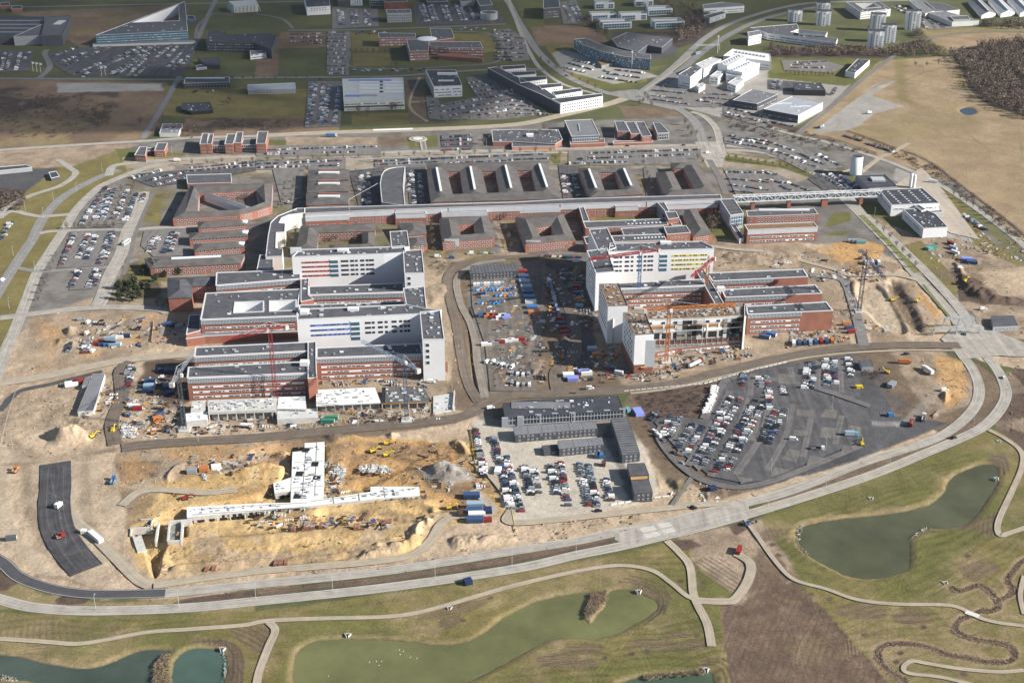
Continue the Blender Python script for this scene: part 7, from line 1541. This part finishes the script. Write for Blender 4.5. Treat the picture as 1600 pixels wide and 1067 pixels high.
# loose vans and cars on roads
for i, (x, y, rz, k, c, l) in enumerate(((1083,794,-.4,'car','black_paint','black car on the ring road near the concrete slabs'),(1490,685,.5,'car','black_paint','black car driving on the outer ring road'),(4,439,1.4,'van','white','white van on the western outer road'),(922,608,.1,'van','white','white van driving on the site road junction'),(767,639,.2,'van','white','white van turning by the canteen'),(674,598,-.1,'van','white','white van beside the ward tower corner'),
   (684,402,0,'van','white','white van on the loop road'),(706,404,0,'van','blue','blue van on the loop road'),(894,507,1.5,'van','white','white van on the inner site road'),(1568,591,1.5,'car','white','white car on the eastern ring road'),(1507,523,1.4,'car','blue','blue car at the eastern crossing'),(1416,554,.2,'car','black_paint','black car on the site road above the orange truck'),(1476,611,.1,'van','white','white van in a ring of tyres'),
   (1161,705-17,.1,'van','white','white van alone in the asphalt car park'),(1240,688,-.2,'van','white','white estate alone on the asphalt lot'),(1342,607,-.2,'van','yellow','yellow van on the upper asphalt lot'),(1300,616,0,'car','white','x') ,(980,229,0,'car','navy','dark car on the north campus road'),(1068,228,0,'car','navy','navy car near the roundabout'),(1110,216,1.2,'car','navy','dark car approaching the roundabout'),(1106,240,.3,'van','white','white van in the roundabout'),(885,119,-.5,'car','black_paint','black car on the curving main road'),
   (130,121,.1,'car','white','white car on the old east west street'),(500,124,0,'car','navy','dark car on the old east west street'),(1105,570,1,'van','white','x'),(145,575 - 25,1.4,'van','white','white van leaving the west yard'),(138,505,1.4,'van','white','white van parked high in the west yard'),(136,522,1.4,'van','white','white van parked low in the west yard'),(127,500,.3,'van','silver','silver van at the top of the west yard'),(1500,420,.4,'van','white','white van beside the dark soil bank'),(1536,484,.1,'van','white','white pickup above the ribbed hut'))):
    if l == 'x': continue
    p = at(x, y); put_car(p.x, p.y, rz, k, c, l, None, z=.2)
# ============================================================= tower cranes
TK = [.6]
def lattice(mb, p, q, w, key, n, t=.22):
    t *= TK[0]; n = max(2, n // 2)
    p = Vector(p); q = Vector(q); d = (q - p).normalized(); u = d.cross(Vector((0, 0, 1)))
    if u.length < .1: u = Vector((1, 0, 0))
    u.normalize(); v = d.cross(u); cs = [(u * a + v * b) * w / 2 for a, b in ((-1, -1), (1, -1), (1, 1), (-1, 1))]
    for c in cs: mb.bar(p + c, q + c, t * 1.4, key)
    for i in range(n):
        a = p + (q - p) * i / n; b = p + (q - p) * (i + 1) / n
        for j in range(4):
            c, e = cs[j], cs[(j + 1) % 4]
            if i % 2: c, e = e, c
            mb.bar(a + c, b + e, t, key); mb.bar(a + cs[j], a + cs[(j + 1) % 4], t, key)
def crane(base, hh, jib, cjib, az, mastc, jibc, label, up=0.0, w=2.2):
    p = at(*base); o = empty('tower_crane', (p.x, p.y, 0)); tag(o, label, 'tower crane', 'tower cranes')
    mb = MB(); mb.box((0, 0, -.6), (7, 7, 1.6), 'concrete'); mb.build('base').parent = o
    mb = MB(); lattice(mb, (0, 0, 1), (0, 0, hh), w, mastc, int(hh / w / 1.05)); mb.build('mast').parent = o
    d = Vector((math.cos(az), math.sin(az), 0)); top = Vector((0, 0, hh + 1.5))
    mb = MB(); e = top + d * jib * math.cos(up) + Vector((0, 0, jib * math.sin(up))); lattice(mb, top + d * 1.5, e, w * .75, jibc, int(jib / 2.2), .2); mb.build('jib').parent = o
    mb = MB(); f = top - d * cjib; lattice(mb, top - d * 1.5, f, w * .75, jibc, int(cjib / 2.2), .2); mb.build('counter_jib').parent = o
    mb = MB(); mb.box((f.x, f.y, f.z - 2.4), (2.4, 3, 3), 'concrete', az); mb.build('counterweight').parent = o
    mb = MB(); c = d.cross(Vector((0, 0, 1))) * 1.9; mb.box((c.x + d.x, c.y + d.y, hh - .8), (1.9, 1.6, 2.3), 'white', az); mb.build('cab').parent = o
    mb = MB(); apex = top + Vector((0, 0, 6)); lattice(mb, top, apex, 1.0, jibc, 4, .12); mb.bar(apex, top + (e - top) * .6, .18, 'steel'); mb.bar(apex, f, .18, 'steel'); mb.build('apex').parent = o
def azto(b, t):     # direction on the ground plane from one ground pixel towards another
    p, q = at(*b), at(*t); return math.atan2(q.y - p.y, q.x - p.x)
crane((431,624), 52, 34, 12, azto((425,524),(393,531)), 'red', 'red', 'red tower crane standing in front of the left brick wings')
crane((289,672), 40, 34, 13, azto((283,617),(312,573)), 'grey', 'silver', 'thin grey tower crane at the lower left corner wing')
crane((635.5,657), 42, 46, 14, azto((633,576),(557,537)), 'blue', 'lightblue', 'slim blue tower crane over the black rebar deck')
TK[0] = 1.25
crane((997,480), 46, 44, 16, azto((1003,400),(915,412)), 'skyblue', 'red', 'bright blue masted crane with red jib at the yellow banded ward')
crane((1102,474), 34, 34, 12, azto((1104,424),(1076,448)), 'orange', 'red', 'orange masted crane with red jib between the right wards')
crane((1041,566), 42, 50, 18, azto((1044,487),(1165,480)), 'orange', 'orange', 'orange tower crane in front of the unfinished frame')
TK[0] = .9
crane((1342,487), 46, 46, 14, azto((1352,408),(1394,458)), 'navy', 'navy', 'dark blue tower crane beside the white chalk pit', w=2.6)
TK[0] = .6
p = at(547, 350); o = tag(empty('mobile_crane', (p.x, p.y, 0)), 'mobile crane with raised white boom behind the street building', 'mobile crane')
mb = MB(); mb.box((0, 0, .5), (9, 2.5, 1.6), 'yellow'); mb.build('carrier').parent = o; mb = MB(); mb.bar((0, 0, 2), (0, 0, 24), .45, 'steel'); mb.bar((0, 0, 24), (26, 18, 34), .3, 'steel'); mb.build('boom').parent = o
# ============================================================= poles
def lamps(pts, hh=9.0, where='road', rz=0.0):
    for i, (x, y) in enumerate(pts):
        p = at(x, y)
        if i == 0 or True:
            global LAMP
            if 'LAMP' not in globals():
                mb = MB(); mb.cyl((0, 0, 0), .13, 9, 'steel', 6, .08); a = mb.build('pole'); mb = MB(); mb.bar((0, 0, 9), (0, 1.6, 9.2), .09, 'steel'); mb.box((0, 1.7, 9.1), (.4, .9, .18), 'steel'); c = mb.build('lamp_head'); LAMP = (a.data, c.data); bpy.data.objects.remove(a); bpy.data.objects.remove(c)
        o = empty('street_lamp', (p.x, p.y, 0), rz); tag(o, f'thin grey street lamp, {seq[i % 12]} from left, {where}', 'street lamp', 'street lamps'); part('pole', LAMP[0], o); part('lamp_head', LAMP[1], o)
lamps([(150,953),(280,948),(400,936),(520,925),(680,903),(800,886),(900,865),(985,848)], 9, 'outer ring road below the pit')
lamps([(1040,838),(1200,790),(1290,762),(1390,730),(1460,702),(1520,675),(1575,610)], 9, 'outer ring road past the asphalt car park'); lamps([(40,330),(68,340),(84,315),(100,360),(55,425),(21,400),(120,300),(15,483),(160,270)], 9, 'western dual road')
lamps([(1366,340),(1398,372),(1420,400),(1445,430),(1470,440),(1494,478)], 9, 'eastern dual road'); lamps([(269,242),(229,257),(340,240),(456,244),(558,238),(650,230),(760,230),(870,228),(960,223)], 9, 'north campus road')
lamps([(640,655),(690,650),(560,665),(470,672),(400,680),(310,690)], 9, 'dirt site road'); lamps([(20,700)], 6, 'western sand'); lamps([(1175,655),(1230,660),(1300,640),(1205,740),(1290,705),(1340,690)], 9, 'asphalt car park')
for i, (x, y) in enumerate(((1121,83),(987,108),(628,505),(1389,110))[:2]):
    p = at(x, y); mb = MB(); mb.cyl((0, 0, 0), .35, 24, 'white_wall', 8, .2); mb.box((0, 0, 22), (2, .6, 2.6), 'white_wall'); o = mb.build('mast'); o.location = p; tag(o, ('tall white mast beside the highway gantry', 'tall white mast in front of the curved glass office')[i], 'mast')
for i, (x, y) in enumerate(((52,112),(58,113),(64,114),(159,120),(165,119))):
    p = at(x, y); mb = MB(); mb.cyl((0, 0, 0), .2, 14, 'white_wall', 6, .12); mb.box((1.6, 0, 10.5), (3, .08, 2.4), 'white_wall'); o = mb.build('flagpole'); o.location = p; tag(o, ['left white flagpole by the curved entry road', 'middle white flagpole by the curved entry road', 'right white flagpole by the curved entry road', 'left flagpole at the big car park edge', 'right flagpole at the big car park edge'][i], 'flagpole', 'white flagpoles')
def gantry(a, e, label, h=8):
    p, q = at(*a), at(*e); o = empty('sign_gantry', p); tag(o, label, 'gantry'); d = q - p; mb = MB(); lattice(mb, (0, 0, h), (d.x, d.y, h), 1.8, 'steel', int(d.length / 3), .3); mb.build('truss').parent = o
    for t in (0, .5, 1): mb = MB(); mb.box((d.x * t, d.y * t, 0), (.9, .9, h), 'steel'); mb.build('post').parent = o
gantry((1474,512),(1519,511),'steel truss gantry across the eastern dual road near the crossing'); gantry((1086,80),(1124,79),'thin sign gantry over the north east highway'); gantry((1458,524),(1530,521),'second low gantry at the eastern crossing',6)
# fences
def fence(px, label, h=1.8, key='white_wall', sp=2.5, name='barrier'):
    W = [at(*q) for q in px]; o = W[0].copy(); mb = MB()
    for a, b in zip(W, W[1:]):
        d = b - a; L = d.length; d.normalize(); n = max(1, int(L / sp))
        if name == 'site_fence':
            for i in range(n): p = a + d * (i * L / n); mb.bar(p, p + Vector((0, 0, h)), .1, key)
            for z in (.3, h): mb.bar(a + Vector((0, 0, z)), b + Vector((0, 0, z)), .06, key)
            continue
        for i in range(n): p = a + d * (i * L / n); q = a + d * ((i + .82) * L / n); c = (p + q) / 2; mb.box((c.x, c.y, 0), (L / n * .82, .18, h), key, math.atan2(d.y, d.x))
    tag(mb.build(name, None, o), label, 'barrier')
fence([(955,789),(1010,780),(1048,775),(1052,768)], 'zigzag line of red and white barriers along the gravel lot', 1, 'white', 4.5)
fence([(735,672),(739,700),(743,728),(745,736)], 'yellow cable bridge fence on the left side of the gravel lot', .6, 'yellow', 2); fence([(786,725),(792,760),(800,800),(806,832)], 'yellow cable fence on the right side of the first parking rows', .6, 'yellow', 2)
fence([(800,680),(860,676),(935,668)], 'row of small posts in front of the northern hut row', .8, 'concrete', 4); fence([(850,708),(900,704),(945,698)], 'row of small posts in front of the southern hut row', .8, 'concrete', 4)
fence([(705,600),(712,640),(735,640),(760,640)], 'mesh site fence near the retaining wall', 1.6, 'steel', 3, 'site_fence'); fence([(240,503),(237,535),(290,528)], 'brick yard wall around the walled yard of the annex', 1.2, 'brick_light', 3, 'yard_wall')
fence([(0,700),(15,640),(25,612)], 'mesh fence along the western sand edge', 1.4, 'steel', 3, 'site_fence'); fence([(975,612),(1100,600),(1180,578),(1230,566)], 'pale barrier row beside the long dirt road', 1, 'concrete', 4)
for i, (x0, y0, x1, y1) in enumerate(((320,888,326,888),(331,887,338,887),(428,878,434,878),(435,878,442,878),(444,877,450,877),(569,864,580,862),(455,823,462,821),(475,822,483,820),(484,821,492,819),(499,819,512,817),(553,821,562,818),(580,816,588,814),(592,815,604,813),(605,814,612,812))):
    p, q = at(x0, y0), at(x1, y1); mb = MB(); mb.box(((p.x + q.x) / 2, p.y, -2), (q.x - p.x, 4.5, 2.3), 'rust'); o = mb.build('formwork_panel', None, (p.x, p.y, 0)); tag(o, f'rust red formwork stack, {seq[i % 12]} from the left ' + ('in the sandy pit front row' if i < 6 else 'of the row below the basement slab'), 'formwork', 'rust red formwork stacks')
# pond inlets, foot bridge
for i, (x, y, k) in enumerate(((543,992,0),(998,924,0),(1103,1046,0),(347,1014,0),(1557,748,0),(1477,911,0),(1361,779,0),(1561,690,0),(702,950,0))):
    p = at(x, y); mb = MB(); mb.box((-1.1, 0, -1.5), (.3, 2.6, 2.0), 'concrete', .5); mb.box((1.1, 0, -1.5), (.3, 2.6, 2.0), 'concrete', -.5); mb.box((0, 1.1, -1.2), (2, .35, 1.8), 'concrete'); mb.box((0, .85, -1.2), (1.0, .2, 1.2), 'black')
    o = mb.build('culvert_outlet'); o.location = p; tag(o, ['white concrete outlet at the top bank of the big pond','white concrete outlet at the right tip of the big pond','white concrete outlet of the reedy pond at the bottom edge','white concrete outlet at the round teal pond','white concrete outlet on the right bank of the grey pond','white concrete outlet at the start of the winding stream','small white inlet on the slope above the grey pond','small white well beside the path bend','small white well beside the meadow planting rows'][i], 'outlet')
p = at(1519, 959.5); mb = MB(); mb.box((0, 0, .1), (7, 3.4, .3), 'offwhite_wall', -.6); o = mb.build('deck'); o.location = p; o.name = 'foot_bridge'; tag(o, 'small pale footbridge over the winding stream', 'footbridge')
# ============================================================= scattered stuff
defm('timber_grey', (.30,.26,.20), .9, .3, .5)
def inpx(poly, n, seed):
    r = random.Random(seed); W = [at(*q) for q in poly]; P = [(w_.x, w_.y) for w_ in W]; xs = [w_.x for w_ in W]; ys = [w_.y for w_ in W]; out = []
    while len(out) < n:
        x, y = r.uniform(min(xs), max(xs)), r.uniform(min(ys), max(ys))
        if inpoly(x, y, P): out.append((x, y))
    return out
def debris(name, label, zones, seed, keys, smax=2.6, z=0):
    r = random.Random(seed); mb = MB()
    for poly, n in zones:
        for x, y in inpx(poly, n, seed + n):
            s = r.uniform(.3, 1) ** 2 * smax * .75; a = r.choice((.06, .06, .3, 1.62, r.uniform(0, 3))); k_ = r.choice(keys)
            for j in range(r.choice((1, 1, 2, 4))):
                ox, oy = j * s * 1.3 * math.cos(a), j * s * 1.3 * math.sin(a)
                mb.box((x + oy, y + ox, z - .2), (s * r.uniform(.9, 2.4), s * r.uniform(.3, .8), s * r.uniform(.2, .6) + .25), k_, a)
    tag(mb.build(name), label, 'debris', kind='stuff')
debris('building_material', 'scattered building material and pallets across the centre yard', [([(760,470),(850,470),(850,600),(765,605)],260), ([(862,420),(900,420),(925,500),(890,520)],160), ([(770,500),(850,490),(840,600),(770,610)],420), ([(740,430),(810,430),(810,520),(745,520)],160), ([(845,420),(860,420),(880,520),(860,520)],150), ([(880,560),(960,540),(985,590),(880,610)],160), ([(890,420),(935,440),(935,520),(900,520)],160), ([(860,540),(900,520),(890,570),(860,580)],90)], 1, ['white','silver','blue','brown','concrete','timber_grey','timber','red','steel','grey','grey','concrete_dark','brown','black'])
debris('building_material', 'scattered building material around the right hand construction wards', [([(1030,545),(1165,535),(1170,560),(1040,580)],200), ([(1230,510),(1330,480),(1330,535),(1230,545)],180), ([(1260,425),(1380,415),(1380,440),(1270,440)],130), ([(1120,395),(1300,400),(1300,415),(1120,415)],50), ([(1320,440),(1345,500),(1400,520),(1330,520)],80), ([(980,580),(1060,570),(1060,590),(990,600)],90)], 2, ['white','silver','blue','brown','concrete','concrete','timber_grey','timber','rust','steel','grey','brown','concrete_dark','black'])
debris('building_material', 'scattered building material on the left hand construction site', [([(180,600),(290,580),(290,680),(190,690)],300), ([(140,590),(180,600),(170,650),(130,660)],60), ([(300,655),(600,640),(700,640),(700,655),(480,670),(300,680)],330), ([(270,720),(420,710),(420,740),(290,745)],110), ([(400,800),(620,810),(620,825),(400,822)],120), ([(505,720),(540,740),(530,790),(508,785)],90), ([(100,500),(290,500),(280,540),(120,545)],150), ([(600,700),(740,690),(760,760),(660,780)],90), ([(500,595),(700,592),(700,600),(500,605)],70)], 3, ['white','silver','blue','brown','concrete','timber_grey','timber','rust','steel','brown','concrete','concrete_dark','grey','black'])
for k, c in dict(clod_sand=(.44,.35,.25), clod_dark=(.16,.12,.085), clod_orange=(.40,.26,.12), tuft=(.24,.20,.10), tuft_dark=(.09,.095,.04)).items(): defm(k, c, .95, .3, .4)
debris('earth_clods', 'loose clods and small spoil scattered over the bare site ground', [([(0,600),(200,590),(190,700),(0,720)],225), ([(180,700),(500,690),(480,800),(200,830)],405), ([(500,690),(780,690),(780,800),(500,790)],360), ([(230,820),(690,800),(690,890),(240,900)],160), ([(40,490),(290,490),(240,560),(40,590)],225), ([(1110,390),(1400,385),(1480,520),(1290,540)],405), ([(1400,400),(1600,420),(1600,530),(1500,500)],225), ([(680,410),(760,420),(740,640),(690,600)],180), ([(700,840),(1000,800),(1010,825),(720,868)],180), ([(1050,750),(1150,760),(1120,800),(1040,790)],90), ([(1440,560),(1530,570),(1520,630),(1440,660)],112), ([(1560,570),(1640,560),(1640,700),(1580,680)],135)], 8, ['clod_sand','clod_sand','clod_dark','clod_orange'], .95)
debris('rubble', 'pale rubble and tree trunks piled on the eastern yard', [([(1525,358),(1600,370),(1600,410),(1540,400)],110), ([(1500,365),(1545,370),(1560,400),(1500,395)],80), ([(1450,365),(1500,370),(1500,425),(1450,410)],60)], 4, ['concrete','timber_grey','brown','rust','concrete','concrete_dark'], 2.0)
debris('boulders', 'white boulders and bags on the orange pit floor', [([(560,733),(575,726),(608,728),(606,738),(570,740)],120), ([(515,735),(530,725),(540,740),(530,755),(518,750)],110), ([(665,728),(700,725),(735,745),(700,750)],130), ([(190,655),(210,670),(212,685),(190,685)],130), ([(1095,770),(1130,765),(1130,785),(1100,785)],40)], 5, ['white','concrete','silver','concrete'], 2.0)
debris('shore_stones', 'pale stones along the pond shores', [([(1246,820),(1252,816),(1262,812),(1256,822),(1248,850),(1264,864),(1260,868),(1244,845)],110), ([(0,1050),(30,1062),(28,1067),(0,1060)],90), ([(1420,840),(1440,826),(1455,822),(1455,826),(1432,832),(1421,845)],40), ([(348,1016),(352,1030),(354,1050),(348,1065),(346,1063),(350,1050)],30)], 6, ['concrete','timber_grey','concrete_dark'], .7, -.5)
# ============================================================= trees and scrub
for k, c in dict(twig1=(.12,.088,.068), twig2=(.16,.118,.088), twig3=(.09,.068,.055), bark=(.10,.08,.06), ever1=(.022,.032,.015), ever2=(.038,.05,.022), reed=(.34,.27,.18), reed2=(.24,.18,.12), willow=(.20,.15,.06)).items(): defm(k, c, .95, .25, .5)
defm('scrub_dark', (.06,.05,.04), .95, .25, .5); defm('twig4', (.21, .165, .125), .95, .25, .5)
def crown(mb, x, y, z0, r0, hh, n, keys, rr, leaf=.9):
    for _ in range(n):
        u = rr.uniform(0, 2 * math.pi); v = rr.uniform(-1, 1); q = rr.uniform(.45, 1.05) * (1 + .25 * math.sin(u * 3 + x)); s = math.sqrt(1 - v * v)
        cx, cy, cz = x + r0 * q * s * math.cos(u), y + r0 * q * s * math.sin(u), z0 + hh / 2 + hh / 2 * q * v
        a = Vector((rr.gauss(0, 1), rr.gauss(0, 1), rr.gauss(0, 1))).normalized(); b = a.orthogonal().normalized() * leaf * rr.uniform(.5, 1.3); c = a.cross(b).normalized() * leaf * rr.uniform(.3, 1)
        p = Vector((cx, cy, cz)); mb.quad([p - b, p + c, p + b * .8, p - c * .7], rr.choice(keys))
def limbs(mb, x, y, hh, r0, rr, key='bark'):
    mb.bar((x, y, -.3), (x, y, hh * .45), .34, key); mb.bar((x, y, hh * .45), (x + rr.uniform(-.3, .3), y, hh * .9), .18, key)
    for k in range(6):
        t = k * 1.05 + rr.random(); z = hh * rr.uniform(.2, .5); mb.bar((x, y, z), (x + r0 * .8 * math.cos(t), y + r0 * .8 * math.sin(t), z + hh * .35), .13, key)
tr = random.Random(9); TREE = []
for v in range(5):
    mb = MB(); limbs(mb, 0, 0, 7, 2.4, tr); a = mb.build('trunk'); mb = MB(); crown(mb, 0, 0, 1.8, 2.5, 5.8, 150, ['twig1', 'twig2', 'twig3'], tr, .42); c = mb.build('crown'); TREE.append((a.data, c.data)); bpy.data.objects.remove(a); bpy.data.objects.remove(c)
EVER = []
for v in range(3):
    mb = MB(); limbs(mb, 0, 0, 7, 2.4, tr); a = mb.build('trunk'); mb = MB(); crown(mb, 0, 0, .6, 2.6, 6.5, 260, ['ever1', 'ever2'], tr, .8); c = mb.build('crown'); EVER.append((a.data, c.data)); bpy.data.objects.remove(a); bpy.data.objects.remove(c)
def trees(pts, where, kind=TREE, s0=1.0, adj='bare brown'):
    for i, (x, y) in enumerate(pts):
        p = at(x, y); s = s0 * tr.uniform(.8, 1.25); t_, c_ = tr.choice(kind); o = empty('tree', (p.x, p.y, 0), tr.uniform(0, 6)); o.scale = (s, s, s * tr.uniform(.9, 1.1)); nm = 'pine_tree' if kind is EVER else 'bare_tree'; o.name = nm
        nn = (seq + ['thirteenth','fourteenth'])[i]
        tag(o, f'{adj} tree, {nn} of those {where}', 'tree', 'trees ' + where); part('trunk', t_, o); part('crown', c_, o)
def lerp_pts(a, b, n): return [(a[0] + (b[0] - a[0]) * i / (n - 1), a[1] + (b[1] - a[1]) * i / (n - 1)) for i in range(n)]
trees([(225,430),(235,427),(248,430),(258,433),(268,427),(280,430),(242,440),(225,424)], 'below the long skylit brick bar', EVER, 1.0, 'dark evergreen'); trees([(187,452),(195,448),(203,450),(210,446),(190,460),(200,462),(213,458),(222,450),(187,468),(208,470),(218,466),(232,452)], 'beside the dark brick house', EVER, 1.1, 'dark evergreen')
trees([(352,318),(362,322),(372,318),(385,312),(395,308),(345,312)], 'inside the left courtyard'); trees([(512,375),(525,378),(540,374),(555,378),(508,382),(560,370),(450,372),(455,380),(462,365),(445,388),(452,395)], 'in the court behind the left ward')
trees([(1110,352),(1118,358),(1122,350),(1112,362)], 'on the green court by the skybridge', TREE, 1.5, 'yellowish'); trees(lerp_pts((600,270),(604,318),4) + [(560,285),(565,300)], 'beside the curved roof hall', TREE, .8)
trees(lerp_pts((445,290),(440,325),5) + lerp_pts((460,285),(455,320),4), 'between the west brick blocks', TREE, .8); trees([(875,245),(868,250),(1090,250),(1098,256),(920,262),(918,252)], 'along the north car rows', TREE, .8)
trees(lerp_pts((1228,116),(1300,120),12), 'in a row beside the factory lawn', TREE, .8); trees([(1008,152),(1012,158),(1005,160),(1000,166),(1018,168)], 'at the road overpass', TREE, 1.1)
trees([(1430,104),(1448,104),(1466,101),(1475,96)], 'alone on the tan field', TREE, 1.1); trees([(690,70),(620,105),(560,178),(575,180),(618,172),(625,170),(612,174),(635,84)], 'around the college and the pale roofed office', TREE, 1.3, 'dark bare')
trees(lerp_pts((60,470),(88,400),7), 'along the western avenue', TREE, .7); trees([(360,160),(357,165),(380,195),(220,197)], 'on the northern heath', TREE, 1.3, 'dark bare'); trees([(850,207),(860,214),(755,226),(765,220),(885,218),(1008,205),(1016,212),(1020,205)], 'among the north row buildings', TREE, 1.2)
trees([(170,193),(160,192),(155,190),(165,188),(150,186),(168,196)], 'clumped on the brown heath', TREE, 1.8, 'dark bushy'); trees([(842,215),(1088,212),(1075,205),(1080,214),(1070,196)], 'on the bank beside the overpass', TREE, 1.1)
def mass(name, label, zones, seed, keys, r0, hh, nleaf, leaf):
    r = random.Random(seed); mb = MB()
    for poly, n in zones:
        for x, y in inpx(poly, n, seed + n):
            s = r.uniform(.7, 1.3)
            if hh > 5: mb.bar((x, y, -.5), (x, y, hh * s * .7), .4, 'bark')
            k_ = [r.choice(keys), r.choice(keys)]; crown(mb, x, y, hh * .15, r0 * s, hh * s, nleaf, k_, r, leaf)
    tag(mb.build(name), label, 'trees', kind='stuff')
trees(lerp_pts((480,268),(478,330),6), 'along the path by the three roofed building', TREE, .8); trees([(556,270),(556,280),(557,292),(558,304),(559,315),(580,280),(582,300),(590,310)], 'between three roofed building and curved hall', TREE, .8); trees(lerp_pts((1005,258),(1020,300),6), 'between the eastern courtyard buildings', TREE, .8); trees(lerp_pts((905,340),(916,395),7), 'in the shaded gap left of the right ward', TREE, 1.0); trees(lerp_pts((672,345),(678,395),6), 'beside the left square courtyard building', TREE, .9); trees([(788,345),(790,360),(794,375),(786,385),(798,388)], 'between the two square courtyard buildings', TREE, .9); trees(lerp_pts((210,290),(196,330),6), 'along the western car park edge', TREE, .7); trees(lerp_pts((1138,248),(1230,262),9), 'along the curved green verge', TREE, .7); trees([(1170,345),(1150,360),(1135,345),(1145,335)], 'behind the glass gabled wing', TREE, 1.0); trees(lerp_pts((250,205),(305,206),6), 'left of the brick gable row', TREE, 1.3, 'dark bare'); trees(lerp_pts((1205,242),(1290,285),9), 'along the north east verge', TREE, .7)
for wh_, pts_ in (('along the big triangular car park', lerp_pts((690,190),(850,182),12)), ('beside the college lawn', lerp_pts((548,82),(610,82),8)), ('along the old east west street', lerp_pts((330,127),(480,124),10)), ('in front of the comb shaped office', lerp_pts((780,118),(870,172),9)), ('along the curving main road verge', lerp_pts((845,95),(930,140),8)), ('around the factory car park', lerp_pts((1100,160),(1200,200),9)), ('between the western lots', lerp_pts((105,358),(178,356),7)), ('along the west avenue verge', lerp_pts((190,300),(178,355),6)), ('along the inner campus drive', lerp_pts((300,258),(560,247),12)), ('along the inner campus drive further east', lerp_pts((600,246),(860,238),12)), ('in the first deep courtyard', [(712,280),(715,292),(718,302)]), ('in the second deep courtyard', [(768,280),(771,292),(774,302)]), ('on the lawn behind the street building', lerp_pts((1120,330),(1135,345),3)), ('beside the service building yard', lerp_pts((1490,305),(1560,350),8)), ('along the eastern median', lerp_pts((1370,352),(1430,418),7)), ('by the walled yard', [(246,478),(255,482),(262,476)])):
    trees(pts_, wh_, TREE, .85)
mass('wood', 'dense leafless brown wood at the right edge', [([(1480,88),(1560,70),(1660,62),(1660,192),(1600,186),(1545,166),(1515,138),(1505,108)],620)], 1, ['twig1','twig2','twig4','twig4','twig2','twig3'], 5.0, 12, 95, .95)
mass('wood', 'strip of leafless trees behind the white apartments and along the lanes', [([(1200,74),(1390,80),(1395,90),(1200,88)],110), ([(1385,82),(1440,66),(1480,85),(1405,92)],90), ([(1050,40),(1110,30),(1090,60),(1060,72)],90), ([(975,3),(1070,2),(1110,28),(1062,40)],60), ([(1420,55),(1445,50),(1440,62)],14), ([(1530,36),(1600,38),(1600,48),(1540,44)],50), ([(895,38),(935,25),(950,60)],30)], 2, ['twig1','twig2','twig3','twig4'], 3.8, 8, 60, .95)
mass('scrub', 'low dark bushes on the brown heath', [([(0,145),(120,150),(180,165),(160,205),(60,220),(0,210)],210), ([(0,300),(50,300),(30,330),(0,330)],60), ([(320,185),(500,190),(500,200),(330,205)],50), ([(1135,180),(1290,215),(1360,240),(1280,235),(1140,200)],120), ([(280,205),(310,203),(310,218),(285,218)],10), ([(1330,212),(1400,235),(1460,262),(1560,335),(1600,375),(1597,380),(1540,338),(1450,268)],120)], 3, ['twig1','twig3','twig2'], 2.6, 2.2, 26, .7)
mass('scrub', 'dark scrub beside the asphalt car park', [([(990,620),(1115,598),(1108,640),(1085,652),(1015,648)],200), ([(1005,660),(1040,690),(1060,730),(1030,710)],40), ([(665,410),(700,406),(688,436)],40), ([(1335,580),(1375,582),(1372,592),(1338,590)],40)], 4, ['scrub_dark','twig3','scrub_dark'], 1.5, .8, 22, .3)
mass('reeds', 'dry reeds along the winding streams and the pond tongue', [([(922,928),(950,922),(950,935),(935,955),(918,968),(912,960),(920,940)],420), ([(240,1040),(255,1022),(265,1022),(268,1067),(238,1067)],260), ([(1005,1055),(1100,1046),(1100,1053),(1010,1062)],160)], 5, ['reed','reed2','twig2'], .9, .7, 16, .26)
r = random.Random(77); mb = MB()
for st in (ST1, ST2):
    W = spline([tuple(at(*q)[:2]) for q in st], 14)
    for x, y in W:
        for s in (-1, 1):
            for _ in range(3): crown(mb, x + r.gauss(0, .6) + s * 1.5, y + s * 1.3 + r.gauss(0, .6), -.3, .5, .6, 4, ['reed', 'reed2', 'reed'], r, .28)
tag(mb.build('reeds'), 'dry reed fringe following the winding stream', 'reeds', kind='stuff')
for n_, (x, y) in enumerate(((625,1022),(630,1017),(624,1015),(588,1033),(592,1039),(577,1034),(641,1026),(651,1028),(513,1056),(596,1033))):
    p = at(x, y, -1.2); mb = MB(); mb.cyl((0, 0, 0), .26, .22, 'white', 8, .1); mb.bar((.17, 0, .14), (.3, 0, .5), .09, 'white'); mb.box((.34, 0, .47), (.15, .1, .1), 'white'); o = mb.build('water_bird'); o.location = p; tag(o, 'small white bird floating on the big green pond', 'bird', 'white birds on the big pond')
# ------------------------------------------------------------- thin air haze round the whole scene
hm = bpy.data.materials.new('haze'); hm.use_nodes = True; n = hm.node_tree; n.nodes.clear(); ho = n.nodes.new('ShaderNodeOutputMaterial'); pv = n.nodes.new('ShaderNodeVolumePrincipled')
pv.inputs['Color'].default_value = (.80, .88, 1, 1); pv.inputs['Density'].default_value = .000015; pv.inputs['Anisotropy'].default_value = .1; n.links.new(pv.outputs[0], ho.inputs['Volume']); M['haze'] = hm
mb = MB(); mb.box((0, 6900, -8), (27900, 14900 + 12800, 520), 'haze'); ho_ = mb.build('haze'); ho_['kind'] = 'stuff'; ho_['label'] = 'thin pale blue air haze over the whole district'; ho_['category'] = 'haze'
